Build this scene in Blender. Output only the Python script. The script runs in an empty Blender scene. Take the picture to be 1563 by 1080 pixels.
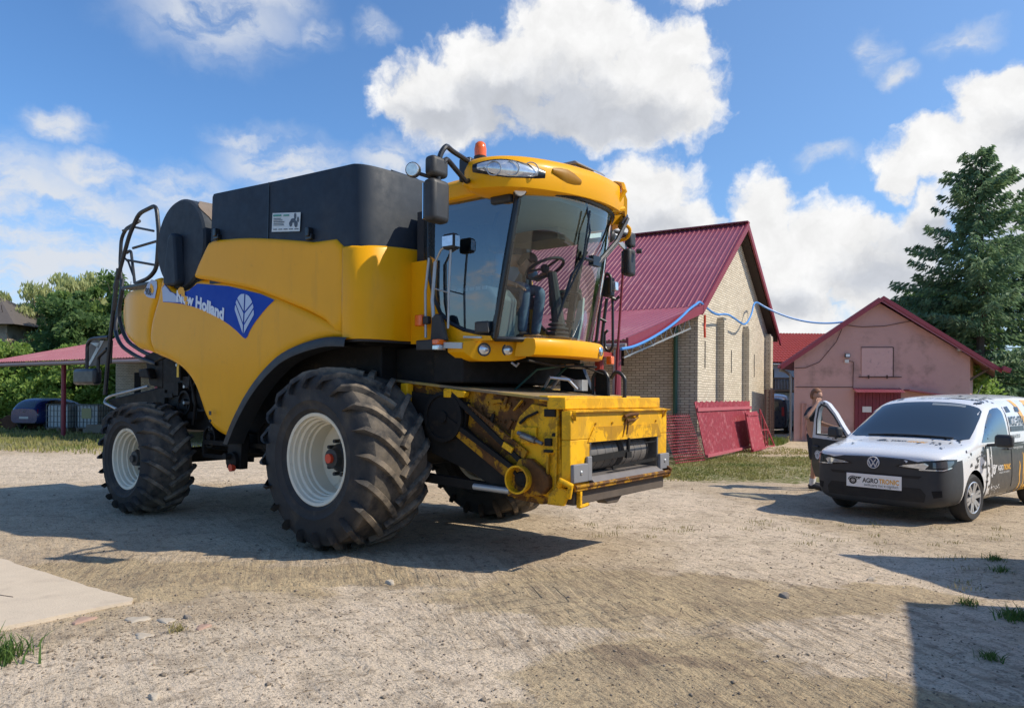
import bpy, math, random
import numpy as np
from mathutils import Vector, Matrix, geometry
from mathutils.bvhtree import BVHTree
random.seed(7); rng = np.random.default_rng(7)
S = bpy.context.scene
COL = S.collection
R = math.radians
# ---------------------------------------------------------------- camera
cam_d = bpy.data.cameras.new('camera'); cam = bpy.data.objects.new('camera', cam_d); COL.objects.link(cam)
cam.location = (0, 0, 1.62)
cam.rotation_euler = (R(90), -0.0061, 0)
cam_d.sensor_width = 36; cam_d.lens = 36*1130/1563.0
cam_d.shift_y = 64/1563.0
cam_d.clip_start = .05; cam_d.clip_end = 3000
S.camera = cam
# ---------------------------------------------------------------- sun
SUN = Vector((1.0, -.2, 1.0)).normalized()
sd = bpy.data.lights.new('sun', 'SUN'); sd.energy = 5.0; sd.angle = R(.53); sd.color = (1, .90, .74)
so = bpy.data.objects.new('sun', sd); COL.objects.link(so); so.location = (20, -4, 20)
so.rotation_euler = SUN.to_track_quat('Z', 'Y').to_euler()
S.view_settings.view_transform = 'Standard'; S.view_settings.look = 'None'
S.view_settings.exposure = 0.0; S.view_settings.gamma = 1
# ---------------------------------------------------------------- node helpers
class NT:
    def __init__(s, tree): s.t = tree; s.t.nodes.clear()
    def n(s, typ, **kw):
        nd = s.t.nodes.new(typ)
        for k, v in kw.items(): setattr(nd, k, v)
        return nd
    def link(s, a, b): s.t.links.new(a, b)
    def put(s, sock, v):
        if hasattr(v, 'is_output'): s.link(v, sock)
        elif v is not None: sock.default_value = v
    def m(s, op, a, b=None, c=None, clamp=False):
        nd = s.n('ShaderNodeMath', operation=op); nd.use_clamp = clamp
        s.put(nd.inputs[0], a)
        if b is not None: s.put(nd.inputs[1], b)
        if c is not None: s.put(nd.inputs[2], c)
        return nd.outputs[0]
    def v(s, op, a, b=None):
        nd = s.n('ShaderNodeVectorMath', operation=op); s.put(nd.inputs[0], a)
        if b is not None: s.put(nd.inputs[1], b)
        return nd.outputs[1] if op in ('LENGTH', 'DOT_PRODUCT') else nd.outputs[0]
    def noise(s, vec, scale, detail=4, rough=.55, dist=0, out=0):
        nd = s.n('ShaderNodeTexNoise'); s.put(nd.inputs['Vector'], vec)
        nd.inputs['Scale'].default_value = scale; nd.inputs['Detail'].default_value = detail
        nd.inputs['Roughness'].default_value = rough; nd.inputs['Distortion'].default_value = dist
        return nd.outputs[out]
    def smooth(s, x, lo, hi, a=0., b=1.):
        nd = s.n('ShaderNodeMapRange', interpolation_type='SMOOTHSTEP'); s.put(nd.inputs[0], x)
        for i, q in enumerate((lo, hi, a, b)): s.put(nd.inputs[1+i], q)
        return nd.outputs[0]
    def lin(s, x, lo, hi, a=0., b=1.):
        nd = s.n('ShaderNodeMapRange'); s.put(nd.inputs[0], x)
        for i, q in enumerate((lo, hi, a, b)): s.put(nd.inputs[1+i], q)
        return nd.outputs[0]
    def mix(s, f, a, b, blend='MIX'):
        nd = s.n('ShaderNodeMix', data_type='RGBA', blend_type=blend)
        s.put(nd.inputs[0], f); s.put(nd.inputs[6], c4(a)); s.put(nd.inputs[7], c4(b)); return nd.outputs[2]
def c4(c):
    if hasattr(c, 'is_output'): return c
    return (c[0], c[1], c[2], 1)
def srgb(r, g, b):
    f = lambda x: (x/255/12.92) if x/255 <= .04045 else ((x/255+.055)/1.055)**2.4
    return (f(r), f(g), f(b))
# ---------------------------------------------------------------- world: sky texture and clouds
w = bpy.data.worlds.new('World'); S.world = w; w.use_nodes = True
N = NT(w.node_tree)
sky = N.n('ShaderNodeTexSky', sky_type='NISHITA'); sky.sun_disc = False
sky.sun_elevation = R(44.4); sky.sun_rotation = R(101.3); sky.altitude = 100; sky.air_density = 1.0; sky.dust_density = .6; sky.ozone_density = 2.0
tc = N.n('ShaderNodeTexCoord'); gen = tc.outputs['Generated']
sep = N.n('ShaderNodeSeparateXYZ'); N.link(gen, sep.inputs[0])
az = N.m('MULTIPLY', N.m('ARCTAN2', sep.outputs[0], sep.outputs[1]), 57.2958)
el = N.m('MULTIPLY', N.m('ARCSINE', sep.outputs[2]), 57.2958)
cmb = N.n('ShaderNodeCombineXYZ'); N.link(az, cmb.inputs[0]); N.link(el, cmb.inputs[1])
ae = cmb.outputs[0]
wn = N.noise(ae, .22, 5, .6, 0, 1)
warp = N.v('SCALE', N.v('SUBTRACT', wn, (.5, .5, .5))); warp.node.inputs['Scale'].default_value = 4.2
aew = N.v('ADD', ae, warp)
def blobs(lst, P):
    acc = None
    for (a, e, ra, re, g) in lst:
        d = N.v('LENGTH', N.v('MULTIPLY', N.v('SUBTRACT', P, (a, e, 0)), (1/ra, 1/re, 0)))
        q = N.m('MULTIPLY', N.m('SUBTRACT', 1.0, d), g)
        acc = q if acc is None else N.m('MAXIMUM', acc, q)
    return acc
# cumulus banks as (azimuth, elevation, half width, half height, weight) in degrees
CUM = [(-6.5,22,5.2,3.4,1),(-1.2,23.2,6.5,4.2,1),(4.6,25.4,7.2,4.6,1),(10.2,23.3,5.6,4.4,1),(13.2,21,3.8,3.1,1),(7,21,8.5,3,1),(-4,20.6,5.5,2.6,1),
 (12.5,24.8,2.4,2.2,.9),(15.6,28.9,5,2.2,.9),(20.8,29.4,3.6,1.6,.8),(10.3,15.5,4.6,3.2,1),(12.8,13,3.8,2.4,1),(10,12,6,4,1),
 (18.8,12.6,3,4,1),(22,9.8,5.6,4.4,1),(26,8.6,5.4,4.6,1),(23.6,11.3,6,2.2,1),(20.5,6.5,6,3.5,.9),(33.5,18.4,4.2,3,1),(30.5,16,6,2.6,1),(34.5,14.8,6.5,5,1),
 (27.6,14.6,1.9,1.5,1),(29.3,11.8,2.4,3.0,.9),(39,12,8,8,1)]
WSP = [(-33,11,8,4.2,.9),(-31.5,8,9.5,3.4,.9),(-37,13,7,3,.8),(-29.6,14.6,2.8,1.3,.9),(-31.6,17.2,2.4,1.0,.85),(-22.2,25.4,5.4,2.6,.5),(-18.5,27,3,1.4,.42),(-24.4,14.2,4.4,1.6,.62),
 (-17.2,17.0,4.4,1.9,.66),(-19.8,18.2,2.4,.7,.5),(-15.8,15.2,3.4,1.8,.85),(-9.2,17.4,3,1.5,.7),(-15,25,1.4,.8,.34),(-10.6,25.7,1.3,.8,.5),(26.1,22.9,1.1,1.1,.62),(27.5,21.2,1.0,.6,.5),(22.6,16.6,1.6,.6,.55),(31.2,22.6,1.6,.7,.45),
 (-37,4,14,3,.8),(5,3,60,2.2,.5)]
fb = N.noise(aew, .40, 8, .56)
fb2 = N.noise(aew, .55, 6, .55)
rest = N.m('SUBTRACT', N.m('MULTIPLY', N.m('SUBTRACT', N.noise(gen, 2.2, 6, .6), .60), 3.2), N.smooth(N.m('ABSOLUTE', az), 40, 58, 5, 0))
fcu = N.m('MAXIMUM', blobs(CUM, aew), rest)
dens = N.smooth(N.m('ADD', N.m('MULTIPLY', fcu, 1.5), N.m('MULTIPLY', N.m('SUBTRACT', fb, .5), 1.6)), .02, .62)
fws = blobs(WSP, aew)
fb3 = N.noise(N.v('MULTIPLY', aew, (.6, 1.5, 1)), .34, 6, .58)
wden = N.m('MULTIPLY', N.smooth(fws, -.35, .55), N.smooth(fb3, .32, .62, .15, .97))
# underside shade painted into the cloud colour by hand-placed ellipses and noise
SH = [(1.5,20.9,11,3.2,1),(8.5,20.2,8,2.1,.85),(-5.5,20.4,6,2.0,.85),(2.5,22.6,6,2.2,.5),(31,10.8,5.5,2.6,.8),(26.5,8.6,5,2.5,.7),(11,12.5,4.5,2.5,.5),(35,16,4,3,.45),(-33,8.6,9,2.6,.45),(20,6.8,5,2,.5),(-33,11.5,5,1,.3)]
shf = N.smooth(N.m('ADD', N.m('MULTIPLY', blobs(SH, aew), 1.6), N.m('MULTIPLY', N.m('SUBTRACT', fb2, .5), .8)), -.1, .95)
lit = N.mix(shf, (1.0, 1.0, 1.0), (.64, .67, .73))
fine = N.lin(fb, .3, .75, .88, 1.08)
litv = N.v('SCALE', lit); N.link(fine, litv.node.inputs['Scale'])
hz = N.smooth(el, -1, 13, .50, 0)
bg1 = N.n('ShaderNodeBackground'); N.link(N.mix(1.0, sky.outputs[0], (.80, 1.16, 1.50), 'MULTIPLY'), bg1.inputs[0]); bg1.inputs[1].default_value = .12
bgh = N.n('ShaderNodeBackground'); bgh.inputs[0].default_value = (.55, .72, .95, 1); bgh.inputs[1].default_value = .9
bg2 = N.n('ShaderNodeBackground'); N.link(litv, bg2.inputs[0]); bg2.inputs[1].default_value = .95
bg3 = N.n('ShaderNodeBackground'); bg3.inputs[0].default_value = (.80, .845, .92, 1); bg3.inputs[1].default_value = .9
lift = N.smooth(az, -30, 45, 0, .16)
bl = N.n('ShaderNodeBackground'); bl.inputs[0].default_value = (.55, .75, 1, 1); bl.inputs[1].default_value = 1.0
mb_ = N.n('ShaderNodeMixShader'); N.link(N.m('MULTIPLY', lift, N.smooth(N.m('ABSOLUTE', az), 50, 80, 1, 0)), mb_.inputs[0]); N.link(bg1.outputs[0], mb_.inputs[1]); N.link(bl.outputs[0], mb_.inputs[2])
m0 = N.n('ShaderNodeMixShader'); N.link(hz, m0.inputs[0]); N.link(mb_.outputs[0], m0.inputs[1]); N.link(bgh.outputs[0], m0.inputs[2])
m1 = N.n('ShaderNodeMixShader'); N.link(wden, m1.inputs[0]); N.link(m0.outputs[0], m1.inputs[1]); N.link(bg3.outputs[0], m1.inputs[2])
m2 = N.n('ShaderNodeMixShader'); N.link(dens, m2.inputs[0]); N.link(m1.outputs[0], m2.inputs[1]); N.link(bg2.outputs[0], m2.inputs[2])
wo = N.n('ShaderNodeOutputWorld'); N.link(m2.outputs[0], wo.inputs[0])
try: w.cycles.sampling_method = 'MANUAL'; w.cycles.sample_map_resolution = 512
except Exception: pass
# ---------------------------------------------------------------- materials
MATS = {}
def mat(name, col, rough=.6, metal=0, spec=.5, vary=0, vscale=3, col2=None, c2lo=.5, c2hi=.62, c2scale=2.5, bump=0, bscale=40, coat=0, streak=False, detail=6):
    if name in MATS: return MATS[name]
    m = bpy.data.materials.new(name); m.use_nodes = True; T = NT(m.node_tree)
    b = T.n('ShaderNodeBsdfPrincipled'); o = T.n('ShaderNodeOutputMaterial'); T.link(b.outputs[0], o.inputs[0])
    tc = T.n('ShaderNodeTexCoord').outputs['Object']
    c = c4(col)
    if col2 is not None:
        vec = tc
        if streak: vec = T.v('MULTIPLY', tc, (1, 1, .22))
        f = T.smooth(T.noise(vec, c2scale, detail, .65), c2lo, c2hi)
        c = T.mix(f, c, col2)
    if vary:
        f = T.noise(tc, vscale, 5, .6)
        c = T.mix(1.0, c, T.mix(f, (1-vary,)*3, (1+vary,)*3), 'MULTIPLY')
    T.put(b.inputs['Base Color'], c)
    rr = T.lin(T.noise(tc, 9, 4), .3, .7, max(rough-.07, 0), min(rough+.07, 1)); T.link(rr, b.inputs['Roughness'])
    b.inputs['Metallic'].default_value = metal; b.inputs['Specular IOR Level'].default_value = spec
    b.inputs['Coat Weight'].default_value = coat; b.inputs['Coat Roughness'].default_value = .08
    if bump:
        bp = T.n('ShaderNodeBump'); bp.inputs['Strength'].default_value = bump; bp.inputs['Distance'].default_value = .02
        T.link(T.noise(tc, bscale, 5, .6), bp.inputs['Height']); T.link(bp.outputs[0], b.inputs['Normal'])
    MATS[name] = m; return m
def glass_mat(name, tint, refl=1.0, rough=.0):
    if name in MATS: return MATS[name]
    m = bpy.data.materials.new(name); m.use_nodes = True; T = NT(m.node_tree)
    tr = T.n('ShaderNodeBsdfTransparent'); tr.inputs[0].default_value = c4(tint)
    gl = T.n('ShaderNodeBsdfGlossy'); gl.inputs['Roughness'].default_value = rough; gl.inputs[0].default_value = (1, 1, 1, 1)
    fr = T.n('ShaderNodeFresnel'); T.link(T.lin(T.n('ShaderNodeNewGeometry').outputs['Backfacing'], 0, 1, 1.5, 1/1.5), fr.inputs[0])
    f = T.m('MULTIPLY', fr.outputs[0], refl, clamp=True)
    mx = T.n('ShaderNodeMixShader'); T.link(f, mx.inputs[0]); T.link(tr.outputs[0], mx.inputs[1]); T.link(gl.outputs[0], mx.inputs[2])
    o = T.n('ShaderNodeOutputMaterial'); T.link(mx.outputs[0], o.inputs[0]); MATS[name] = m; return m
def emis(name, col, st):
    m = bpy.data.materials.new(name); m.use_nodes = True; T = NT(m.node_tree)
    e = T.n('ShaderNodeEmission'); e.inputs[0].default_value = c4(col); e.inputs[1].default_value = st
    o = T.n('ShaderNodeOutputMaterial'); T.link(e.outputs[0], o.inputs[0]); return m
# ---------------------------------------------------------------- mesh helpers
class MB:
    def __init__(s): s.v = []; s.f = []; s.mi = []; s.M = None; s.cur = 0
    def add(s, vs, fs):
        k = len(s.v)
        if s.M is not None: vs = [tuple(s.M @ Vector(q)) for q in vs]
        s.v += [tuple(q) for q in vs]; s.f += [tuple(k+i for i in f) for f in fs]; s.mi += [s.cur]*len(fs); return s
    def box(s, x0, x1, y0, y1, z0, z1):
        return s.add([(x0,y0,z0),(x1,y0,z0),(x1,y1,z0),(x0,y1,z0),(x0,y0,z1),(x1,y0,z1),(x1,y1,z1),(x0,y1,z1)],
                     [(0,3,2,1),(4,5,6,7),(0,1,5,4),(1,2,6,5),(2,3,7,6),(3,0,4,7)])
    def bar(s, a, b, wx, wz=None, up=(0, 0, 1)):
        a, b = Vector(a), Vector(b); d = (b-a).normalized(); wz = wz or wx
        u = Vector(up)
        if abs(d.dot(u)) > .98: u = Vector((1, 0, 0))
        x = d.cross(u).normalized()*wx/2; z = x.cross(d).normalized()*wz/2
        vs = [a-x-z, a+x-z, a+x+z, a-x+z, b-x-z, b+x-z, b+x+z, b-x+z]
        return s.add(vs, [(0,1,2,3),(7,6,5,4),(0,4,5,1),(1,5,6,2),(2,6,7,3),(3,7,4,0)])
    def tube(s, pts, r, seg=8, closed=False, rnd=0):
        pts = [Vector(p) for p in pts]
        if rnd:
            q = [pts[0]]
            for i in range(1, len(pts)-1):
                a, b, c = pts[i-1], pts[i], pts[i+1]; l = min(rnd, (a-b).length*.45, (c-b).length*.45)
                p0 = b+(a-b).normalized()*l; p2 = b+(c-b).normalized()*l
                for t in (0, .25, .5, .75, 1): q.append(p0*(1-t)**2+b*2*t*(1-t)+p2*t*t)
            q.append(pts[-1]); pts = q
        n = len(pts); rs = r if isinstance(r, (list, tuple)) else [r]*n
        if len(rs) != n: rs = list(np.interp(np.linspace(0, 1, n), np.linspace(0, 1, len(rs)), rs))
        vs = []; up = None
        for i, p in enumerate(pts):
            if closed: d = pts[(i+1) % n]-pts[i-1]
            else: d = (pts[min(i+1, n-1)]-pts[max(i-1, 0)])
            if d.length < 1e-9: d = Vector((0, 0, 1))
            d.normalize()
            if up is None:
                up = Vector((0, 0, 1)) if abs(d.z) < .9 else Vector((1, 0, 0))
            x = up.cross(d)
            if x.length < 1e-6: x = Vector((0, 1, 0)).cross(d)
            x.normalize(); y = d.cross(x); up = y
            for k in range(seg):
                a = 2*math.pi*k/seg; vs.append(p+x*(rs[i]*math.cos(a))+y*(rs[i]*math.sin(a)))
        fs = []
        for i in range(n if closed else n-1):
            for k in range(seg):
                j = (i+1) % n; fs.append((i*seg+k, i*seg+(k+1) % seg, j*seg+(k+1) % seg, j*seg+k))
        if not closed: fs += [tuple(range(seg))[::-1], tuple((n-1)*seg+k for k in range(seg))]
        return s.add(vs, fs)
    def lathe(s, prof, c, axis='y', seg=48, cap=True):
        # prof: list of (r, h) ; h along the axis
        vs = []; n = len(prof)
        for k in range(seg):
            a = 2*math.pi*k/seg; ca, sa = math.cos(a), math.sin(a)
            for r, h in prof:
                if axis == 'y': vs.append((c[0]+r*ca, c[1]+h, c[2]+r*sa))
                elif axis == 'x': vs.append((c[0]+h, c[1]+r*ca, c[2]+r*sa))
                else: vs.append((c[0]+r*ca, c[1]+r*sa, c[2]+h))
        fs = [(k*n+i, k*n+i+1, ((k+1) % seg)*n+i+1, ((k+1) % seg)*n+i) for k in range(seg) for i in range(n-1)]
        if cap:
            fs += [tuple(k*n for k in range(seg)), tuple(k*n+n-1 for k in range(seg))[::-1]]
        return s.add(vs, fs)
    def cyl(s, a, b, r, seg=16, r2=None):
        return s.tube([a, b], [r, r if r2 is None else r2], seg)
    def prism(s, poly, fn, t0, t1):
        # poly 2d, fn(a, b, t) -> xyz
        n = len(poly); vs = [fn(a, b, t0) for a, b in poly]+[fn(a, b, t1) for a, b in poly]
        fs = [tuple(range(n))[::-1], tuple(range(n, 2*n))]+[(i, (i+1) % n, n+(i+1) % n, n+i) for i in range(n)]
        return s.add(vs, fs)
    def sphere(s, c, r, seg=12, ring=8, sc=(1, 1, 1)):
        vs = []; fs = []
        for i in range(ring+1):
            th = math.pi*i/ring
            for k in range(seg):
                a = 2*math.pi*k/seg
                vs.append((c[0]+r*sc[0]*math.sin(th)*math.cos(a), c[1]+r*sc[1]*math.sin(th)*math.sin(a), c[2]+r*sc[2]*math.cos(th)))
        for i in range(ring):
            for k in range(seg): fs.append((i*seg+k, (i+1)*seg+k, (i+1)*seg+(k+1) % seg, i*seg+(k+1) % seg))
        return s.add(vs, fs)
    def grid(s, rows):
        n = len(rows[0]); vs = [p for r in rows for p in r]
        return s.add(vs, [(i*n+j, i*n+j+1, (i+1)*n+j+1, (i+1)*n+j) for i in range(len(rows)-1) for j in range(n-1)])
    def build(s, name, mats, parent=None, smooth=30, bevel=0, bseg=2, solid=0, subd=0, recalc=True, **tags):
        me = bpy.data.meshes.new(name); me.from_pydata(s.v, [], s.f)
        if not isinstance(mats, (list, tuple)): mats = [mats]
        for m in mats: me.materials.append(m)
        if len(mats) > 1: me.polygons.foreach_set('material_index', s.mi)
        if recalc:
            import bmesh
            bm = bmesh.new(); bm.from_mesh(me)
            bmesh.ops.remove_doubles(bm, verts=bm.verts, dist=1e-5)
            bmesh.ops.recalc_face_normals(bm, faces=bm.faces); bm.to_mesh(me); bm.free()
        if smooth:
            me.polygons.foreach_set('use_smooth', [True]*len(me.polygons)); me.set_sharp_from_angle(angle=R(smooth))
        me.update()
        o = bpy.data.objects.new(name, me); COL.objects.link(o)
        if parent is not None: o.parent = parent
        if solid: md = o.modifiers.new('solid', 'SOLIDIFY'); md.thickness = solid; md.offset = 0
        if bevel:
            md = o.modifiers.new('bevel', 'BEVEL'); md.width = bevel; md.segments = bseg; md.limit_method = 'ANGLE'; md.angle_limit = R(35)
        if subd: md = o.modifiers.new('sub', 'SUBSURF'); md.levels = subd; md.render_levels = subd
        for k, v_ in tags.items(): o[k] = v_
        return o
def thing(name, label, cat, loc=(0, 0, 0), rz=0, group=None):
    o = bpy.data.objects.new(name, None); COL.objects.link(o); o.location = loc; o.rotation_euler = (0, 0, rz)
    o['label'] = label; o['category'] = cat
    if group: o['group'] = group
    o.empty_display_size = .3
    return o
def tag(o, label=None, cat=None, group=None, kind=None):
    if label: o['label'] = label
    if cat: o['category'] = cat
    if group: o['group'] = group
    if kind: o['kind'] = kind
    return o
def inpoly(x, y, poly):
    c = False; j = len(poly)-1
    for i in range(len(poly)):
        xi, yi = poly[i]; xj, yj = poly[j]
        if (yi > y) != (yj > y) and x < (xj-xi)*(y-yi)/(yj-yi)+xi: c = not c
        j = i
    return c
def resample(poly, step, closed=True):
    out = []
    n = len(poly)
    for i in range(n if closed else n-1):
        a = Vector(poly[i]); b = Vector(poly[(i+1) % n]); k = max(1, int(round((b-a).length/step)))
        for j in range(k): out.append(tuple(a.lerp(b, j/k)))
    return out
def catmull(pts, k=4, closed=False):
    out = []; n = len(pts); P = [Vector(p) for p in pts]
    for i in range(n if closed else n-1):
        p0 = P[i-1] if (i > 0 or closed) else P[0]; p1 = P[i]; p2 = P[(i+1) % n]; p3 = P[(i+2) % n] if (closed or i+2 < n) else P[-1]
        for j in range(k):
            t = j/k; out.append(tuple(.5*((2*p1)+(p2-p0)*t+(2*p0-5*p1+4*p2-p3)*t*t+(3*p1-p0-3*p2+p3)*t**3)))
    if not closed: out.append(tuple(P[-1]))
    return out
def edist(x, y, poly):
    best = 1e9; p = Vector((x, y)); n = len(poly)
    for i in range(n):
        a = Vector(poly[i]); b = Vector(poly[(i+1) % n]); ab = b-a; l2 = ab.length_squared
        t = 0 if l2 < 1e-12 else max(0, min(1, (p-a).dot(ab)/l2)); best = min(best, (a+ab*t-p).length)
    return best
def fill(poly, step, rings=()):
    """2d polygon -> points and triangles, with a grid of inner points"""
    b = resample(poly, step); pts = [Vector(p) for p in b]; n = len(pts); edges = [(i, (i+1) % n) for i in range(n)]
    xs = [p[0] for p in b]; ys = [p[1] for p in b]
    rm_ = max(rings) if rings else 0
    if rings:
        sg_ = 1 if sum(b[i][0]*b[(i+1) % n][1]-b[(i+1) % n][0]*b[i][1] for i in range(n)) > 0 else -1
        for d in rings:
            for i in range(n):
                t_ = Vector(b[(i+1) % n])-Vector(b[i-1]); t_.normalize(); q = Vector(b[i])+Vector((-t_.y, t_.x))*sg_*d
                if inpoly(q.x, q.y, b) and edist(q.x, q.y, b) > d*.9: pts.append(q)
    row = 0
    y = min(ys)
    while y < max(ys):
        x = min(xs)+(row % 2)*step/2
        while x < max(xs):
            if inpoly(x, y, b) and edist(x, y, b) > rm_+step*.45: pts.append(Vector((x, y)))
            x += step
        y += step*.866; row += 1
    vs, es, fs, *_ = geometry.delaunay_2d_cdt(pts, edges, [list(range(n))], 1, 1e-6)
    return [tuple(v) for v in vs], [tuple(f) for f in fs]
def panel(name, poly, wfn, thick, mt, parent, step=.05, rnd=.05, depth=.04, outward=-1, plane='uz', **kw):
    """curved sheet: poly in (u,z); wfn(u,z) gives the third coordinate; rounded edge; thickness inwards"""
    sm = kw.pop('smoothed', True)
    if sm: poly = catmull(poly, 3, True)
    vs, fs = fill(poly, step, (rnd*.12, rnd*.3, rnd*.6, rnd) if rnd else ())
    mb = MB(); V0 = []; V1 = []
    for a, b in vs:
        d = edist(a, b, poly); q = 0
        if rnd and d < rnd: q = depth*(1-math.sqrt(max(0, 1-(1-d/rnd)**2)))
        w0 = wfn(a, b)-outward*q; w1 = wfn(a, b)-outward*(thick+depth)
        if plane == 'uz': V0.append((a, w0, b)); V1.append((a, w1, b))
        elif plane == 'wz': V0.append((w0, a, b)); V1.append((w1, a, b))
        else: V0.append((a, b, w0)); V1.append((a, b, w1))
    n = len(vs)
    # boundary edges
    cnt = {}
    for f in fs:
        for i in range(len(f)):
            e = (f[i], f[(i+1) % len(f)]); cnt[tuple(sorted(e))] = cnt.get(tuple(sorted(e)), []) + [e]
    side = [(e[0][0], e[0][1], e[0][1]+n, e[0][0]+n) for e in cnt.values() if len(e) == 1]
    mb.add(V0+V1, list(fs)+[tuple(i+n for i in f)[::-1] for f in fs]+side)
    return mb.build(name, mt, parent, smooth=kw.pop('smooth', 50), **kw)
def text_polys(txt, size=1, bold=0, sx=1, shear=0):
    cu = bpy.data.curves.new('t', 'FONT'); cu.body = txt; cu.size = size; cu.offset = bold; cu.resolution_u = 3; cu.shear = shear
    ob = bpy.data.objects.new('t', cu); COL.objects.link(ob); bpy.context.view_layer.update()
    dg = bpy.context.evaluated_depsgraph_get(); me = bpy.data.meshes.new_from_object(ob.evaluated_get(dg))
    vs = [(v.co.x*sx, v.co.y) for v in me.vertices]; fs = [tuple(p.vertices) for p in me.polygons]
    bpy.data.objects.remove(ob); bpy.data.curves.remove(cu); bpy.data.meshes.remove(me)
    return vs, fs
def text_on(mb, txt, fn, size, bold=0, width=None, shear=0, align='l', off=0, x0=0, y0=0, th=.003):
    """lettering laid on a surface: fn(a,b,h) -> xyz"""
    vs, fs = text_polys(txt, size, bold, 1, shear)
    if not vs: return 0
    xm = max(v[0] for v in vs); k = 1 if width is None else width/xm
    dx = {'l': 0, 'c': -xm*k/2, 'r': -xm*k}[align]
    mb.add([fn(x0+dx+a*k, y0+b, th) for a, b in vs], fs); return xm*k
# ================================================================ SETTING
def fmesh(name, V, F4, mt, parent=None):
    """fast mesh from numpy verts and quad index array"""
    me = bpy.data.meshes.new(name); V = np.asarray(V, dtype=np.float32); F4 = np.asarray(F4, dtype=np.int32); k = F4.shape[1]
    me.vertices.add(len(V)); me.vertices.foreach_set('co', V.ravel()); me.loops.add(F4.size); me.loops.foreach_set('vertex_index', F4.ravel())
    me.polygons.add(len(F4)); me.polygons.foreach_set('loop_start', np.arange(0, F4.size, k, dtype=np.int32))
    try: me.polygons.foreach_set('loop_total', np.full(len(F4), k, dtype=np.int32))
    except Exception: pass
    me.update(calc_edges=True); me.validate(); me.materials.append(mt)
    o = bpy.data.objects.new(name, me); COL.objects.link(o)
    if parent is not None: o.parent = parent
    return o
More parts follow.
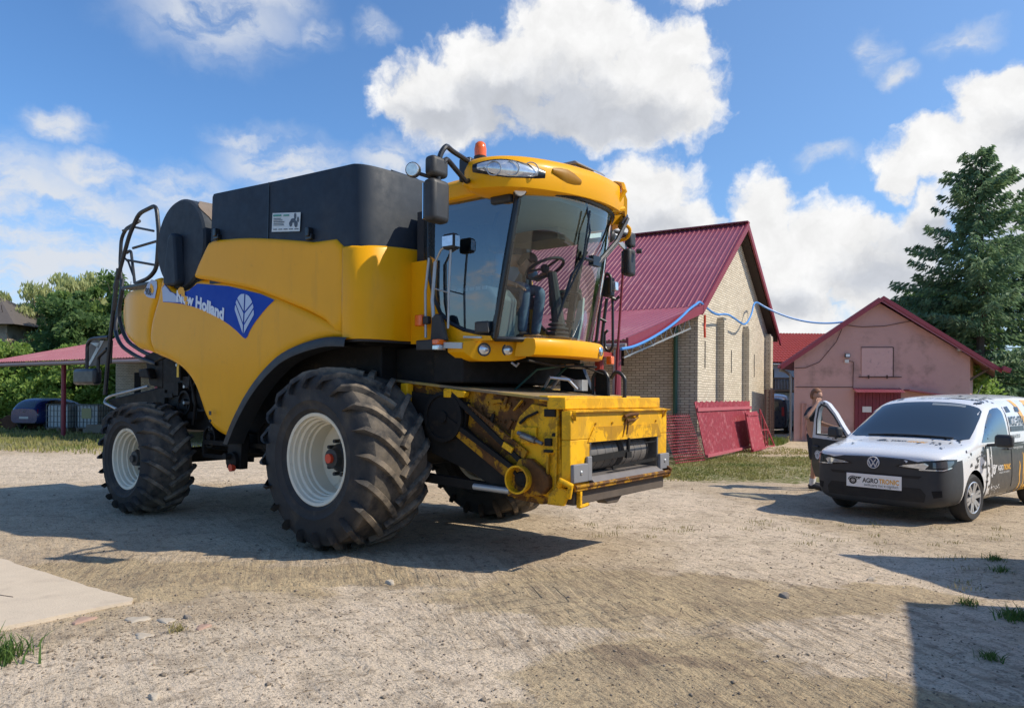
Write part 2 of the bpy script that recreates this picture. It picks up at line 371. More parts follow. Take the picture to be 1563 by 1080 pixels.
# yard zones in metres: light trampled gravel, ochre sand, darker tracks
def ground_mat():
    m = bpy.data.materials.new('yard_dirt'); m.use_nodes = True; T = NT(m.node_tree)
    b = T.n('ShaderNodeBsdfPrincipled'); o = T.n('ShaderNodeOutputMaterial'); T.link(b.outputs[0], o.inputs[0])
    P = T.n('ShaderNodeNewGeometry').outputs['Position']
    flat = T.v('MULTIPLY', P, (1, 1, 0))
    wr = T.v('SCALE', T.v('SUBTRACT', T.noise(flat, .9, 6, .65, 0, 1), (.5, .5, .5))); wr.node.inputs['Scale'].default_value = 2.0
    W2 = T.v('ADD', flat, wr)
    def zone(lst, lo=-.05, hi=.12):
        acc = None
        for (x, y, rx, ry) in lst:
            d = T.v('LENGTH', T.v('MULTIPLY', T.v('SUBTRACT', W2, (x, y, 0)), (1/rx, 1/ry, 0)))
            q = T.m('SUBTRACT', 1, d); acc = q if acc is None else T.m('MAXIMUM', acc, q)
        return T.smooth(acc, lo, hi)
    n1 = T.noise(flat, 1.3, 6, .62); n2 = T.noise(flat, 9, 6, .7); n3 = T.noise(flat, 46, 4, .7); n4 = T.noise(flat, .35, 4, .5)
    base = T.mix(T.smooth(n1, .35, .65), (.61, .49, .345), (.51, .405, .285))
    pale = T.mix(T.smooth(n1, .3, .7), (.73, .60, .455), (.61, .50, .37))
    ochre = T.mix(T.smooth(n1, .35, .65), (.53, .41, .245), (.43, .335, .21))
    c = T.mix(zone([(-1.0, 4.4, 1.5, 1.6), (-2.2, 3.8, 2, 1.2), (-.3, 5.6, 1.25, .9), (2.9, 7.2, 1.5, 2.6), (2.2, 10.6, 1.6, 2.4), (2.6, 5.0, 1.0, .9), (-6, 17, 9, 4), (6, 17, 4, 3)], -.12, .18), base, pale)
    c = T.mix(T.m('MULTIPLY', zone([(1.05, 4.1, .95, 1.2), (.9, 6.1, 1.7, .75), (-2.8, 6.6, 2.2, .6), (-3.6, 6.0, 1, .8), (2.9, 6.1, .8, .5), (.6, 2.8, 1.2, 1.2), (1.9, 3.8, .9, .5)], -.1, .15), .85), c, ochre)
    # darker speckles and streaks spread by noise
    dark = T.m('MULTIPLY', T.smooth(n2, .52, .64), .50)
    c = T.mix(dark, c, (.17, .135, .10))
    c = T.mix(T.m('MULTIPLY', T.smooth(n3, .52, .62), .50), c, (.15, .115, .08))
    c = T.mix(T.m('MULTIPLY', T.smooth(T.noise(T.v('MULTIPLY', flat, (1, 1.7, 1)), 24, 5, .72, .8), .55, .62), .5), c, (.12, .09, .065))
    c = T.mix(T.m('MULTIPLY', T.smooth(T.noise(flat, 3.2, 5, .65), .52, .62), .35), c, (.26, .20, .14))
    rs = T.n('ShaderNodeVectorRotate', rotation_type='Z_AXIS'); T.link(flat, rs.inputs['Vector']); rs.inputs['Angle'].default_value = R(-16)
    stv = T.v('MULTIPLY', rs.outputs[0], (9, 1.1, 1)); stz = zone([(2.0, 4.6, 1.7, 2.6), (.8, 5.6, 1.6, 1.6), (-2, 7.0, 3, .8)], -.2, .3)
    c = T.mix(T.m('MULTIPLY', T.m('MULTIPLY', T.smooth(T.noise(stv, 1.5, 6, .66), .50, .60), stz), .42), c, (.22, .165, .115))
    c = T.mix(T.m('MULTIPLY', T.smooth(T.noise(flat, 70, 3, .6), .64, .72), .6), c, (.62, .56, .49))
    c = T.mix(T.m('MULTIPLY', zone([(1.0, 4.55, .45, .16), (.75, 4.8, .3, .2)], -.3, .3), .45), c, (.13, .09, .075))
    # grass beyond the yard
    far = T.smooth(T.m('ADD', P_y(T, W2), 0), 23.5, 25.5)
    side = zone([(-26, 24.6, 16, 5.2), (6.6, 17.6, 5.0, 2.9), (5.2, 15.3, 3.2, 1.2)], -.02, .1)
    grs = T.mix(T.smooth(n2, .4, .6), T.mix(T.smooth(n1, .4, .6), (.19, .19, .06), (.30, .255, .12)), (.13, .14, .05))
    pinky = zone([(10.8, 26.2, 3.2, 3.3), (9.2, 23.2, 2.2, 1.3), (12, 34, 5, 9)], -.1, .1)
    far = T.m('MULTIPLY', far, T.m('SUBTRACT', 1, pinky))
    c = T.mix(T.m('MAXIMUM', far, T.m('MULTIPLY', side, T.smooth(n2, .34, .5))), c, grs)
    T.link(c, b.inputs['Base Color']); b.inputs['Roughness'].default_value = .95; b.inputs['Specular IOR Level'].default_value = .15
    # relief: stones, scuffs, stretched ruts and lug prints
    ang = R(-33); rot = T.n('ShaderNodeVectorRotate', rotation_type='Z_AXIS'); T.link(flat, rot.inputs['Vector']); rot.inputs['Angle'].default_value = ang
    st = T.v('MULTIPLY', rot.outputs[0], (6, .9, 1)); ruts = T.noise(st, 1.6, 5, .6)
    h = T.m('ADD', T.m('MULTIPLY', n2, .55), T.m('MULTIPLY', n3, .34)); h = T.m('ADD', h, T.m('MULTIPLY', ruts, .8)); h = T.m('ADD', h, T.m('MULTIPLY', T.m('MULTIPLY', T.noise(stv, 1.5, 6, .66), stz), 1.0))
    h = T.m('ADD', h, T.m('MULTIPLY', T.noise(flat, 150, 3, .6), .12))
    # lug prints
    s1 = T.n('ShaderNodeSeparateXYZ'); r2 = T.n('ShaderNodeVectorRotate', rotation_type='Z_AXIS'); T.link(T.v('ADD', flat, (-.1, -6.05, 0)), r2.inputs['Vector']); r2.inputs['Angle'].default_value = R(27); T.link(r2.outputs[0], s1.inputs[0])
    ay = T.m('ABSOLUTE', s1.outputs[1]); saw = T.m('FRACT', T.m('MULTIPLY', T.m('ADD', s1.outputs[0], T.m('MULTIPLY', ay, .8)), 4.2))
    lug = T.m('MULTIPLY', T.smooth(T.m('ABSOLUTE', T.m('SUBTRACT', saw, .5)), .16, .24), T.m('MULTIPLY', T.smooth(ay, .34, .44, 1, 0), T.m('MULTIPLY', T.smooth(T.m('ABSOLUTE', s1.outputs[0]), 1.3, 2.4, 1, 0), T.smooth(n1, .4, .55))))
    h = T.m('ADD', h, T.m('MULTIPLY', lug, .35))
    bp = T.n('ShaderNodeBump'); bp.inputs['Strength'].default_value = 1.0; bp.inputs['Distance'].default_value = .05
    T.link(h, bp.inputs['Height']); T.link(bp.outputs[0], b.inputs['Normal'])
    return m
def P_y(T, W2):
    s = T.n('ShaderNodeSeparateXYZ'); T.link(W2, s.inputs[0]); return s.outputs[1]
def axis_pts(fine_lo, fine_hi, step, far):
    a = list(np.arange(fine_lo, fine_hi, step)); s = step; x = fine_hi
    while x < far: a.append(x); s *= 1.35; x += s
    s = step; x = fine_lo; pre = []
    while x > -far: s *= 1.35; x -= s; pre.append(x)
    return np.array(pre[::-1]+a+[far])
gx = axis_pts(-6, 7, .05, 600); gy = axis_pts(2, 13, .05, 600)
XX, YY = np.meshgrid(gx, gy)
def vnoise(X, Y, s, seed):
    r = np.random.default_rng(seed).random((256, 256)); x = X*s; y = Y*s; xi = np.floor(x).astype(int); yi = np.floor(y).astype(int); fx = x-xi; fy = y-yi
    fx = fx*fx*(3-2*fx); fy = fy*fy*(3-2*fy); g = lambda a, b: r[a % 256, b % 256]
    return (g(xi, yi)*(1-fx)+g(xi+1, yi)*fx)*(1-fy)+(g(xi, yi+1)*(1-fx)+g(xi+1, yi+1)*fx)*fy-.5
near = np.exp(-((XX/14)**2+((YY-8)/12)**2))
ZZ = (.030*vnoise(XX, YY, .8, 1)+.018*vnoise(XX, YY, 2.7, 2)+.012*vnoise(XX, YY, 8, 3))*near-.008
nx_, ny_ = len(gx), len(gy); idx = np.arange(nx_*ny_).reshape(ny_, nx_)
F4 = np.stack([idx[:-1, :-1], idx[:-1, 1:], idx[1:, 1:], idx[1:, :-1]], -1).reshape(-1, 4)
ground = fmesh('ground', np.stack([XX, YY, ZZ], -1).reshape(-1, 3), F4, ground_mat()); tag(ground, kind='structure')
ground.data.polygons.foreach_set('use_smooth', [True]*len(ground.data.polygons))
def gz(x, y): # ground height at a point
    i = min(max(np.searchsorted(gx, x)-1, 0), nx_-1); j = min(max(np.searchsorted(gy, y)-1, 0), ny_-1); return float(ZZ[j, i])
concrete = mat('concrete', (.56, .47, .36), .9, vary=.12, vscale=6, col2=(.47, .39, .30), c2lo=.5, c2hi=.75, bump=.25, bscale=70)
slab = [(-9, 9.6), (-4.94, 7.16), (-3.95, 6.46), (-3.5, 6.14), (-3.12, 5.90), (-2.96, 5.80), (-2.93, 5.72), (-3.02, 5.62), (-3.22, 5.38), (-3.48, 5.06), (-5.6, 2.6), (-9, 2.6)]
slab2 = []
random.seed(3)
for x, y in resample(slab, .12): slab2.append((x+random.uniform(-.012, .012), y+random.uniform(-.012, .012)))
tag(MB().prism(slab2, lambda a, b, t: (a, b, t), -.1, .022).build('concrete_slab', concrete, smooth=0), kind='structure')
# stones, clods and straw scattered over the yard
def scatter_gravel():
    V = []; F = []
    base = np.array([(1,0,0),(-.5,.87,0),(-.5,-.87,0),(0,0,.8),(0,0,-.5)]); fb_ = [(0,1,3),(1,2,3),(2,0,3),(1,0,4),(2,1,4),(0,2,4)]
    k = 0
    for i in range(24000):
        d = 2.6+13*random.random()**1.5; x = (random.random()*1.5-.75)*d; 
        if i % 9 == 0: x, d = random.gauss(-2.3, .7), random.gauss(5.0, .5)
        s = .0035+.010*random.random()**4+(.018*random.random() if random.random() < .02 else 0)
        a = random.random()*6.28; R_ = np.array([[math.cos(a), -math.sin(a), 0], [math.sin(a), math.cos(a), 0], [0, 0, 1]])
        q = (base*(s*random.uniform(.7, 1.4), s*random.uniform(.6, 1.2), s*random.uniform(.4, 1)))@R_.T+(x, d, gz(x, d)+s*.2)
        V.append(q); F += [(k+a_, k+b_, k+c_) for a_, b_, c_ in fb_]; k += 5
    return fmesh('gravel', np.concatenate(V), F, mat('pebble', (.22, .175, .13), .9, vary=.6, vscale=14, col2=(.48, .42, .35), c2lo=.56, c2hi=.66, c2scale=8))
tag(scatter_gravel(), kind='stuff')
def scatter_straw():
    mb = MB()
    for i in range(900):
        d = 2.8+9*random.random()**1.4; x = (random.random()*1.4-.7)*d; a = random.random()*3.14; l = random.uniform(.02, .09)
        z = gz(x, d)+.006; dx, dy = math.cos(a)*l/2, math.sin(a)*l/2; wdt = random.uniform(.0012, .003)
        mb.bar((x-dx, d-dy, z), (x+dx, d+dy, z+random.uniform(0, .012)), wdt)
    return mb.build('straw_litter', mat('straw', (.30, .22, .13), .9, vary=.5, vscale=9), recalc=False, smooth=0)
tag(scatter_straw(), kind='stuff')
stone_m = [mat('stone_grey', (.22, .19, .16), .85, vary=.2, vscale=20, bump=.3), mat('stone_pink', (.38, .25, .19), .85, vary=.2, vscale=20, bump=.3), mat('stone_white', (.44, .38, .30), .85, vary=.2, vscale=20, bump=.3)]
def stone(x, y, r, h, mt, label, grp=None, flat=.9):
    mb = MB(); mb.sphere((0, 0, 0), r, 12, 8, (1, .7, h/r)); 
    for i, v_ in enumerate(mb.v):
        k = 1+.28*math.sin(math.atan2(v_[1], v_[0])*3+x*7)+.12*math.cos(math.atan2(v_[1], v_[0])*5+y*5); mb.v[i] = (v_[0]*k, v_[1]*k, min(v_[2], h*.62)+.12*h*math.sin(v_[0]*60))
    o = mb.build('stone', mt, smooth=40); o.location = (x, y, gz(x, y)+h*.1); o.rotation_euler = (0, 0, random.random()*3); tag(o, label, 'stone', grp)
for a in [(-3.06, 5.31, .085, .022, 1, 'flat pink stone set in the dirt just in front of the concrete slab corner'), (-2.69, 5.33, .09, .018, 2, 'flat pale stone in the dirt right of the flat pink stone'),
          (-2.46, 5.30, .07, .02, 2, 'small flat whitish stone beside a dry grass tuft'), (-2.47, 4.98, .07, .015, 2, 'long pale stone sunk in the dirt below the other flat stones'),
          (-2.13, 5.13, .06, .016, 1, 'small reddish stone with a dark lump beside it'), (-2.34, 5.36, .03, .03, 0, 'little dark round stone next to the small flat whitish stone')]:
    stone(*a[:4], stone_m[a[4]], a[5], 'stones pressed into the yard near the slab')
stone(2.23, 6.03, .05, .04, stone_m[0], 'lone grey brown stone on the open dirt right of the centre'); stone(3.23, 6.64, .04, .035, stone_m[2], 'lone pale stone on the dirt left of the big triangular shadow')
stone(-1.05, 6.45, .045, .04, stone_m[2], 'pale clod of earth at the shadow edge in front of the big front wheel'); stone(-1.9, 3.95, .035, .03, stone_m[2], 'small white stone on the trampled ground at the lower left')
# ---------------------------------------------------------------- grass
def leaf_mat(name, c1, c2, scale=1.2, trans=.35, c3=None):
    m = bpy.data.materials.new(name); m.use_nodes = True; T = NT(m.node_tree)
    P = T.n('ShaderNodeNewGeometry').outputs['Position']
    c = T.mix(T.smooth(T.noise(P, scale, 3, .6), .38, .62), c1, c2)
    if c3 is not None: c = T.mix(T.smooth(T.noise(P, scale*.35, 2, .5), .52, .62), c, c3)
    c = T.mix(1.0, c, T.mix(T.noise(P, scale*9, 2, .6), (.72,)*3, (1.3,)*3), 'MULTIPLY')
    d = T.n('ShaderNodeBsdfPrincipled'); T.link(c, d.inputs['Base Color']); d.inputs['Roughness'].default_value = .6; d.inputs['Specular IOR Level'].default_value = .3
    t = T.n('ShaderNodeBsdfTranslucent'); T.link(c, t.inputs[0]); mx = T.n('ShaderNodeMixShader'); mx.inputs[0].default_value = trans
    T.link(d.outputs[0], mx.inputs[1]); T.link(t.outputs[0], mx.inputs[2]); o = T.n('ShaderNodeOutputMaterial'); T.link(mx.outputs[0], o.inputs[0]); return m
def blades(name, pts, hmin, hmax, wd, mt, lean=.5):
    n = len(pts); P = np.array(pts); a = rng.random(n)*6.283; h = hmin+(hmax-hmin)*rng.random(n); l = lean*h*(.3+rng.random(n)); la = rng.random(n)*6.283
    dx = np.stack([np.cos(a), np.sin(a), 0*a], 1)*(wd*(.6+.8*rng.random(n)))[:, None]; up = np.stack([np.cos(la)*l, np.sin(la)*l, h], 1); mid = np.stack([np.cos(la)*l*.3, np.sin(la)*l*.3, h*.6], 1)
    V = np.stack([P-dx, P+dx, P+mid+dx*.7, P+mid-dx*.7, P+up+dx*.08, P+up-dx*.08], 1).reshape(-1, 3); k = np.arange(n)[:, None]*6
    F = np.concatenate([k+np.array([[0, 1, 2, 3]]), k+np.array([[3, 2, 4, 5]])]); return fmesh(name, V, F, mt)
grass_g = leaf_mat('grass_green', (.10, .16, .03), (.20, .22, .06), 1.5, .3, (.30, .26, .12))
grass_y = leaf_mat('grass_dry', (.25, .25, .07), (.34, .30, .12), 1.5, .3, (.16, .20, .05))
def region_pts(poly, n, clump=.0):
    xs = [p[0] for p in poly]; ys = [p[1] for p in poly]; out = []
    while len(out) < n:
        x = random.uniform(min(xs), max(xs)); y = random.uniform(min(ys), max(ys))
        if inpoly(x, y, poly):
            v = vnoise(np.array([x]), np.array([y]), 1.4, 5)[0]+.5
            if random.random() < v*1.6-.15: out.append((x, y, 0))
    return out
tag(blades('grass_verge', region_pts([(-42, 21.5), (-24, 21.2), (-14.3, 20.6), (-11, 19.5), (-8.5, 19.6), (-8, 22.5), (-13, 27.5), (-19, 31), (-46, 44)], 30000), .05, .17, .014, grass_y), kind='stuff')
tag(blades('grass_patch', region_pts([(2.6, 14.1), (4.2, 14.3), (6.2, 15.1), (7.6, 18.2), (9.2, 21.7), (8.9, 24.2), (7.4, 23.2), (5.0, 18.9), (3.5, 17.2), (2.4, 16)], 11000), .01, .055, .010, grass_y), kind='stuff')
tag(blades('grass_far', region_pts([(8.9, 24.6), (10.3, 27.4), (8.2, 26.6)], 1500)+region_pts([(-46, 44), (-19, 31), (-15, 36), (-30, 60)], 9000), .06, .25, .02, grass_g), kind='stuff')
tuft_m = leaf_mat('tuft_green', (.07, .14, .03), (.13, .20, .05), 14, .3); tuft_dry = leaf_mat('tuft_dry', (.22, .22, .07), (.33, .27, .12), 14, .3)
crk = MB()
for pts_ in ([(-5.6, 6.0, .0235), (-4.9, 5.9, .0235), (-4.4, 5.96, .0235), (-3.9, 5.8, .0235)], [(-4.6, 5.9, .0235), (-4.5, 5.4, .0235), (-4.62, 4.9, .0235)]): crk.tube(catmull(pts_, 6), .004, 4)
tag(crk.build('slab_cracks', mat('crack_dark', (.12, .09, .07), .95)), kind='structure')
def tuft(x, y, r, n, h, mt, label, cat='grass tuft', grp=None):
    pts = [(random.gauss(0, r*.45), random.gauss(0, r*.45), 0) for _ in range(n)]
    o = blades('grass_tuft', pts, h*.4, h, .003+.02*h, mt, .9); o.location = (x, y, gz(x, y)-.005); tag(o, label, cat, grp)
tuft(-3.13, 4.52, .22, 230, .16, tuft_m, 'lush green grass tuft at the far left edge of the yard in the foreground')
tuft(-2.27, 5.06, .06, 60, .07, tuft_dry, 'small yellowish grass tuft among the flat stones')
k_ = 0
TG = 'sparse weed tufts in the shade at the right'
for (x, y, r, n, h, s) in [(4.86, 7.43, .1, 90, .08, 'weed tuft in the tip of the far shadow band on the right'), (4.63, 7.0, .1, 80, .07, 'weed tuft just below the one in the far shadow band'), (3.00, 4.62, .07, 70, .07, 'weed tuft inside the near shadow, low at the right'),
        (3.72, 5.46, .12, 130, .11, 'leafy weed tuft at the right edge inside the near shadow'), (3.62, 5.86, .08, 70, .08, 'small weed tuft above the leafy one at the shadow edge')]:
    tuft(x, y, r, n, h, tuft_m, s, 'weed tuft', TG)
tag(blades('weeds', [(random.uniform(2.6, 6.2), random.uniform(8.0, 9.6), 0) for _ in range(0)]+[(cx+random.gauss(0, .06), cy+random.gauss(0, .06), 0) for cx, cy in [(random.uniform(2.9, 6.4), random.uniform(7.9, 9.7)) for _ in range(26)]+[(random.uniform(.8, 2.2), random.uniform(8.3, 9.4)) for _ in range(9)]+[(random.uniform(3.8, 4.7), random.uniform(5.2, 7.9)) for _ in range(9)] for _ in range(24)], .015, .05, .003, tuft_dry), kind='stuff')
# ---------------------------------------------------------------- brick hall
GA = R(59.3)
def brick_mat(name, c1, c2, mortar, bw=.25, rh=.077, msz=.008):
    m = bpy.data.materials.new(name); m.use_nodes = True; T = NT(m.node_tree)
    b = T.n('ShaderNodeBsdfPrincipled'); o = T.n('ShaderNodeOutputMaterial'); T.link(b.outputs[0], o.inputs[0])
    tc = T.n('ShaderNodeTexCoord').outputs['Object']; s = T.n('ShaderNodeSeparateXYZ'); T.link(tc, s.inputs[0])
    cm = T.n('ShaderNodeCombineXYZ'); T.link(T.m('ADD', s.outputs[0], s.outputs[1]), cm.inputs[0]); T.link(s.outputs[2], cm.inputs[1])
    wob = T.v('SCALE', T.v('SUBTRACT', T.noise(tc, 3, 3, .6, 0, 1), (.5, .5, .5))); wob.node.inputs['Scale'].default_value = .02
    bt = T.n('ShaderNodeTexBrick'); T.link(T.v('ADD', cm.outputs[0], wob), bt.inputs['Vector']); bt.inputs['Scale'].default_value = 1; bt.inputs['Brick Width'].default_value = bw; bt.inputs['Row Height'].default_value = rh
    bt.inputs['Mortar Size'].default_value = msz; bt.inputs['Mortar Smooth'].default_value = .2; bt.inputs['Bias'].default_value = -.1
    bt.inputs['Color1'].default_value = c4(c1); bt.inputs['Color2'].default_value = c4(c2); bt.inputs['Mortar'].default_value = c4(mortar)
    c = T.mix(1.0, bt.outputs[0], T.mix(T.noise(tc, 1.2, 5, .6), (.78,)*3, (1.15,)*3), 'MULTIPLY')
    c = T.mix(T.m('MULTIPLY', T.smooth(T.noise(tc, 7, 5, .7), .6, .75), .35), c, (.24, .19, .13))
    T.link(c, b.inputs['Base Color']); b.inputs['Roughness'].default_value = .9
    bp = T.n('ShaderNodeBump'); bp.inputs['Strength'].default_value = .7; bp.inputs['Distance'].default_value = .01; T.link(bt.outputs[1], bp.inputs['Height']); bp.invert = True; T.link(bp.outputs[0], b.inputs['Normal'])
    return m
brick = brick_mat('silicate_brick', (.68, .60, .47), (.54, .465, .35), (.21, .17, .12))
roofred = mat('red_sheet', (.26, .060, .085), .34, vary=.12, vscale=1.2, col2=(.30, .10, .12), c2lo=.5, c2hi=.7, c2scale=.9, spec=.5)
trimred = mat('red_trim', (.21, .022, .038), .45, vary=.1)
dark = mat('dark_void', (.008, .008, .009), .9)
blackm = mat('black_metal', (.018, .019, .021), .5, vary=.2)
greenp = mat('green_pipe', (.035, .10, .06), .5, vary=.15)
galv = mat('galvanised', (.42, .43, .43), .45, metal=.6, vary=.15)
hall = thing('brick_hall', 'long pale brick hall with a steep dark red sheet roof and a lean to canopy', 'hall', (5.07, 21.2, 0), GA)
# local frame: x along the gable (0..10.6), y back along the ridge (0..28); -x is the canopy side
def gable_wall():
    mb = MB()
    prof = [(0, 0), (10.6, 0), (10.6, 4.14), (5.3, 7.45), (0, 4.14)]
    mb.prism(prof, lambda a, b, t: (a, t, b), .0, .38); return mb
wobj = gable_wall()
wobj.box(0.0, .38, .381, 28, 0, 4.14); wobj.box(10.22, 10.6, .381, 28, 0, 4.14)
wobj.prism([(0.381, 0), (10.219, 0), (10.219, 4.14), (5.3, 7.3), (.381, 4.14)], lambda a, b, t: (a, t, b), 27.6, 28)
wobj.build('wall', brick, hall, smooth=0)
for x0 in (0.02, 2.85, 6.25, 9.9):
    m_ = MB().box(x0, x0+.42, -.24, -.001, 0, 4.08); m_.box(x0+.05, x0+.37, -.20, -.001, 4.081, 4.16); m_.build('pilaster', brick, hall, smooth=0)
for x0, z0, z1 in ((1.52, 2.50, 3.33), (4.66, 2.45, 3.22), (8.06, 2.4, 3.26), (1.2, .75, 1.1), (4.2, .75, 1.15), (7.7, .8, 1.15)):
    MB().box(x0, x0+.09, -.006, .05, z0, z1).build('slit_vent', dark, hall, smooth=0)
red_m = mat('red_ribbon', (.55, .06, .03), .7)
MB().tube([(.5, -.3, 4.0), (.56, -.28, 3.75), (.48, -.3, 3.6), (.55, -.29, 3.35)], .035, 6).build('ribbon', red_m, hall)
# ribbed roof sheets
def ribbed(mb, x0, z0, x1, z1, y0, y1, pitch=.17, rh_=.022):
    n = int((y1-y0)/pitch); prof = []
    for i in range(n+1):
        y = y0+i*pitch
        for dy, hh in ((0, 0), (.045, 0), (.06, 1), (.10, 1), (.115, 0)):
            if y+dy <= y1: prof.append((y+dy, hh))
    d = Vector((x1-x0, 0, z1-z0)).normalized(); nn = Vector((-d.z, 0, d.x)); nn = nn if nn.z > 0 else -nn
    rows = []
    for (xa, za) in ((x0, z0), (x1, z1)): rows.append([(xa+nn.x*rh_*hh, y, za+nn.z*rh_*hh) for y, hh in prof])
    mb.grid(rows); return mb
rm = MB(); ribbed(rm, 0, 4.2, 5.3, 7.62, -.35, 28.4); ribbed(rm, 10.95, 4.02, 5.3, 7.62, -.35, 28.4)
rf = rm.build('roof', roofred, hall, smooth=0, recalc=False)
def roofslab(x0, z0, x1, z1, y0, y1, t=.09):
    mb = MB(); mb.prism([(x0, z0-.02), (x1, z1-.02), (x1, z1-.02-t), (x0, z0-.02-t)], lambda a, b, q: (a, q, b), y0, y1); return mb
us = roofslab(0, 4.2, 5.3, 7.62, -.3, 28.35); s2 = roofslab(10.95, 4.02, 5.3, 7.62, -.3, 28.35); us.add(s2.v, s2.f); us.build('roof_lining', mat('dark_timber', (.05, .035, .028), .8), rf, smooth=0)
bb = MB()
for (xa, za, xb, zb) in ((-.1, 4.13, 5.3, 7.60), (11.05, 3.95, 5.3, 7.60)):
    bb.prism([(xa, za+.045), (xb, zb+.06), (xb, zb-.20), (xa, za-.19)], lambda a, b, q: (a, q, b), -.42, -.36)
bb.bar((5.3, -.42, 7.66), (5.3, 28.4, 7.66), .3, .05)
bb.build('barge_board', trimred, rf, smooth=0)
cp = MB(); ribbed(cp, 0, 4.19, -5.6, 2.86, -.35, 28.3)
can = cp.build('canopy_roof', roofred, hall, smooth=0, recalc=False)
cf = MB(); cf.prism([(0, 4.25), (-5.7, 2.90), (-5.7, 2.68), (0, 4.0)], lambda a, b, q: (a, q, b), -.42, -.36); cf.box(-5.7, -5.64, -.35, 28.3, 2.66, 2.83); cf.build('fascia', trimred, can, smooth=0)
MB().tube([(-5.78, -.4, 2.72), (-5.78, 28.4, 2.72)], .06, 8).build('gutter', mat('old_gutter', (.25, .2, .19), .6), can)
for y in [0.0, 5.6, 11.2, 16.8, 22.6, 27.6]:
    MB().tube([(-5.3, y, 0), (-5.3, y, 2.75)], .085, 12).build('post', trimred, hall)
for y in [-.1, 5.6, 11.2, 16.8, 22.6]:
    tm = MB(); top = lambda x: 4.02+(x)*(1.32/5.6); tm.bar((-.1, y, top(-.1)), (-5.4, y, top(-5.4)), .04); tm.bar((-.3, y, 3.55), (-5.2, y, 2.50), .04)
    k = 13
    for i in range(k):
        xa = -.2-5.0*i/k; xb = -.2-5.0*(i+1)/k
        za = top(xa) if i % 2 else 3.57+xa*.214; zb = 3.57+xb*.214 if i % 2 else top(xb); tm.bar((xa, y, za), (xb, y, zb), .022)
    tm.build('truss', galv, hall, smooth=0)
MB().tube([(-.08, .38, 0), (-.08, .38, 3.95)], .065, 12).build('downpipe', greenp, hall)
for y0 in (2.0, 21.2, 22.9, 24.4, 26.0):
    MB().box(-.012, .05, y0, y0+(.16 if y0 < 5 else .5), 2.55 if y0 < 5 else .9, 3.25 if y0 < 5 else 2.6).build('slit_window', dark, hall, smooth=0)
# blue hose from the canopy along the gable across to the pink barn
blueh = mat('blue_hose', (.06, .25, .62), .4)
hm = MB()
def hp(s, z, off=.32): return Vector((5.07+math.cos(GA)*s+math.sin(GA)*off, 21.2+math.sin(GA)*s-math.cos(GA)*off, z))
path = [hp(*q, .5) for q in [(-6.3, 2.62), (-5.68, 2.70), (-4.88, 2.87), (-4.02, 3.10), (-3.22, 3.34), (-2.41, 3.62), (-1.64, 3.93), (-1.06, 4.12)]]+[hp(*q, .45) for q in [(-.5, 4.25)]]+[hp(*q) for q in [ (.63, 4.21), (1.6, 4.13), (2.97, 4.25), (4.23, 4.17), (5.0, 4.12), (5.6, 4.25), (6.2, 4.6), (6.58, 4.98), (7.1, 5.09)]]
a_ = path[-1]; b_ = Vector((12.25, 27.35, 4.43))
for i in range(1, 13):
    t = i/12; p = a_.lerp(b_, t); p.z -= .30*4*t*(1-t)*1.0; path.append(p)
hm.tube(catmull([tuple(p) for p in path], 4), .033, 6)
tag(hm.build('water_hose', blueh), 'blue hose sagging along the brick gable and across to the pink barn', 'hose')
# ---------------------------------------------------------------- leaning red frames and boards
redold = mat('faded_red_paint', (.30, .030, .045), .6, vary=.3, vscale=5, col2=(.42, .12, .13), c2lo=.5, c2hi=.66, c2scale=7, bump=.2)
def leaning(name, lab, cat, p0, p1, h, lean, grp):
    d = Vector((p1[0]-p0[0], p1[1]-p0[1], 0)); L = d.length; o = thing(name, lab, cat, (p0[0], p0[1], 0), math.atan2(d.y, d.x), grp); o.rotation_euler = (0, 0, math.atan2(d.y, d.x)); return o, L
o1, L1 = leaning('metal_grate', 'small red slatted grate leaning left, next to the combine header', 'grate', (3.95, 17.7), (4.93, 18.75), 1.2, .25, None)
g = MB(); n = 15
tl = lambda x, z: (x, .32*z/1.2+.02, z)   # leans back towards +y local
for i in range(n):
    x = .04+(L1-.08)*i/(n-1); g.bar(tl(x, .02), tl(x-.28, 1.2), .028, .012)
g.build('upright_bars', redold, o1, smooth=0)
g = MB()
for k in range(17): z = .04+.069*k; g.bar(tl(-.28*z/1.2, z), tl(L1-.28*z/1.2, z), .012, .018)
g.build('cross_bars', redold, o1, smooth=0)
o2, L2 = leaning('board_screen', 'wide dark red board screen with a pink top rail leaning by the brick gable', 'screen', (4.98, 18.85), (7.25, 22.5), 1.5, .2, None)
tl2 = lambda x, z: (x+z/1.5*(-.14+1.25*x/4.3), .28*z/1.5+.02, z)
g = MB()
n = 46
for i in range(n):
    x0 = L2*i/n; x1 = L2*(i+1)/n-.022; y = .012 if i % 2 else 0
    hh = 1.50+.02*math.sin(i*1.7)
    g.add([tl2(x0, .1), tl2(x1, .1), tl2(x1, hh), tl2(x0, hh)], [(0, 1, 2, 3)])
g.build('boards', redold, o2, smooth=0, solid=.02, recalc=False)
g = MB(); a = tl2(0, 1.30); b = tl2(L2, 1.30); g.bar((a[0], a[1]-.04, a[2]), (b[0], b[1]-.04, b[2]), .04, .09); a = tl2(0, .12); b = tl2(L2, .12); g.bar((a[0], a[1]-.04, a[2]), (b[0], b[1]-.04, b[2]), .06, .07)
g.build('rails', mat('pinkish_red', (.42, .10, .12), .6, vary=.2), o2, smooth=0)
d_ = math.atan2(22.5-18.85, 7.25-4.98)
o3 = thing('board', 'plain dark red board standing in front of the right end of the board screen', 'board', (7.5, 22.4, 0), d_)
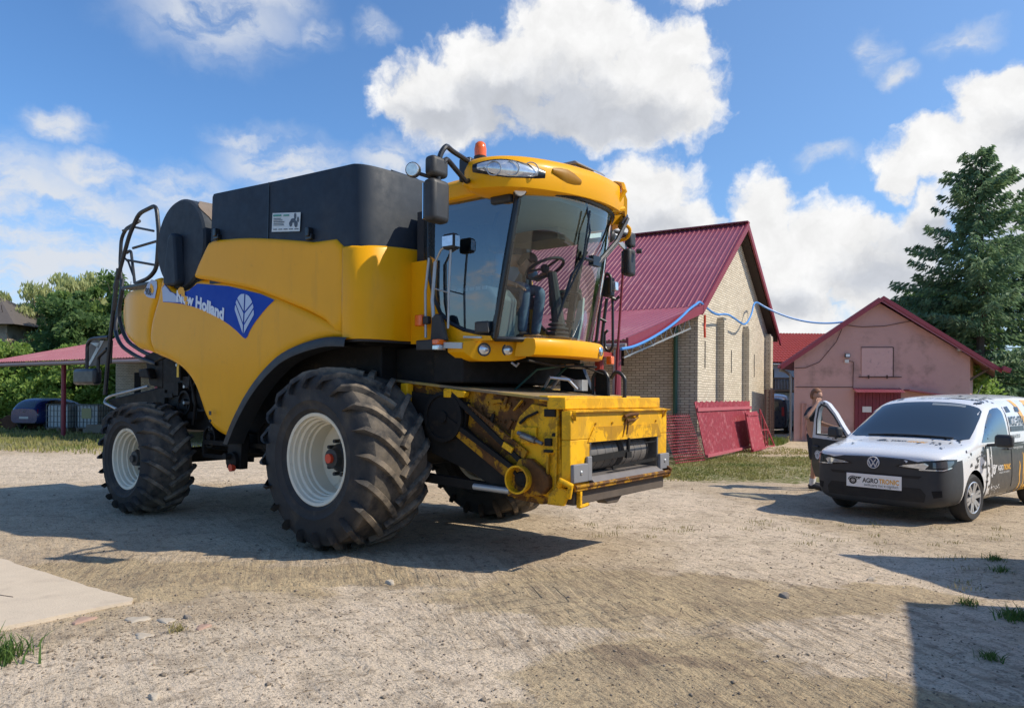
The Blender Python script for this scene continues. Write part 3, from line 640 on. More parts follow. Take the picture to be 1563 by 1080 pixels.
g = MB(); g.prism([(-.95, .02), (.62, .03), (.30, 1.2), (-1.05, 1.17)], lambda a, b, t: (a, t+.16*b, b), -.04, .0); g.build('sheet', redold, o3, smooth=0)
g = MB(); g.bar((-.98, -.05, .08), (.6, -.05, .08), .03, .06); g.bar((-1.0, .12, 1.1), (.3, .12, 1.1), .03, .06); g.build('batten', redold, o3, smooth=0)
o4 = thing('frame_stand', 'thin red triangular steel frame at the right end of the red boards', 'frame', (7.95, 23.3, 0), d_)
g = MB()
for q in [((-.2, .1, 1.25), (.95, -.1, .05)), ((-.2, .1, 1.25), (-.2, 0, 0)), ((-.2, 0, .06), (.95, -.1, .06)), ((.1, .05, .93), (.15, 0, .05)), ((.4, 0, .6), (.42, 0, .05)), ((-.2, .3, 1.0), (.9, .1, .05)), ((-.2, .05, .6), (.4, 0, .6))]: g.bar(q[0], q[1], .035)
g.build('bars', redold, o4, smooth=0)
rack = thing('steel_mesh_pile', 'bundle of dark steel mesh behind the header under the canopy', 'mesh bundle', (3.0, 17.3, 0), GA)
g = MB()
for i in range(14): g.bar((i*.085, .1, 0), (i*.085, .0, .5), .012)
for k in range(9): g.bar((0, .1-.012*k, .03+.055*k), (1.1, .1-.012*k, .03+.055*k), .012)
g.build('mesh', blackm, rack, smooth=0); MB().box(-.3, .9, .3, .9, 0, 1.02).build('crate_stack', brick, rack, smooth=0)
MB().box(-.2, .85, .25, .32, .9, 1.1).build('red_beam', redold, rack, smooth=0)
# ---------------------------------------------------------------- pink barn
pink = mat('pink_render', (.50, .29, .255), .92, vary=.13, vscale=1.1, col2=(.27, .165, .14), c2lo=.50, c2hi=.72, c2scale=1.0, bump=.25, bscale=30, detail=9)
pinkd = mat('pink_shutter', (.56, .34, .31), .85, col2=(.33, .22, .22), c2lo=.55, c2hi=.7, c2scale=5, vary=.1)
pb = thing('pink_barn', 'gabled barn with stained pink render, red door and grey loft hatch', 'barn', (10.55, 27.7, 0), math.atan2(-.7, 6.15))
PW = 6.19
shr = .50
g = MB(); g.prism([(0, 0), (PW, 0), (PW, 3.15), (3.05, 5.12), (0, 3.13)], lambda a, b, t: (a+shr*t, t, b), 0, 9); g.build('wall', pink, pb, smooth=0)
g = MB()
for (xa, za, xb, zb) in ((-.52, 2.80, 3.05, 5.30), (PW+.85, 2.72, 3.05, 5.30)):
    g.prism([(xa, za), (xb, zb), (xb, zb-.10), (xa, za-.10)], lambda a, b, t: (a+shr*t, t, b), -.32, 9.3)
prf = g.build('roof', roofred, pb, smooth=0)
g = MB()
for (xa, za, xb, zb) in ((-.55, 2.80, 3.05, 5.33), (PW+.9, 2.70, 3.05, 5.33)):
    g.prism([(xa, za+.01), (xb, zb+.02), (xb, zb-.14), (xa, za-.15)], lambda a, b, t: (a, t, b), -.36, -.321)
g.build('barge_board', trimred, prf, smooth=0)
MB().bar((PW+.85, -.5, 2.72), (PW+1.1, -.5, 2.62), .16).build('gutter_end', trimred, prf, smooth=0)
for q_ in (((PW+.02, .1, 2.3), (PW+.7, .1, 2.72)), ((-.02, .1, 2.35), (-.42, .1, 2.72))): MB().bar(q_[0], q_[1], .07).build('brace', mat('old_timber', (.10, .07, .05), .8), prf, smooth=0)
MB().tube([(-.5, .2, 2.66), (-.12, .1, 2.55), (-.10, .05, 2.3), (-.10, .05, 0)], .045, 8, rnd=.1).build('downpipe', mat('grey_pipe', (.2, .2, .21), .5), pb)
g = MB().box(2.40, 3.50, -.03, -.001, 2.42, 3.48)
ht = g.build('loft_hatch', pinkd, pb, smooth=0, bevel=.006)
g = MB(); g.bar((2.3, -.045, 2.40), (3.8, -.045, 2.40), .03); g.box(2.62, 2.67, -.06, -.035, 2.34, 2.47); g.box(3.27, 3.32, -.06, -.035, 2.34, 2.47); g.box(3.505, 3.53, -.04, -.002, 2.4, 3.5); g.box(2.39, 3.5, -.035, -.002, 3.485, 3.51)
g.build('hatch_rail', mat('rust', (.09, .045, .035), .8), ht, smooth=0)
g = MB()
for i in range(13): g.box(2.16+i*.125, 2.16+i*.125+.115, -.06-(i % 2)*.008, -.001, 0, 1.83)
dr = g.build('barn_door', mat('door_red', (.17, .018, .030), .6, vary=.2), pb, smooth=0)
g = MB().box(2.42, 2.74, -.085, -.07, 1.10, 1.31); dsg = g.build('notice', mat('paper', (.62, .60, .58), .8), dr, smooth=0)
g = MB(); text_on(g, 'NOTICE'[:0]+'. . . .', lambda a, b, h: (a, -.086-h, b), .09, width=.2, x0=2.48, y0=1.2); 
g = MB()
for i in range(17):
    xa = 2.08+i*.1; g.add([(xa, -.02, 1.98), (xa+.05, -.02, 2.0), (xa+.05, -.5, 1.84), (xa, -.5, 1.82)], [(0, 1, 2, 3)]); g.add([(xa+.05, -.02, 2.0), (xa+.1, -.02, 1.98), (xa+.1, -.5, 1.82), (xa+.05, -.5, 1.84)], [(0, 1, 2, 3)])
g.build('door_canopy', roofred, pb, smooth=0, solid=.01, recalc=False)
g = MB().prism([(3.9, 1.95), (5.2, 1.75), (5.2, 1.70), (3.9, 1.90)], lambda a, b, t: (a, t, b), -.5, -.001); g.build('small_canopy', roofred, pb, smooth=0)
for (x, z, nm, tx) in ((1.87, 3.19, 'floodlight', 1), (5.78, 3.42, 'floodlight', 0)):
    g = MB().box(x-.09, x+.09, -.16, -.06, z-.07, z+.07); l_ = g.build('floodlight', blackm if tx else galv, pb, smooth=0, bevel=.01)
    MB().box(x-.07, x+.07, -.166, -.161, z-.05, z+.05).build('lens', mat('lens_pale', (.7, .72, .75), .2), l_, smooth=0)
MB().box(1.80, 1.94, -.07, -.001, 2.92, 3.04).build('junction_box', mat('paper', (1, 1, 1)), pb, smooth=0)
g = MB(); g.tube([(1.95, -.02, 3.0), (2.12, -.02, 2.95), (2.10, -.02, 2.0)], .012, 5); g.tube([(.05, -.02, 2.02), (2.1, -.02, 2.02)], .014, 5)
g.tube([(4.1, -.03, 4.45), (3.2, -.03, 4.28), (2.4, -.03, 4.25), (1.75, -.05, 4.33)], .012, 5); g.tube([(1.75, -.05, 4.33), (1.5, -.03, 3.7), (.9, -.03, 2.95), (.4, -.03, 2.74), (.02, -.02, 2.72)], .012, 5)
g.build('cables', mat('rust', (1, 1, 1)), pb)
g = MB(); g.bar((.28, -.05, .08), (.28, -.05, 1.42), .04); g.bar((.43, -.05, .08), (.43, -.05, 1.42), .03); g.bar((.26, -.05, 1.40), (.45, -.05, 1.40), .03); g.build('wall_frame', mat('pink_metal', (.40, .20, .17), .7), pb, smooth=0)
# ---------------------------------------------------------------- white house with balcony
wh = thing('white_house', 'white house with red tiled roof and dark wooden balcony behind the pink barn', 'house', (13.2, 45, 0), R(2))
whm = mat('white_render', (.80, .82, .84), .9, vary=.06)
MB().box(0, 11, 0, 9, 0, 3.85).build('wall', whm, wh, smooth=0)
tile = mat('red_tile', (.36, .045, .03), .55, vary=.15)
g = MB(); n = 60; rows = []
for j in range(14):
    t = j/13.; y = -.7+t*5.2; z = 3.72+t*2.15
    for q in (0, 1):
        rows.append([(-.8+i*(12.6/(n*4)), y+(.0 if q else -.001), z+.04*abs(math.sin(i*math.pi/4))+(.045 if q else 0)) for i in range(n*4+1)])
g.grid(rows); wr_ = g.build('roof', tile, wh, smooth=0, recalc=False)
MB().prism([(-.7, 3.62), (4.5, 5.80), (9.7, 3.62)], lambda a, b, t: (t, a, b), -.7, 11.7).build('gable_fill', whm, wr_, smooth=0)
bal = MB()
for i in range(22): bal.bar((1.7+i*.09, -1.2, 2.06), (1.7+i*.09, -1.2, 2.72), .05)
bal.bar((1.6, -1.2, 2.76), (3.75, -1.2, 2.76), .10); bal.bar((1.6, -1.2, 2.04), (3.75, -1.2, 2.04), .12); bal.box(1.6, 3.75, -1.2, -.01, 1.92, 2.0); bal.bar((1.65, -1.2, 2.7), (1.65, -1.2, 3.7), .09)
bal.build('balcony', mat('dark_timber', (1, 1, 1)), wh, smooth=0)
MB().box(2.35, 2.75, -.03, -.001, 2.2, 3.35).build('window', dark, wh, smooth=0); MB().box(2.35, 2.8, -.03, -.001, 1.0, 1.6).build('window', dark, wh, smooth=0)
# wire fence panel by the hall corner
wf = thing('wire_fence', 'rusty wire mesh fence panel between the brick hall and the pink barn', 'fence', (9.6, 27.2, 0), R(64))
g = MB()
for i in range(9): g.bar((-2.2+i*.28, 0, 0), (-2.2+i*.28, 0, 1.9), .05 if i % 4 == 0 else .012)
for k in range(20): g.bar((-2.2, 0, .05+k*.095), (.05, 0, .05+k*.095), .01)
g.build('mesh', mat('rust', (1, 1, 1)), wf, smooth=0)
# ---------------------------------------------------------------- old house at left edge
oh = thing('old_house', 'old rendered house with a low hipped tile roof at the far left among trees', 'house', (-35.4, 46, 0), 0)
MB().box(0, 4.0, 0, 6, 0, 5.9).build('wall', mat('old_render', (.34, .29, .22), .9, vary=.2, col2=(.2, .17, .13), c2scale=1.5), oh, smooth=0)
g = MB(); g.add([(-.6, -.6, 5.85), (4.85, -.6, 5.85), (4.85, 6.6, 5.85), (-.6, 6.6, 5.85), (.5, 3, 8.0), (1.4, 3, 8.0)], [(0, 1, 5, 4), (1, 2, 5), (2, 3, 4, 5), (3, 0, 4), (3, 2, 1, 0)])
g.build('roof', mat('dark_tile', (.10, .085, .075), .8, vary=.3, vscale=6), oh, smooth=0)
MB().box(2.9, 3.5, -.02, -.001, 3.9, 5.2).build('window', dark, oh, smooth=0)
# ---------------------------------------------------------------- two barns outside the frame whose shadows fall into the yard
def barn_off(lab, pts, h):
    cx, cy = pts[0]; o = thing('side_barn', lab, 'barn', (cx, cy, 0)); q = [(x-cx, y-cy) for x, y in pts]
    MB().prism(q, lambda a, b, t: (a, b, t), 0, h-.12).build('wall', pink, o, smooth=0); MB().prism(q, lambda a, b, t: (a, b, t), h-.119, h).build('roof', roofred, o, smooth=0)
barn_off('low flat barn just outside the right edge that shades the foreground', [(6.38, 5.32), (5.30, 3.20), (4.4, 1.4), (9.0, -1.4), (12, 4.2)], 3.2)
barn_off('second low barn outside the right edge beyond the first one', [(6.44, 7.20), (6.92, 5.45), (9, 5.1), (12, 6.1)], 3.0)
# ---------------------------------------------------------------- trees
bark = mat('bark', (.08, .06, .045), .9, vary=.3, vscale=8, bump=.5, bscale=20)
def quads(C, size, flat=0, align=None):
    n = len(C); a = rng.normal(size=(n, 3)); a /= np.linalg.norm(a, axis=1)[:, None]
    if align is not None: a = align+.35*a; a /= np.linalg.norm(a, axis=1)[:, None]
    b = rng.normal(size=(n, 3)); b -= (b*a).sum(1)[:, None]*a; b /= np.linalg.norm(b, axis=1)[:, None]
    s = size*(.6+.8*rng.random(n))[:, None]
    A = a*s*(1.0 if align is None else 1.0); B = b*s*(.55 if align is None else .35)
    V = np.stack([C-A, C+B*.9, C+A, C-B*.9], 1).reshape(-1, 3); F = np.arange(n*4).reshape(-1, 4); return V, F
def limb(mb, p, d, L, r, depth, tips, up=.25):
    pts = [Vector(p)]; d = Vector(d).normalized()
    for i in range(4):
        d = (d+Vector((random.uniform(-.22, .22), random.uniform(-.22, .22), random.uniform(-.1, .2)*up*2))).normalized(); pts.append(pts[-1]+d*L/4)
    mb.tube(pts, [r, r*.55], 6)
    if depth == 0: tips.append((tuple(pts[-1]), tuple(pts[-2]))); return
    for k in range(random.choice((2, 3))):
        dd = (d+Vector((random.uniform(-.9, .9), random.uniform(-.9, .9), random.uniform(-.2, .6)))).normalized(); limb(mb, pts[-1] if k else pts[-2], dd, L*.68, r*.55, depth-1, tips, up)
    tips.append((tuple(pts[-1]), tuple(pts[-2])))
def broadleaf(x, y, h, rx, rz, ncl, nl, lsz, mt, label, zc=None, cl=.8, grp='trees behind the yard', droop=0, name='broadleaf_tree', z0=0, ry=None):
    o = thing(name, label, 'tree', (x, y, 0), 0, grp); ry = ry or rx
    mb = MB(); tips = []; mb.tube([(0, 0, 0), (.1, 0, h*.18), (0, .1, h*.36)], [.035*h, .022*h], 8)
    for k in range(5): a = k*1.257+random.random(); limb(mb, (0, 0, h*(.22+.05*k/2)), (math.cos(a)*.9, math.sin(a)*.9, 1.0), h*.32, .012*h, 2, tips)
    mb.build('trunk', bark, o)
    zc = zc if zc is not None else h-rz
    Cs = []
    for k in range(ncl):
        while True:
            q = rng.normal(size=3); q /= np.linalg.norm(q); rr = (.55+.5*rng.random())
            c = np.array([q[0]*rx*rr, q[1]*ry*rr, zc+q[2]*rz*rr])
            if c[2] > z0: break
        cr = cl*(.55+.8*rng.random())
        n = nl; p = rng.normal(size=(n, 3)); p /= np.linalg.norm(p, axis=1)[:, None]; p *= (rng.random(n)**.45)[:, None]*cr; p[:, 2] *= .62
        Cs.append(c+p)
    C = np.concatenate(Cs)
    al = None
    if droop:
        al = np.tile(np.array([[0, 0, -1.0]]), (len(C), 1)); al[:, :2] += rng.normal(size=(len(C), 2))*.25
    V, F = quads(C, lsz, align=al); fmesh('crown', V, F, mt, o); return o
lf_mid = leaf_mat('leaf_mid', (.14, .23, .06), (.20, .29, .08), .8, .5); lf_dark = leaf_mat('leaf_dark', (.09, .165, .05), (.13, .21, .07), .8, .5); lf_wil = leaf_mat('leaf_willow', (.38, .42, .17), (.46, .48, .22), .8, .5); lf_lime = leaf_mat('leaf_lime', (.22, .34, .07), (.28, .40, .10), .9, .5)
broadleaf(-30.6, 52, 9.9, 3.6, 4.4, 120, 210, .20, lf_wil, 'pale green willow whose top stands highest at the left of the combine', droop=1, name='willow', z0=.4)
broadleaf(-33.8, 50, 8.6, 2.6, 3.8, 80, 200, .19, lf_wil, 'smaller pale willow beside the old house at the far left', droop=1, name='willow', z0=.3)
broadleaf(-26.0, 48, 9.3, 3.4, 4.2, 110, 200, .17, lf_mid, 'rounded mid green tree directly left of the combine ladder', z0=.3)
broadleaf(-24.5, 42, 7.0, 2.6, 3.0, 90, 200, .16, lf_dark, 'low dark green tree behind the red canopy', z0=.2)
broadleaf(-31.0, 56, 9.2, 2.2, 3.4, 60, 180, .18, lf_dark, 'dark tree showing between the two willows', z0=.3)
broadleaf(-21.0, 46, 8.6, 3.0, 4.0, 90, 200, .17, lf_mid, 'green tree half hidden behind the rear of the combine', z0=.3)
broadleaf(-27.6, 40, 4.2, 3.2, 2.1, 80, 200, .13, lf_lime, 'bright green shrub seen under the canopy behind the blue hatchback', z0=.1, grp='shrubs under the trees', name='shrub', ry=1.5)
broadleaf(-22.4, 39, 4.0, 2.8, 2.0, 80, 200, .13, lf_lime, 'bright green shrub seen under the canopy behind the white tanks', z0=.1, grp='shrubs under the trees', name='shrub', ry=1.5)
broadleaf(-32.5, 43, 4.6, 3.0, 2.2, 80, 200, .14, lf_mid, 'green shrub at the left edge beside the scrap heap', z0=.1, grp='shrubs under the trees', name='shrub', ry=1.5)
broadleaf(23.6, 43, 7.6, 2.8, 3.2, 110, 200, .15, lf_dark, 'dark leafy tree rising over the right slope of the pink barn roof', z0=.5)
broadleaf(19.4, 32, 3.0, 1.3, 1.5, 40, 160, .10, lf_lime, 'lime green bush between the pink barn and the spruce', z0=.1, grp='shrubs under the trees', name='shrub')
broadleaf(27.5, 46, 8.5, 3.6, 4.0, 110, 200, .16, lf_mid, 'green tree behind the large spruce at the right edge', z0=.3)
def spruce(x, y, h, rb, label, seed, mt):
    rs = random.Random(seed); o = thing('spruce', label, 'tree', (x, y, 0), 0, 'spruces at the right')
    tm = MB().tube([(0, 0, 0), (.05, 0, h*.5), (0, 0, h)], [.26, .02], 8); C = []; AL = []
    z = 1.2; 
    while z < h-.15:
        t = (z/h); rad = rb*(1-t)**.62*(.8 if z < 2.5 else 1)
        for k in range(rs.choice((3, 4, 5)) if t < .9 else 3):
            a = rs.random()*6.283; L = rad*rs.uniform(.55, 1.2)+.12; rise = rs.uniform(-.05, .25)+(.5*t); pts = []
            for i in range(9):
                s = i/8.; pts.append(np.array([math.cos(a)*L*s, math.sin(a)*L*s, z+rise*L*s*.6-.30*L*s*s*(1-t)+.12*L*s**3]))
            if L > .8: tm.tube([tuple(p) for p in pts[::2]], [.035*(1-t)+.012, .006], 4)
            side = np.array([-math.sin(a), math.cos(a), 0])
            m = int(22+78*L*.6)
            for j in range(m):
                s = rs.random()**.7; p = pts[int(s*7.99)]*(1-(s*8 % 1))+pts[min(int(s*7.99)+1, 8)]*(s*8 % 1) if s < .999 else pts[8]
                wd = (.36*L*(1-s)*1.0+.10)*rs.uniform(-1, 1); q = p+side*wd+np.array([0, 0, -abs(rs.gauss(0, .13))-.06*abs(wd)])
                C.append(q); AL.append(np.array([math.cos(a)*.6, math.sin(a)*.6, -.25])+side*np.sign(wd)*.5+np.array([0, 0, -.5*rs.random()]))
        z += rs.uniform(.15, .30)+.05*(1-t)
    tm.build('trunk', bark, o, recalc=False)
    AL = np.array(AL); AL /= np.linalg.norm(AL, axis=1)[:, None]
    V, F = quads(np.array(C), .155, align=AL); fmesh('crown', V, F, mt, o)
sp_m = leaf_mat('spruce_needles', (.14, .235, .13), (.20, .30, .14), 1.0, .45)
spruce(24.0, 38, 14.6, 5.4, 'tall dark spruce with ragged branches beside the pink barn', 5, sp_m)
spruce(28.4, 40, 13.0, 3.8, 'second spruce cut by the right edge of the picture', 9, sp_m)
# far treeline closing the horizon
def far_wood():
    C = []
    for i in range(420):
        a = R(rng.uniform(-48, 48)); d = rng.uniform(75, 100); hh = rng.uniform(3, 6.2); c = np.array([math.sin(a)*d, math.cos(a)*d, hh*.5])
        n = 120; p = rng.normal(size=(n, 3)); p /= np.linalg.norm(p, axis=1)[:, None]; p *= np.array([2.6, 2, hh*.55])*(rng.random(n)**.4)[:, None]; C.append(c+p)
    V, F = quads(np.concatenate(C), .45); o = fmesh('far_wood', V, F, lf_mid); tag(o, kind='stuff')
far_wood()
# ================================================================ COMBINE HARVESTER  (local frame: x forward, y to its left, z up; origin under the front axle)
combine = thing('combine_harvester', 'large yellow combine harvester with black grain tank, glazed cab and no header', 'combine harvester', (-1.008, 9.077, 0), R(-37.3))
CB = combine
def yellow_mat(name, base, grime=.25, lo=.52, hi=.72, sc=2.2, rust=0, rough=.40, coat=.07):
    m = bpy.data.materials.new(name); m.use_nodes = True; T = NT(m.node_tree)
    b = T.n('ShaderNodeBsdfPrincipled'); o = T.n('ShaderNodeOutputMaterial'); T.link(b.outputs[0], o.inputs[0]); tc = T.n('ShaderNodeTexCoord').outputs['Object']
    c = T.mix(1.0, base, T.mix(T.noise(tc, 1.4, 4, .6), (.90,)*3, (1.08,)*3), 'MULTIPLY')
    st = T.noise(T.v('MULTIPLY', tc, (1, 1, .18)), 7, 6, .65)
    c = T.mix(T.m('MULTIPLY', T.smooth(st, lo, hi), grime), c, (.34, .20, .05))
    f = T.smooth(T.noise(tc, sc*6, 8, .7), .60, .70)
    c = T.mix(T.m('MULTIPLY', f, grime*.8), c, (.10, .07, .04))
    if rust:
        f1 = T.smooth(T.noise(tc, 3.2, 9, .68, .6), .50-.05*(rust > 1), .57-.04*(rust > 1)); f2 = T.smooth(T.noise(tc, 8, 9, .72, .4), .52, .58)
        c = T.mix(T.m('MULTIPLY', T.m('MAXIMUM', f1, T.m('MULTIPLY', f2, .8)), rust), c, T.mix(T.noise(tc, 14, 5, .7), (.028, .017, .010), (.20, .085, .025)))
        sc2 = T.noise(T.v('MULTIPLY', tc, (3, 3, .5)), 22, 3, .6); c = T.mix(T.m('MULTIPLY', T.smooth(sc2, .62, .68), rust*.7), c, (.05, .03, .02))
    T.link(c, b.inputs['Base Color']); b.inputs['Roughness'].default_value = rough; b.inputs['Coat Weight'].default_value = coat; b.inputs['Coat Roughness'].default_value = .12; b.inputs['Specular IOR Level'].default_value = .16
    bp = T.n('ShaderNodeBump'); bp.inputs['Strength'].default_value = .05 if not rust else .3; bp.inputs['Distance'].default_value = .01; T.link(T.noise(tc, 3 if not rust else 16, 4), bp.inputs['Height']); T.link(bp.outputs[0], b.inputs['Normal'])
    return m
YB = (.78, .365, .004)
yel = yellow_mat('yellow_paint', YB, .16); yelw = yellow_mat('yellow_worn', (.80, .42, .010), .45, rust=.55, rough=.5, coat=.05); yelr = yellow_mat('yellow_rusty', (.40, .20, .012), .8, rust=1.25, rough=.65, coat=0)
yelf = yellow_mat('yellow_front', (.82, .44, .012), .40, rust=.28, rough=.45, coat=.1)
bluem = mat('decal_blue', (.005, .045, .34), .45, spec=.12, coat=0, vary=.08); silverdec = mat('decal_silver', (.36, .42, .56), .4, vary=.1); whitel = mat('decal_white', (.62, .66, .72), .4)
tank_m = mat('tank_plastic', (.016, .025, .038), .62, spec=.35, vary=.15, col2=(.036, .042, .050), c2lo=.45, c2hi=.75, c2scale=1.3, bump=.04)
blk = mat('black_plastic', (.020, .022, .025), .55, vary=.2, col2=(.045, .042, .038), c2lo=.5, c2hi=.75)
blkg = mat('black_gloss', (.010, .011, .013), .3, vary=.2)
void = mat('greasy_black', (.010, .009, .008), .7, spec=.3, vary=.5, vscale=7, col2=(.030, .022, .014), c2lo=.55, c2hi=.7, c2scale=5)
def rubber_tread():
    m = mat('rubber_base', (.036, .035, .035), .78, spec=.3, vary=.25, vscale=5, col2=(.10, .080, .058), c2lo=.48, c2hi=.80, c2scale=3.2, bump=.25, bscale=60)
    T = NT.__new__(NT); T.t = m.node_tree; b = [n for n in m.node_tree.nodes if n.type == 'BSDF_PRINCIPLED'][0]
    tc = T.n('ShaderNodeTexCoord').outputs['Object']; r = T.v('LENGTH', T.v('MULTIPLY', tc, (1, 0, 1))); sp_ = T.n('ShaderNodeAttribute'); sp_.attribute_name = 'lug'
    old = b.inputs['Base Color'].links[0].from_socket
    f = T.m('MULTIPLY', sp_.outputs['Fac'], T.smooth(T.noise(tc, 6, 5, .65), .30, .62))
    T.link(T.mix(f, old, T.mix(T.noise(tc, 20, 4, .6), (.17, .135, .10), (.28, .23, .17))), b.inputs['Base Color']); return m
rubber = rubber_tread()
_ = mat('rubber', (.026, .026, .028), .75, spec=.3, vary=.25, vscale=5, col2=(.15, .12, .088), c2lo=.46, c2hi=.76, c2scale=3.2, bump=.25, bscale=60)
rimw = mat('rim_white', (.68, .63, .50), .45, vary=.08, col2=(.36, .30, .20), c2lo=.58, c2hi=.75, c2scale=5)
steel = mat('worn_steel', (.22, .21, .20), .4, metal=.7, vary=.25, vscale=8, col2=(.12, .08, .05), c2lo=.5, c2hi=.65, c2scale=9)
orange = mat('orange_lens', (.75, .13, .01), .15, coat=.5); lampg = mat('lamp_glass', (.62, .65, .68), .08, metal=.55, vary=.35, vscale=22, coat=1); redc = mat('red_cap', (.62, .06, .02), .5)
stick_m = mat('sticker_yellow', (.75, .48, .02), .5)
# --- wheels
def make_wheel(cx, cy, cz, side, Rr, wd, rr, dish, nl, name_lab=None, seed=0):
    """side=-1: outer face towards -y"""
    s = side; hw = wd/2
    K = Rr/.965
    rim = MB(); fo = hw-.07
    # profile r,h with h positive towards outer face
    pr = [(rr+.02, fo), (rr+.035, fo+.015), (rr+.02, fo+.025), (rr-.010, fo+.018), (rr-.016, fo-.02), (rr-.034, fo-.028), (rr-.038, fo-.07), (rr-.062, fo-.082), (rr-.066, fo-.13), (rr-.080, fo-.14), (rr-.076, fo-.19), (rr-.098, fo-.20), (rr-.096, fo-dish), (rr-.12, fo-dish-.012), (rr*.42, fo-dish-.02), (rr*.36, fo-dish+.02), (.05, fo-dish+.02), (0.001, fo-dish+.02)]
    rim.lathe([(r, h*s) for r, h in pr], (0, 0, 0), 'y', 64, cap=False)
    inn = [(rr+.02, -fo), (rr-.04, -fo), (rr-.08, -fo+.1), (rr-.08, fo-dish-.03)]; rim.lathe([(r, h*s) for r, h in inn], (0, 0, 0), 'y', 48, cap=False)
    wobj_ = rim.build('wheel', rimw, CB, smooth=40); wobj_.location = (cx, cy, cz)
    # tyre carcass
    p = [(rr-.005, fo-.02), (rr+.015, fo+.01), (rr+.06, hw-.022), (rr+.068, hw-.010), (rr+.080, hw-.012), (rr+.15*K, hw+.003), (rr+.158*K, hw+.010), (rr+.168*K, hw+.004), (Rr*.78, hw+.002), (Rr*.875, hw-.03), (Rr*.93, hw-.075), (Rr*.947, hw*.62), (Rr*.953, 0)]
    p = p+[(r, -h) for r, h in p[::-1][1:]]
    t = MB(); t.lathe([(r, h*s) for r, h in p], (0, 0, 0), 'y', 72, cap=False)
    lug_h = Rr*.056
    for sd in (1, -1):
        for k in range(nl):
            th0 = 2*math.pi*(k+(.5 if sd > 0 else 0))/nl
            path = []
            for i in range(9):
                q = i/8.; y = sd*(-.03*hw+q*(hw*1.03)); dth = .50*q**.85*K*.82; rb = np.interp(abs(y), [0, hw*.62, hw-.075, hw-.03], [Rr*.953, Rr*.947, Rr*.93, Rr*.88]); path.append((th0+dth, y, rb, rb+lug_h*(1 if q < .85 else .9)))
            path.append((th0+.50*K*.82+.02, sd*(hw+.012), Rr*.83, Rr*.845)); path.append((th0+.50*K*.82+.03, sd*(hw+.012), Rr*.78, Rr*.785))
            rows = []; n = len(path)
            for i, (th, y, r0, r1) in enumerate(path):
                a = path[max(i-1, 0)]; c = path[min(i+1, n-1)]; tx = (c[0]-a[0])*Rr; ty = c[1]-a[1]; L = math.hypot(tx, ty)+1e-6; wn = .031*K*(1.1 if i < 3 else 1.0); ax, ay = (-ty/L*wn, tx/L*wn)
                def pt(th_, y_, r_): return (r_*math.cos(th_), y_, r_*math.sin(th_))
                sg = 1.35
                out = sd*(.03 if i >= n-2 else 0)
                rows.append([pt(th+ax*sg/Rr, y+ay*sg, r0-.01), pt(th+ax*.85/Rr, y+ay*.85+out, r1), pt(th-ax*.85/Rr, y-ay*.85+out, r1), pt(th-ax*sg/Rr, y-ay*sg, r0-.01)])
            t.grid(rows); m0_ = len(t.v)-len(rows)*4; t.f.append((m0_, m0_+1, m0_+2, m0_+3)); t.mi.append(0); m1_ = len(t.v)-4; t.f.append((m1_+3, m1_+2, m1_+1, m1_)); t.mi.append(0)
    ty = t.build('tyre', rubber, wobj_, smooth=38); at_ = ty.data.attributes.new('lug', 'FLOAT', 'POINT')
    rv = np.array([math.hypot(v_.co.x, v_.co.z) for v_ in ty.data.vertices]); yv = np.array([abs(v_.co.y) for v_ in ty.data.vertices])
    at_.data.foreach_set('value', np.where((rv > Rr*.965) & (yv < hw*1.02), 1.0, np.where((rv > Rr*.925), .45, .0)).astype(np.float32))
    hb = MB(); d0 = (fo-dish+.02)*s
    hb.lathe([(rr*.34, d0), (rr*.33, d0+.05*s), (.11, d0+.09*s), (.10, d0+.16*s), (.001, d0+.17*s)], (0, 0, 0), 'y', 24, cap=False)
    for k in range(10):
        a = 2*math.pi*k/10; x, z = rr*.40*math.cos(a), rr*.40*math.sin(a); hb.cyl((x, d0-.01*s, z), (x, d0+.075*s, z), .021, 8)
    hb.build('hub', blk, wobj_, smooth=30)
    cp_ = MB(); cp_.cyl((0, d0+.165*s, 0), (0, d0+.20*s, 0), .05, 16); cp_.build('hub_cap', redc if Rr > .9 else blk, wobj_, smooth=30)
    return wobj_
make_wheel(0.0, -1.72+.39, .945, -1, .965, .86, .462, .36, 20)
make_wheel(0.0, 1.72-.39, .945, 1, .965, .86, .462, .36, 20)
for sgn in (-1, 1):
    wr2 = make_wheel(-3.93, sgn*(1.80-.28), .735, sgn, .765, .64, .39, .26, 20)
# --- chassis and running gear
g = MB(); g.box(-4.35, .30, -1.08, 1.08, 1.12, 2.9); g.box(.30, .95, -.86, .86, 1.12, 2.14); g.box(-3.2, -.5, -1.0, 1.0, .86, 1.12); g.box(.95, 1.36, -.95, .95, 1.75, 2.14)
g.prism([(-4.35, 1.2), (-4.35, 2.6), (-4.75, 2.5), (-4.8, 1.9)], lambda a, b, t: (a, t, b), -1.0, 1.0)
g.build('chassis', void, CB, bevel=.02, smooth=0)
g = MB(); g.tube([(0, -1.0, .95), (0, 1.0, .95)], .17, 16); g.box(-.25, .25, -.95, -.6, .75, 1.3); g.box(-.25, .25, .6, .95, .75, 1.3); g.build('front_axle', void, CB)
g = MB(); g.tube([(-3.93, -1.25, .74), (-3.93, 1.25, .74)], .11, 12); g.box(-4.1, -3.75, -.35, .35, .7, 1.2); g.bar((-3.75, -1.2, .8), (-3.75, 1.2, .8), .06); g.build('rear_axle', void, CB)
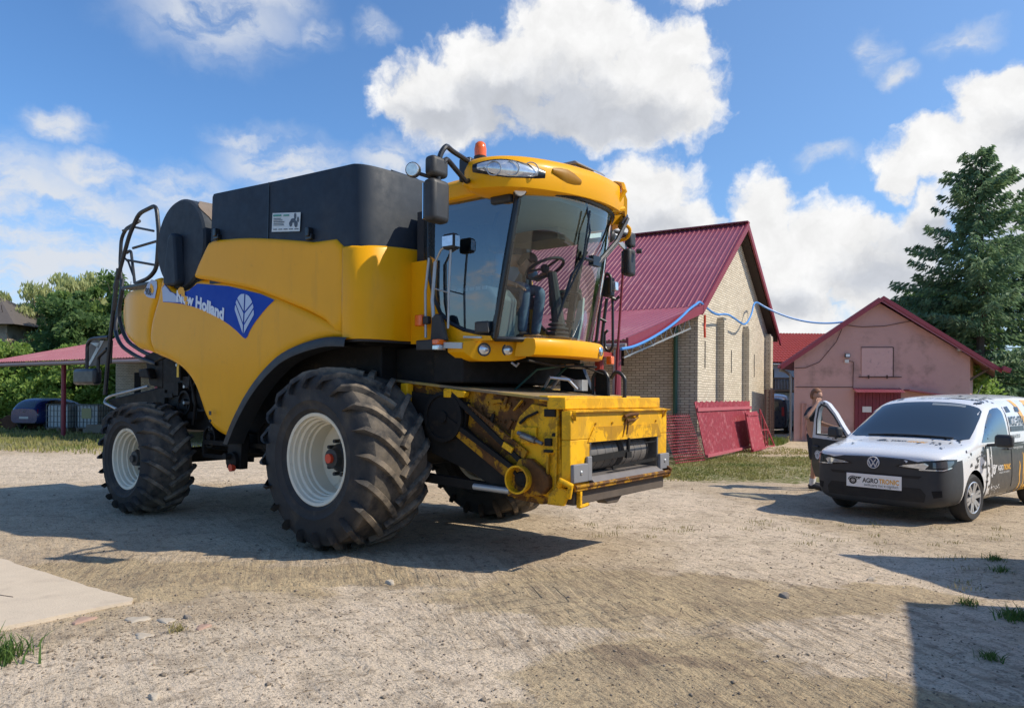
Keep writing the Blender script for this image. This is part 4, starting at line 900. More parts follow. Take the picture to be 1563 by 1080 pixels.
# clutter of machinery on the shaded flank
random.seed(11)
g = MB()
for i in range(46):
    x = random.uniform(-4.2, -2.4); z = random.uniform(1.2, 2.3); y = -1.09-random.uniform(0, .14); sx = random.uniform(.05, .3); sz = random.uniform(.04, .25); g.box(x, x+sx, y, -1.081, z, z+sz)
for (x, z, r) in [(-3.1, 1.62, .24), (-2.65, 1.35, .2), (-3.55, 1.5, .17), (-2.2, 1.0, .17), (-2.9, 1.05, .15), (-1.6, 1.1, .2)]:
    g.lathe([(r, -.02), (r, -.08), (r-.03, -.08), (r-.03, -.04), (.05, -.04), (.05, -.09), (.001, -.09)], (x, -1.12, z), 'y', 24)
g.tube([(-4.3, -1.2, 2.1), (-3.7, -1.25, 2.2), (-3.1, -1.22, 1.9), (-2.9, -1.2, 1.5)], .03, 8); g.tube([(-3.6, -1.22, 2.1), (-3.3, -1.25, 1.9), (-3.2, -1.22, 1.5), (-3.3, -1.2, 1.2)], .02, 8); g.bar((-3.0, -1.2, .98), (-1.3, -1.2, .98), .06); g.bar((-3.0, -1.2, .98), (-3.0, -1.2, .80), .05); g.bar((-3.0, -1.2, .80), (-1.9, -1.2, .80), .05)
g.build('machinery', void, CB)
for (x0, x1, z0, z1) in [(-3.62, -3.57, 1.85, 2.05), (-3.15, -3.10, 1.80, 2.0), (-2.5, -2.45, 1.5, 1.62), (-1.42, -1.34, .92, 1.12)]:
    MB().box(x0-.03, x1+.03, -1.254, -1.05, z0-.04, z1+.04).build('sticker_plate', void, CB, smooth=0); MB().box(x0, x1, -1.262, -1.2545, z0, z1).build('warning_sticker', stick_m, CB, smooth=0)
g = MB(); 
for (x, z) in [(-3.75, 2.12), (-3.42, 1.72), (-3.42, 1.5), (-3.62, 2.02)]: g.cyl((x, -1.2, z), (x, -1.27, z), .022, 8)
g.build('bolt_heads', galv, CB)
g = MB(); g.lathe([(.11, 0), (.11, -.05), (.02, -.07), (.001, -.07)], (-1.98, -1.40, .80), 'y', 20); g.prism([(-2.15, .70), (-1.85, .70), (-1.82, 1.1), (-2.1, 1.14)], lambda a, b, t: (a, t, b), -1.40, -1.30); g.cyl((-1.98, -1.47, .86), (-1.98, -1.54, .86), .04, 10)
g.build('tow_bracket', void, CB); MB().cyl((-1.93, -1.44, .72), (-1.93, -1.49, .72), .045, 14).build('reflector', redc, CB)
g = MB(); g.bar((-2.0, -.9, .88), (2.0, -.9, .70), .09); g.bar((-2.0, .9, .88), (1.9, .9, .70), .09); g.build('lift_cylinder', void, CB); MB().cyl((1.55, -.98, .72), (2.0, -.98, .71), .032, 12).build('cylinder_rod', galv, CB)
# --- side panels
def wside(u, z):
    w = -1.50; w -= .035*math.exp(-((z-2.2)/.6)**2)
    return w
UP = [(-2.70, 3.11), (-2.70, 3.18), (-2.58, 3.33), (-2.42, 3.50), (-2.35, 3.53), (-2.176, 3.536), (-1.544, 3.482), (-0.9, 3.387), (-0.31, 3.285), (0.19, 3.176), (0.19, 2.275), (-.08, 2.405), (-.33, 2.51), (-0.591, 2.600), (-1.0, 2.73), (-1.35, 2.835), (-1.65, 2.905), (-1.953, 2.965), (-2.4, 3.05)]
panel('upper_panel', UP, lambda u, z: -1.535, .05, yel, CB, step=.06, rnd=.06, depth=.045)
LO = [(-3.615, 3.16), (-3.55, 3.20), (-3.50, 3.19), (-3.42, 3.10), (-3.32, 3.028), (-3.2, 2.99), (-3.05, 2.985), (-2.859, 3.01), (-2.64, 3.085), (-1.95, 2.99), (-1.27, 2.83), (-.59, 2.61), (-.08, 2.42), (.19, 2.29), (.19, 2.225), (-.079, 2.215), (-.42, 2.17), (-0.765, 2.075), (-1.02, 1.95), (-1.25, 1.80), (-1.45, 1.63), (-1.62, 1.45), (-1.78, 1.25), (-1.90, 1.10), (-1.98, 1.09), (-2.15, 1.13), (-2.33, 1.20), (-2.44, 1.29), (-2.53, 1.40), (-2.62, 1.56), (-2.72, 1.72), (-2.88, 1.87), (-3.10, 1.99), (-3.38, 2.08), (-3.68, 2.155), (-3.80, 2.25), (-3.855, 2.36), (-3.86, 2.52), (-3.80, 2.72), (-3.70, 2.92)]
panel('side_panel', LO, wside, .05, yel, CB, step=.06, rnd=.09, depth=.06)
HD = [(-5.21, 2.99), (-5.15, 3.11), (-4.66, 3.12), (-4.39, 3.11), (-4.18, 3.1), (-4.1, 3.13), (-3.99, 3.18), (-3.78, 3.22), (-3.70, 3.2), (-3.67, 3.1), (-3.75, 2.90), (-3.85, 2.72), (-3.905, 2.53), (-3.905, 2.36), (-3.85, 2.23), (-3.74, 2.155), (-4.04, 2.22), (-4.26, 2.25), (-4.51, 2.34), (-5.12, 2.56), (-5.23, 2.8)]
def whood(u, z): return -1.49+.13*min(1.3, max(0, (-4.2-u)/.7))**2
hood = panel('rear_hood', HD, whood, .05, yel, CB, step=.05, rnd=.10, depth=.07)
g = MB(); g.prism([(-4.86, 2.45), (-4.97, 2.75), (-4.88, 3.00), (-4.3, 3.08), (-3.6, 3.1), (-3.6, 2.3), (-4.3, 2.26)], lambda a, b, t: (a, t, b), -1.24, 1.24); g.build('rear_body', yel, CB, bevel=.08, bseg=4)
g = MB(); g.box(-3.55, .4, -1.40, 1.40, 2.15, 3.12); g.build('inner_body', void, CB, smooth=0)
# right hand side of the machine (far side) gets the same panels mirrored
def mirror_panel(name, poly, wf): return panel(name, poly, lambda u, z: -wf(u, z), .05, yel, CB, step=.12, rnd=0, depth=.02, outward=1)
mirror_panel('upper_panel', UP, lambda u, z: -1.535); mirror_panel('side_panel', LO, wside); mirror_panel('rear_hood', HD, whood)
# blue stripe with lettering
def onside(off): return lambda a, b, h: (a, wside(a, b)-off-h, b)
BL = [(-3.52, 2.86), (-3.555, 3.05), (-3.49, 3.10), (-3.32, 2.985), (-3.2, 2.945), (-3.05, 2.94), (-2.86, 2.965), (-2.67, 3.035), (-1.95, 2.94), (-1.27, 2.79), (-1.0, 2.70), (-1.13, 2.63), (-1.25, 2.55), (-1.38, 2.45), (-1.46, 2.37), (-1.505, 2.30), (-1.545, 2.28), (-1.60, 2.30), (-1.737, 2.383), (-1.9, 2.465), (-2.092, 2.546), (-2.3, 2.63), (-2.542, 2.697), (-2.78, 2.75), (-3.018, 2.797), (-3.25, 2.83)]
def patch2d(poly, step, fn, mb=None):
    vs, fs = fill(poly, step); mb = mb or MB(); mb.add([fn(a, b, 0) for a, b in vs], fs); return mb
patch2d(BL, .06, onside(.004)).build('stripe_decal', bluem, CB, recalc=False)
patch2d([(-3.515, 2.865), (-3.55, 3.045), (-3.48, 3.085), (-3.33, 2.98), (-3.24, 2.955), (-3.02, 2.82), (-3.25, 2.838)], .05, onside(.007)).build('silver_decal', silverdec, CB, recalc=False)
g = MB()
def newh(a, b, h): # baseline sags along the stripe
    u = -3.165+a; z = 2.845-.19*a-.075*a*a+b*(1.0-.0*a); return (u, wside(u, z)-.010-h, z)
text_on(g, 'New Holland', newh, .20, bold=.010, width=1.15, th=.0); g.build('lettering', whitel, CB, recalc=False, smooth=0)
random.seed(2)
g = MB()
for (cx, cz, r) in [(-3.07, 2.975, .055), (-2.99, 2.93, .05), (-2.93, 2.86, .04), (-3.02, 2.99, .04), (-2.90, 2.80, .035), (-3.62+.02, 3.02, .0)]:
    if r: vs = [(cx+r*(.7+.5*random.random())*math.cos(a)*1.1, cz+r*(.6+.5*random.random())*math.sin(a)) for a in np.linspace(0, 6.28, 11)[:-1]]; k = len(g.v); g.v += [(a, wside(a, b)-.0135, b) for a, b in vs]; g.f.append(tuple(range(k, k+10))); g.mi.append(0)
g.build('peeled_spots', yel, CB, recalc=False, smooth=0)
# leaf emblem
g = MB(); cx0, cz0 = -1.585, 2.33
def lx_(z): t = min(max(z/.49, 0), 1); return .158*min(1, (t/.30)**.6)*math.sqrt(max(0, 1-max(0, (t-.52)/.48)**2.2))
for sgn in (-1, 1):
    for (z0, z1, c0, c1) in ((.015, .125, 1.7, 1.55), (.14, .265, 1.55, 1.15), (.28, .49, 1.15, 0)):
        lo = []; up = []
        def ray_(zs, sl):
            out = []; x = .010
            while x <= lx_(zs+sl*(x-.01))+1e-4 and x < .17 and zs+sl*(x-.01) < .49: out.append((x, zs+sl*(x-.01))); x += .008
            return out
        lo = ray_(z0, c0)
        if c1: up = ray_(z1-.012, c1); ze = up[-1][1]
        else: up = [(.010, .485)]; ze = .485
        zs = np.linspace(lo[-1][1], ze, 8); poly = lo+[(max(lx_(z), .011), z) for z in zs[1:-1]]+up[::-1]
        vs, fs = fill([(sgn*a*1.25, b) for a, b in poly], .03); g.add([(cx0+a, wside(cx0, cz0+b)-.010, cz0+b-a*.22) for a, b in vs], fs)
g.build('leaf_emblem', mat('emblem_pale', (.42, .50, .66), .35), CB, recalc=False, smooth=0)
def onhood(off): return lambda a, b, h: (a, whood(a, b)-off-h, b)
patch2d([(-4.08, 3.03), (-3.98, 3.15), (-3.87, 3.20), (-3.73, 3.16), (-3.72, 3.08), (-3.78, 2.93), (-3.95, 2.955), (-4.02, 2.98)], .05, onhood(.004)).build('silver_decal', silverdec, CB, recalc=False)
g = MB(); text_on(g, '908', lambda a, b, h: onhood(.009)(-4.04+a, 3.0+b-.12*a, 0), .14, bold=.002, width=.17); g.add([onhood(.009)(*q, 0) for q in [(-3.86, 2.985), (-3.83, 2.985), (-3.82, 3.02), (-3.83, 3.0)]], [(0, 1, 2, 3)]); g.build('model_number', blk, CB, recalc=False, smooth=0)
patch2d([(-3.93, 3.06), (-3.89, 3.15), (-3.82, 3.10), (-3.80, 3.03), (-3.84, 3.0), (-3.90, 3.03)], .03, onhood(.0065)).build('peeled_spots', yel, CB, recalc=False)
g = MB(); g.box(-2.29, -2.24, -1.562, -1.556, 1.36, 1.41); g.cyl((-2.265, -1.55, 1.29), (-2.265, -1.562, 1.29), .018, 10); g.build('small_marks', blk, CB, smooth=0)
g = MB(); text_on(g, '2.4', lambda a, b, h: (-2.31+a, -1.562, 1.17+b), .07, width=.1); g.build('small_marks', blk, CB, smooth=0)
# wheel arch trim
arch = catmull([(.33, 2.20), (0.0, 2.215), (-.40, 2.165), (-.765, 2.07), (-1.02, 1.945), (-1.25, 1.79), (-1.45, 1.62), (-1.62, 1.44), (-1.78, 1.24), (-1.92, 1.02)], 3)
g = MB(); rows = []
for i, (u, z) in enumerate(arch):
    a = Vector(arch[max(i-1, 0)]); c = Vector(arch[min(i+1, len(arch)-1)]); d = (c-a).normalized(); nx, nz = -d.y, d.x
    if nz < 0 and i < 12: nx, nz = -nx, -nz
    nn = Vector((-1.2-u*0-.0, 0)) # inward direction towards wheel centre
    ce = Vector((0, .95)); inw = (ce-Vector((u, z))).normalized(); wd_ = .085+.02*i/len(arch)
    p0 = (u-inw.x*.012, z-inw.y*.012); p1 = (u+inw.x*wd_, z+inw.y*wd_)
    rows.append([(p0[0], -1.38, p0[1]), (p0[0], -1.585, p0[1]), (p0[0]+inw.x*.03, -1.605, p0[1]+inw.y*.03), (p1[0], -1.60, p1[1]), (p1[0], -1.38, p1[1])])
g.grid(rows); g.build('wheel_arch', blk, CB, smooth=40)
# front corner panel: a bent sheet round to the cab
def cornerpath(off=0): return catmull([(.20, -1.535-off), (.33, -1.535-off), (.44+off*.4, -1.50-off*.8), (.53+off*.8, -1.38-off*.4), (.585+off, -1.15), (.60+off, -.9), (.60+off, -.62)], 4)
cpth = cornerpath(); g = MB(); rows = []
for i, (u, w_) in enumerate(cpth):
    t = i/(len(cpth)-1); zt = 3.17-.05*min(1, t*3)+.09*t; rows.append([(u+.03*0, w_+.05, 2.20), (u, w_, 2.205), (u+.0, w_-.004, 2.6), (u, w_, zt-.02), (u-.01, w_+.02, zt)])
g.grid(rows); g.build('corner_panel', yel, CB, smooth=50, recalc=False, solid=.015)
g = MB(); rows = [[(a[0], -a[1], a[2]) for a in r] for r in rows]; g.grid(rows); g.build('corner_panel', yel, CB, smooth=50, recalc=False, solid=.015)
g = MB(); rows = []
for i, (u, w_) in enumerate(cornerpath(-.02)): rows.append([(u, w_, 2.17), (u, w_, 2.204)])
g.grid(rows); g.build('panel_edge', blk, CB, recalc=False, solid=.02)
# --- grain tank
cp2 = cornerpath(-.03); sec = [(-2.96, -1.02), (-2.415, -1.02), (-2.41, -1.48), (-2.395, -1.50), (-1.1, -1.505), (-.2, -1.505)]+cp2
def ztop(u): return float(np.interp(u, [-2.96, -2.41, -2.40, -1.1, .32, .62], [4.09, 4.075, 4.155, 4.095, 4.045, 4.0]))
ring = sec+[(u, -w_) for u, w_ in sec[::-1]]
g = MB(); n = len(ring); vs = []
for lvl in range(5):
    for (u, w_) in ring:
        zt = ztop(u); q = {0: (1, 3.0), 1: (1.0, zt-.05), 2: (.992, zt-.012), 3: (.975, zt), 4: (.93, zt-.0)}[lvl]
        lean = .985 if lvl else 1
        vs.append((-1.2+(u+1.2)*q[0]*(lean if lvl else 1), w_*q[0]*(lean if lvl else 1), q[1]))
fs = [(l*n+i, l*n+(i+1) % n, (l+1)*n+(i+1) % n, (l+1)*n+i) for l in range(4) for i in range(n)]; fs.append(tuple(4*n+i for i in range(n)))
g.add(vs, fs); tank = g.build('grain_tank', tank_m, CB, smooth=45)
MB().bar((-1.16, -1.503, 3.25), (-1.16, -1.493, 4.08), .008, .012).build('seam', blkg, tank, smooth=0)
g = MB(); g.prism([(.1, 4.0), (.45, 3.98), (.25, 4.12)], lambda a, b, t: (a, t, b), -.9, -.5); g.build('tank_flap', tank_m, tank, smooth=0)
for (u, z) in [(-2.19, 3.57), (-.36, 3.34)]:
    g = MB(); g.box(u-.05, u+.05, -1.55, -1.49, z-.03, z+.03); g.box(u-.03, u+.03, -1.57, -1.5, z+.0, z+.10); g.build('tank_latch', blkg, CB, bevel=.008)
st_ = MB().add([(-1.075, -1.512, 3.49), (-.555, -1.512, 3.43), (-.545, -1.508, 3.64), (-1.065, -1.508, 3.705)], [(0, 1, 2, 3)]).build('tank_sticker', mat('sticker_pale', (.50, .57, .60), .5, vary=.05), CB, smooth=0, recalc=False)
g = MB(); sp = lambda a, b, h: (-1.07+a*.52, -1.514-h, 3.497+b*.21-.062*a)
for k_, wd2 in enumerate((.42, .40, .44, .36, .30)): g.add([sp(.06, .30+.09*k_, .0), sp(.06+wd2*.9, .30+.09*k_, 0), sp(.06+wd2*.9, .34+.09*k_, 0), sp(.06, .34+.09*k_, 0)], [(0, 1, 2, 3)])
for cx_, cz_, rx_, rz_ in [(.68, .38, .055, .16), (.86, .36, .06, .18), (.76, .55, .09, .12), (.83, .78, .035, .18), (.93, .6, .03, .15)]:
    k = len(g.v); g.v += [sp(cx_+rx_*math.cos(a), cz_+rz_*math.sin(a), 0) for a in np.linspace(0, 6.28, 13)[:-1]]; g.f.append(tuple(range(k, k+12))); g.mi.append(0)
for k_ in range(5): g.add([sp(.05+.19*k_, .07, 0), sp(.19+.19*k_, .07, 0), sp(.19+.19*k_, .12, 0), sp(.05+.19*k_, .12, 0)], [(0, 1, 2, 3)])
g.build('print', mat('ink', (.05, .07, .10), .6), st_, smooth=0, recalc=False)
g = MB(); g.add([sp(.05, .80, .001), sp(.34, .80, .001), sp(.34, .90, .001), sp(.05, .90, .001), sp(.42, .80, .001), sp(.62, .80, .001), sp(.62, .88, .001), sp(.42, .88, .001)], [(0, 1, 2, 3), (4, 5, 6, 7)]); g.build('print_green', mat('ink_green', (.05, .25, .22), .6), st_, smooth=0, recalc=False)
# --- rotary dust screen at the rear
g = MB(); g.lathe([(.001, 0), (.3, -.025), (.58, -.02), (.605, .01), (.605, .62), (.001, .62)], (-3.235, -1.42, 3.615), 'y', 56, cap=False); scr = g.build('dust_screen', tank_m, CB, smooth=35)
g = MB()
for a0, a1 in ((-.05, 1.15),):
    rows = []
    for t in np.linspace(0, 1, 14): a = .15+1.25*t; rows.append([(-3.235+.615*math.cos(a), -1.35+.06*math.sin(t*9), 3.615+.615*math.sin(a)), (-3.235+.622*math.cos(a), -.95, 3.615+.622*math.sin(a))])
    g.grid(rows)
g.build('dust_layer', mat('chaff_dust', (.20, .155, .12), .95, vary=.2, vscale=8, bump=.4), scr, recalc=False)
g = MB(); g.prism([(-3.33, 3.70), (-3.24, 3.76), (-3.17, 3.72), (-3.10, 3.10), (-3.14, 3.05), (-3.42, 3.07), (-3.45, 3.12)], lambda a, b, t: (a, t, b), -1.56, -1.42); g.build('suction_arm', tank_m, scr, bevel=.03, bseg=3)
g = MB(); g.prism([(-3.9, 3.0), (-3.9, 3.4), (-3.5, 3.55), (-2.5, 3.55), (-2.5, 3.0)], lambda a, b, t: (a, t, b), -1.02, 1.2); g.build('engine_cover', void, CB, bevel=.04)
# --- rear handrails and ladder
rail_m = mat('rail_black', (.014, .016, .020), .45, vary=.15)
g = MB()
g.tube([(-5.605, -1.2, 3.254), (-5.441, -1.2, 3.516), (-5.135, -1.2, 4.027), (-4.849, -1.2, 4.308), (-4.33, -1.2, 4.36), (-4.25, -1.2, 3.938), (-4.31, -1.2, 3.43), (-4.531, -1.2, 3.315), (-4.914, -1.2, 3.27)], .030, 10, rnd=.12)
g.tube([(-5.264, -1.18, 4.02-.25), (-5.129, -1.18, 3.80), (-5.0, -1.18, 3.28)], .022, 8, rnd=.1); g.tube([(-5.06, -1.18, 3.82), (-4.28, -1.18, 3.84)], .020, 8); g.tube([(-5.25, -1.18, 3.66), (-4.31, -1.18, 3.48)], .018, 8); g.tube([(-5.36, -1.18, 3.72), (-5.208, -1.18, 3.63), (-5.046, -1.18, 3.40)], .016, 8)
g.tube([(-6.2, -.8, 3.2), (-6.3, -.8, 3.76), (-6.26, -.8, 4.18), (-6.1, -.8, 4.32), (-5.55, -.85, 4.36)], .028, 10, rnd=.12); g.tube([(-6.1, -.85, 4.28), (-5.6, -.9, 4.26), (-4.9, -.95, 4.10)], .018, 8)
g.build('handrail', rail_m, CB)
g = MB()
g.tube([(-5.48, -1.2, 3.55), (-5.56, -1.2, 3.25), (-5.70, -1.2, 2.645), (-5.83, -1.2, 2.035), (-5.90, -1.2, 1.60)], .032, 10, rnd=.2)
g.tube([(-6.2, -.8, 3.5), (-6.12, -.9, 3.0), (-5.93, -1.05, 2.62), (-5.6, -1.1, 2.36), (-5.066, -1.1, 2.174), (-4.5, -1.1, 2.06)], .030, 10, rnd=.2)
g.tube([(-5.56, -1.1, 3.25), (-5.75, -1.08, 2.85), (-5.55, -1.05, 2.45), (-5.0, -1.05, 2.25), (-4.4, -1.05, 2.12)], .030, 10, rnd=.2)
g.build('ladder_frame', rail_m, CB)
g = MB(); g.box(-5.3, -4.3, -1.25, .6, 3.215, 3.25); g.build('platform', rail_m, CB)
g = MB(); g.tube([(-6.5, -1.22, 1.95), (-6.5, -1.22, 2.42), (-6.35, -1.22, 2.5), (-5.75, -1.22, 2.5)], .028, 8, rnd=.08); g.tube([(-6.1, -1.22, 1.95), (-6.1, -1.22, 2.2), (-5.8, -1.22, 2.32)], .028, 8, rnd=.06); g.build('lamp_bracket', rail_m, CB)
g = MB(); g.box(-6.85, -6.08, -1.30, -1.16, 1.76, 2.02); g.build('tail_lamp_box', rail_m, CB, bevel=.05, bseg=4)
g = MB(); g.prism([(-6.70, 2.50), (-5.86, 2.46), (-5.90, 2.10), (-6.76, 2.06)], lambda a, b, t: (a, t, b), -1.12, -1.10); g.build('marker_board', mat('dirty_plate', (.10, .085, .07), .6, vary=.4, vscale=4), CB, smooth=0)
g = MB(); g.add([(-6.72, -1.125, 2.08), (-6.62, -1.125, 2.08), (-6.12, -1.125, 2.47), (-6.25, -1.125, 2.475)], [(0, 1, 2, 3)]); g.add([(-6.62, -1.125, 2.45), (-6.25, -1.125, 2.44), (-6.3, -1.125, 2.35), (-6.45, -1.125, 2.40)], [(0, 1, 2, 3)]); g.build('marker_stripe', galv, CB, smooth=0, recalc=False)
# chaff spreader and chopper hood at the tail
g = MB(); g.prism([(-6.20, 1.52), (-5.0, 1.66), (-4.3, 1.75), (-4.3, 1.45), (-5.3, 1.38), (-5.9, 1.34)], lambda a, b, t: (a, t, b), -1.05, 1.0); g.prism([(-6.42, 1.19), (-6.38, 1.05), (-6.0, 1.04), (-5.2, 1.0), (-4.6, 1.1), (-4.3, 1.5), (-5.8, 1.39), (-6.1, 1.34)], lambda a, b, t: (a, t, b), -1.04, .98); g.build('straw_chopper', void, CB, bevel=.03)
g = MB(); g.tube([(-4.7, -1.12, 1.73), (-5.9, -1.12, 1.58), (-6.22, -1.05, 1.53), (-6.1, -1.12, 1.47), (-5.6, -1.12, 1.36)], .02, 8, rnd=.05); g.build('spreader_rail', galv, CB)
g = MB(); g.prism([(-4.9, 2.2), (-4.35, 2.3), (-4.35, 1.7), (-4.75, 1.75)], lambda a, b, t: (a, t, b), -1.08, 1.0); g.prism([(-4.85, 1.98), (-4.60, 2.0), (-4.5, 1.84), (-4.8, 1.86)], lambda a, b, t: (a, t, b), -1.2, -1.08); g.build('tail_housing', void, CB, bevel=.02)
MB().box(-5.25, -4.98, -.9, -.8, 2.1, 2.25).build('tail_lamp', blk, CB, bevel=.02)
# ================================================================ cab
glf = glass_mat('windscreen_glass', (.80, .90, .87), 1.8); gls = glass_mat('side_glass', (.36, .44, .50), 3.6)
def ub(w): return 2.06-.34*abs(w/.88)**2.4
def ut(w): return 2.33-.34*abs(w/.88)**2.4
g = MB(); rows = []
for j in range(13):
    t = j/12.; z = 2.19+t*(3.61-2.19); rows.append([(ub(w)*(1-t)+ut(w)*t+.03*math.sin(t*3.14), w, z) for w in np.linspace(-.88, .88, 33)])
g.grid(rows); g.build('windscreen', glf, CB, smooth=60, recalc=False)
SG = [(.84, 3.66), (.84, 3.14), (.87, 2.84), (.93, 2.64), (1.02, 2.48), (1.15, 2.37), (1.35, 2.285), (1.55, 2.24), (1.70, 2.22), (1.99, 3.60)]
for s_ in (-1, 1):
    patch2d(SG, .12, lambda a, b, h: (a, s_*(.905+.02*math.sin((b-2.2)*2)), b)).build('side_window', gls if s_ < 0 else glf, CB, smooth=60, recalc=False)
    g = MB(); g.prism([(.60, 3.05), (.60, 2.17), (1.72, 2.17), (1.70, 2.212), (1.55, 2.225), (1.35, 2.27), (1.15, 2.355), (1.01, 2.47), (.92, 2.635), (.86, 2.84), (.835, 3.05)], lambda a, b, t: (a, t, b), s_*.90, s_*.93); g.build('cab_side_panel', yel, CB, smooth=0)
    fr_ = MB(); fr_.tube([(.84, s_*.915, 3.64), (.835, s_*.915, 3.14), (.87, s_*.915, 2.84), (.93, s_*.915, 2.64), (1.02, s_*.915, 2.48), (1.15, s_*.915, 2.37), (1.35, s_*.915, 2.285), (1.55, s_*.91, 2.24), (1.72, s_*.90, 2.215)], .022, 8); fr_.build('window_seal', blkg, CB)
    g = MB(); g.bar((1.71, s_*.885, 2.18), (2.0, s_*.875, 3.62), .075, .06, up=(0, 1, 0)); g.build('front_pillar', blkg, CB, bevel=.015)
    g = MB(); g.bar((.81, s_*.87, 2.2), (.81, s_*.87, 3.66), .10, .08); g.build('rear_pillar', blkg, CB, bevel=.015)
g = MB(); g.bar((1.42, .87, 2.2), (1.66, .87, 3.6), .09, .05, up=(0, 1, 0)); g.build('door_pillar', blk, CB, bevel=.01)
g = MB(); g.bar((1.66, -.885, 2.235), (1.62, -.93, 2.33), .05); g.box(1.52, 1.70, -.965, -.93, 2.24, 2.36); g.build('door_hinge', blk, CB, bevel=.02)
g = MB(); g.box(1.70, 1.95, -.95, -.86, 3.5, 3.585); g.build('door_hinge', blk, CB, bevel=.02)
g = MB(); g.tube([(ut(w)+.0, w, 3.615) for w in np.linspace(-.88, .88, 25)], .028, 8); g.tube([(ub(w), w, 2.185) for w in np.linspace(-.88, .88, 25)], .028, 8); g.build('windscreen_seal', blkg, CB)
# interior
greyi = mat('cab_grey', (.12, .12, .12), .75, vary=.15); dgrey = mat('cab_dark', (.035, .037, .042), .7, vary=.2)
g = MB(); g.box(.62, .80, -.86, .86, 2.17, 3.6); g.build('cab_rear_wall', dgrey, CB, smooth=0)
g = MB(); g.prism([(.8, -.86), (1.72, -.86), (2.0, -.5), (2.03, 0), (2.0, .5), (1.72, .86), (.8, .86)], lambda a, b, t: (a, b, t), 2.176, 2.192); g.build('cab_floor', dgrey, CB, smooth=0)
g = MB(); g.prism([(.8, -.86), (1.95, -.86), (2.22, -.5), (2.26, 0), (2.22, .5), (1.95, .86), (.8, .86)], lambda a, b, t: (a, b, t), 3.55, 3.63); g.prism([(.8, .4), (1.0, .86), (1.6, .86), (1.6, .4)], lambda a, b, t: (a, b, t), 3.42, 3.549); g.build('headliner', mat('liner', (.22, .22, .20), .8), CB, smooth=0)
g = MB(); g.box(.95, 1.45, -.30, .24, 2.60, 2.74); g.prism([(.93, 2.72), (1.05, 2.74), (.98, 3.34), (.86, 3.34)], lambda a, b, t: (a, t, b), -.28, .22); g.box(1.0, 1.35, -.2, .15, 2.17, 2.6); g.build('seat', mat('seat_cloth', (.035, .045, .06), .85, vary=.2), CB, bevel=.04, bseg=3)
g = MB(); g.prism([(.85, 2.17), (1.62, 2.17), (1.66, 2.62), (1.55, 2.74), (.9, 2.78)], lambda a, b, t: (a, t, b), -.80, -.42); g.build('side_console', mat('console_blue', (.10, .13, .15), .6), CB, bevel=.03)
g = MB()
for k_ in range(7): g.box(.98+.085*k_, 1.04+.085*k_, -.806, -.801, 2.70, 2.735)
g.build('switches', galv, CB, smooth=0)
g = MB(); g.tube([(1.35, -.55, 2.72), (1.38, -.52, 3.0), (1.30, -.5, 3.2)], .02, 8); g.box(1.24, 1.36, -.62, -.42, 2.92, 3.12); g.box(1.26, 1.38, -.60, -.40, 3.2, 3.42); g.tube([(1.38, -.5, 3.38), (1.45, -.5, 3.56)], .02, 8); g.build('monitor', dgrey, CB, bevel=.01)
g = MB(); g.lathe([(.13, 0), (.13, .012), (.07, .03), (.13, .045), (.13, .06), (.07, .075), (.125, .09), (.125, .105), (.06, .12), (.12, .135), (.12, .15), (.06, .165), (.10, .18), (.10, .195), (.05, .22)], (1.86, .02, 2.20), 'z', 24); g.build('bellows', dgrey, CB)
g = MB(); g.tube([(1.88, .02, 2.35), (1.80, 0, 2.95)], [.075, .05], 10); g.build('steering_column', dgrey, CB)
g = MB(); c_ = Vector((1.72, -.02, 3.0)); ax = Vector((-.42, 0, .9)).normalized(); e1 = Vector((0, 1, 0)); e2 = ax.cross(e1)
g.tube([c_+e1*.215*math.cos(a)+e2*.215*math.sin(a) for a in np.linspace(0, 2*math.pi, 29)[:-1]], .017, 8, closed=True)
for a in (.5, 2.6, 4.7): g.tube([c_, c_+e1*.21*math.cos(a)+e2*.21*math.sin(a)], .013, 6)
g.sphere(tuple(c_), .05, 10, 6); g.build('steering_wheel', blk, CB)

g = MB(); g.tube([(1.30, .84, 2.86), (1.62, .86, 2.84), (1.66, .86, 2.6)], .02, 8, rnd=.06); g.tube([(1.2, .84, 2.55), (1.6, .86, 2.5)], .014, 8); g.build('door_handle_rail', dgrey, CB)
for (dx, dz, tt) in ():
    pass
# transparent door sticker read from its back, far side window
stk = patch2d([(1.14, 2.72), (1.13, 2.92), (1.60, 2.90), (1.62, 2.74), (1.55, 2.66)], .1, lambda a, b, h: (a, .912, b)); so_ = stk.build('window_sticker', mat('sticker_green', (.28, .33, .25), .6), CB, recalc=False, smooth=0)
g = MB(); text_on(g, 'Elevat', lambda a, b, h: (1.585-a, .906, 2.765+b), .13, bold=.003, width=.40); g.build('lettering', blk, so_, recalc=False, smooth=0)
g = MB(); g.prism([(1.62, 2.22), (1.60, 2.35), (1.70, 2.72), (1.76, 2.76), (1.74, 2.5), (1.68, 2.24)], lambda a, b, t: (a, t, b), .70, .74); g.build('folder', mat('pale_card', (.45, .50, .50), .7), CB, smooth=0)
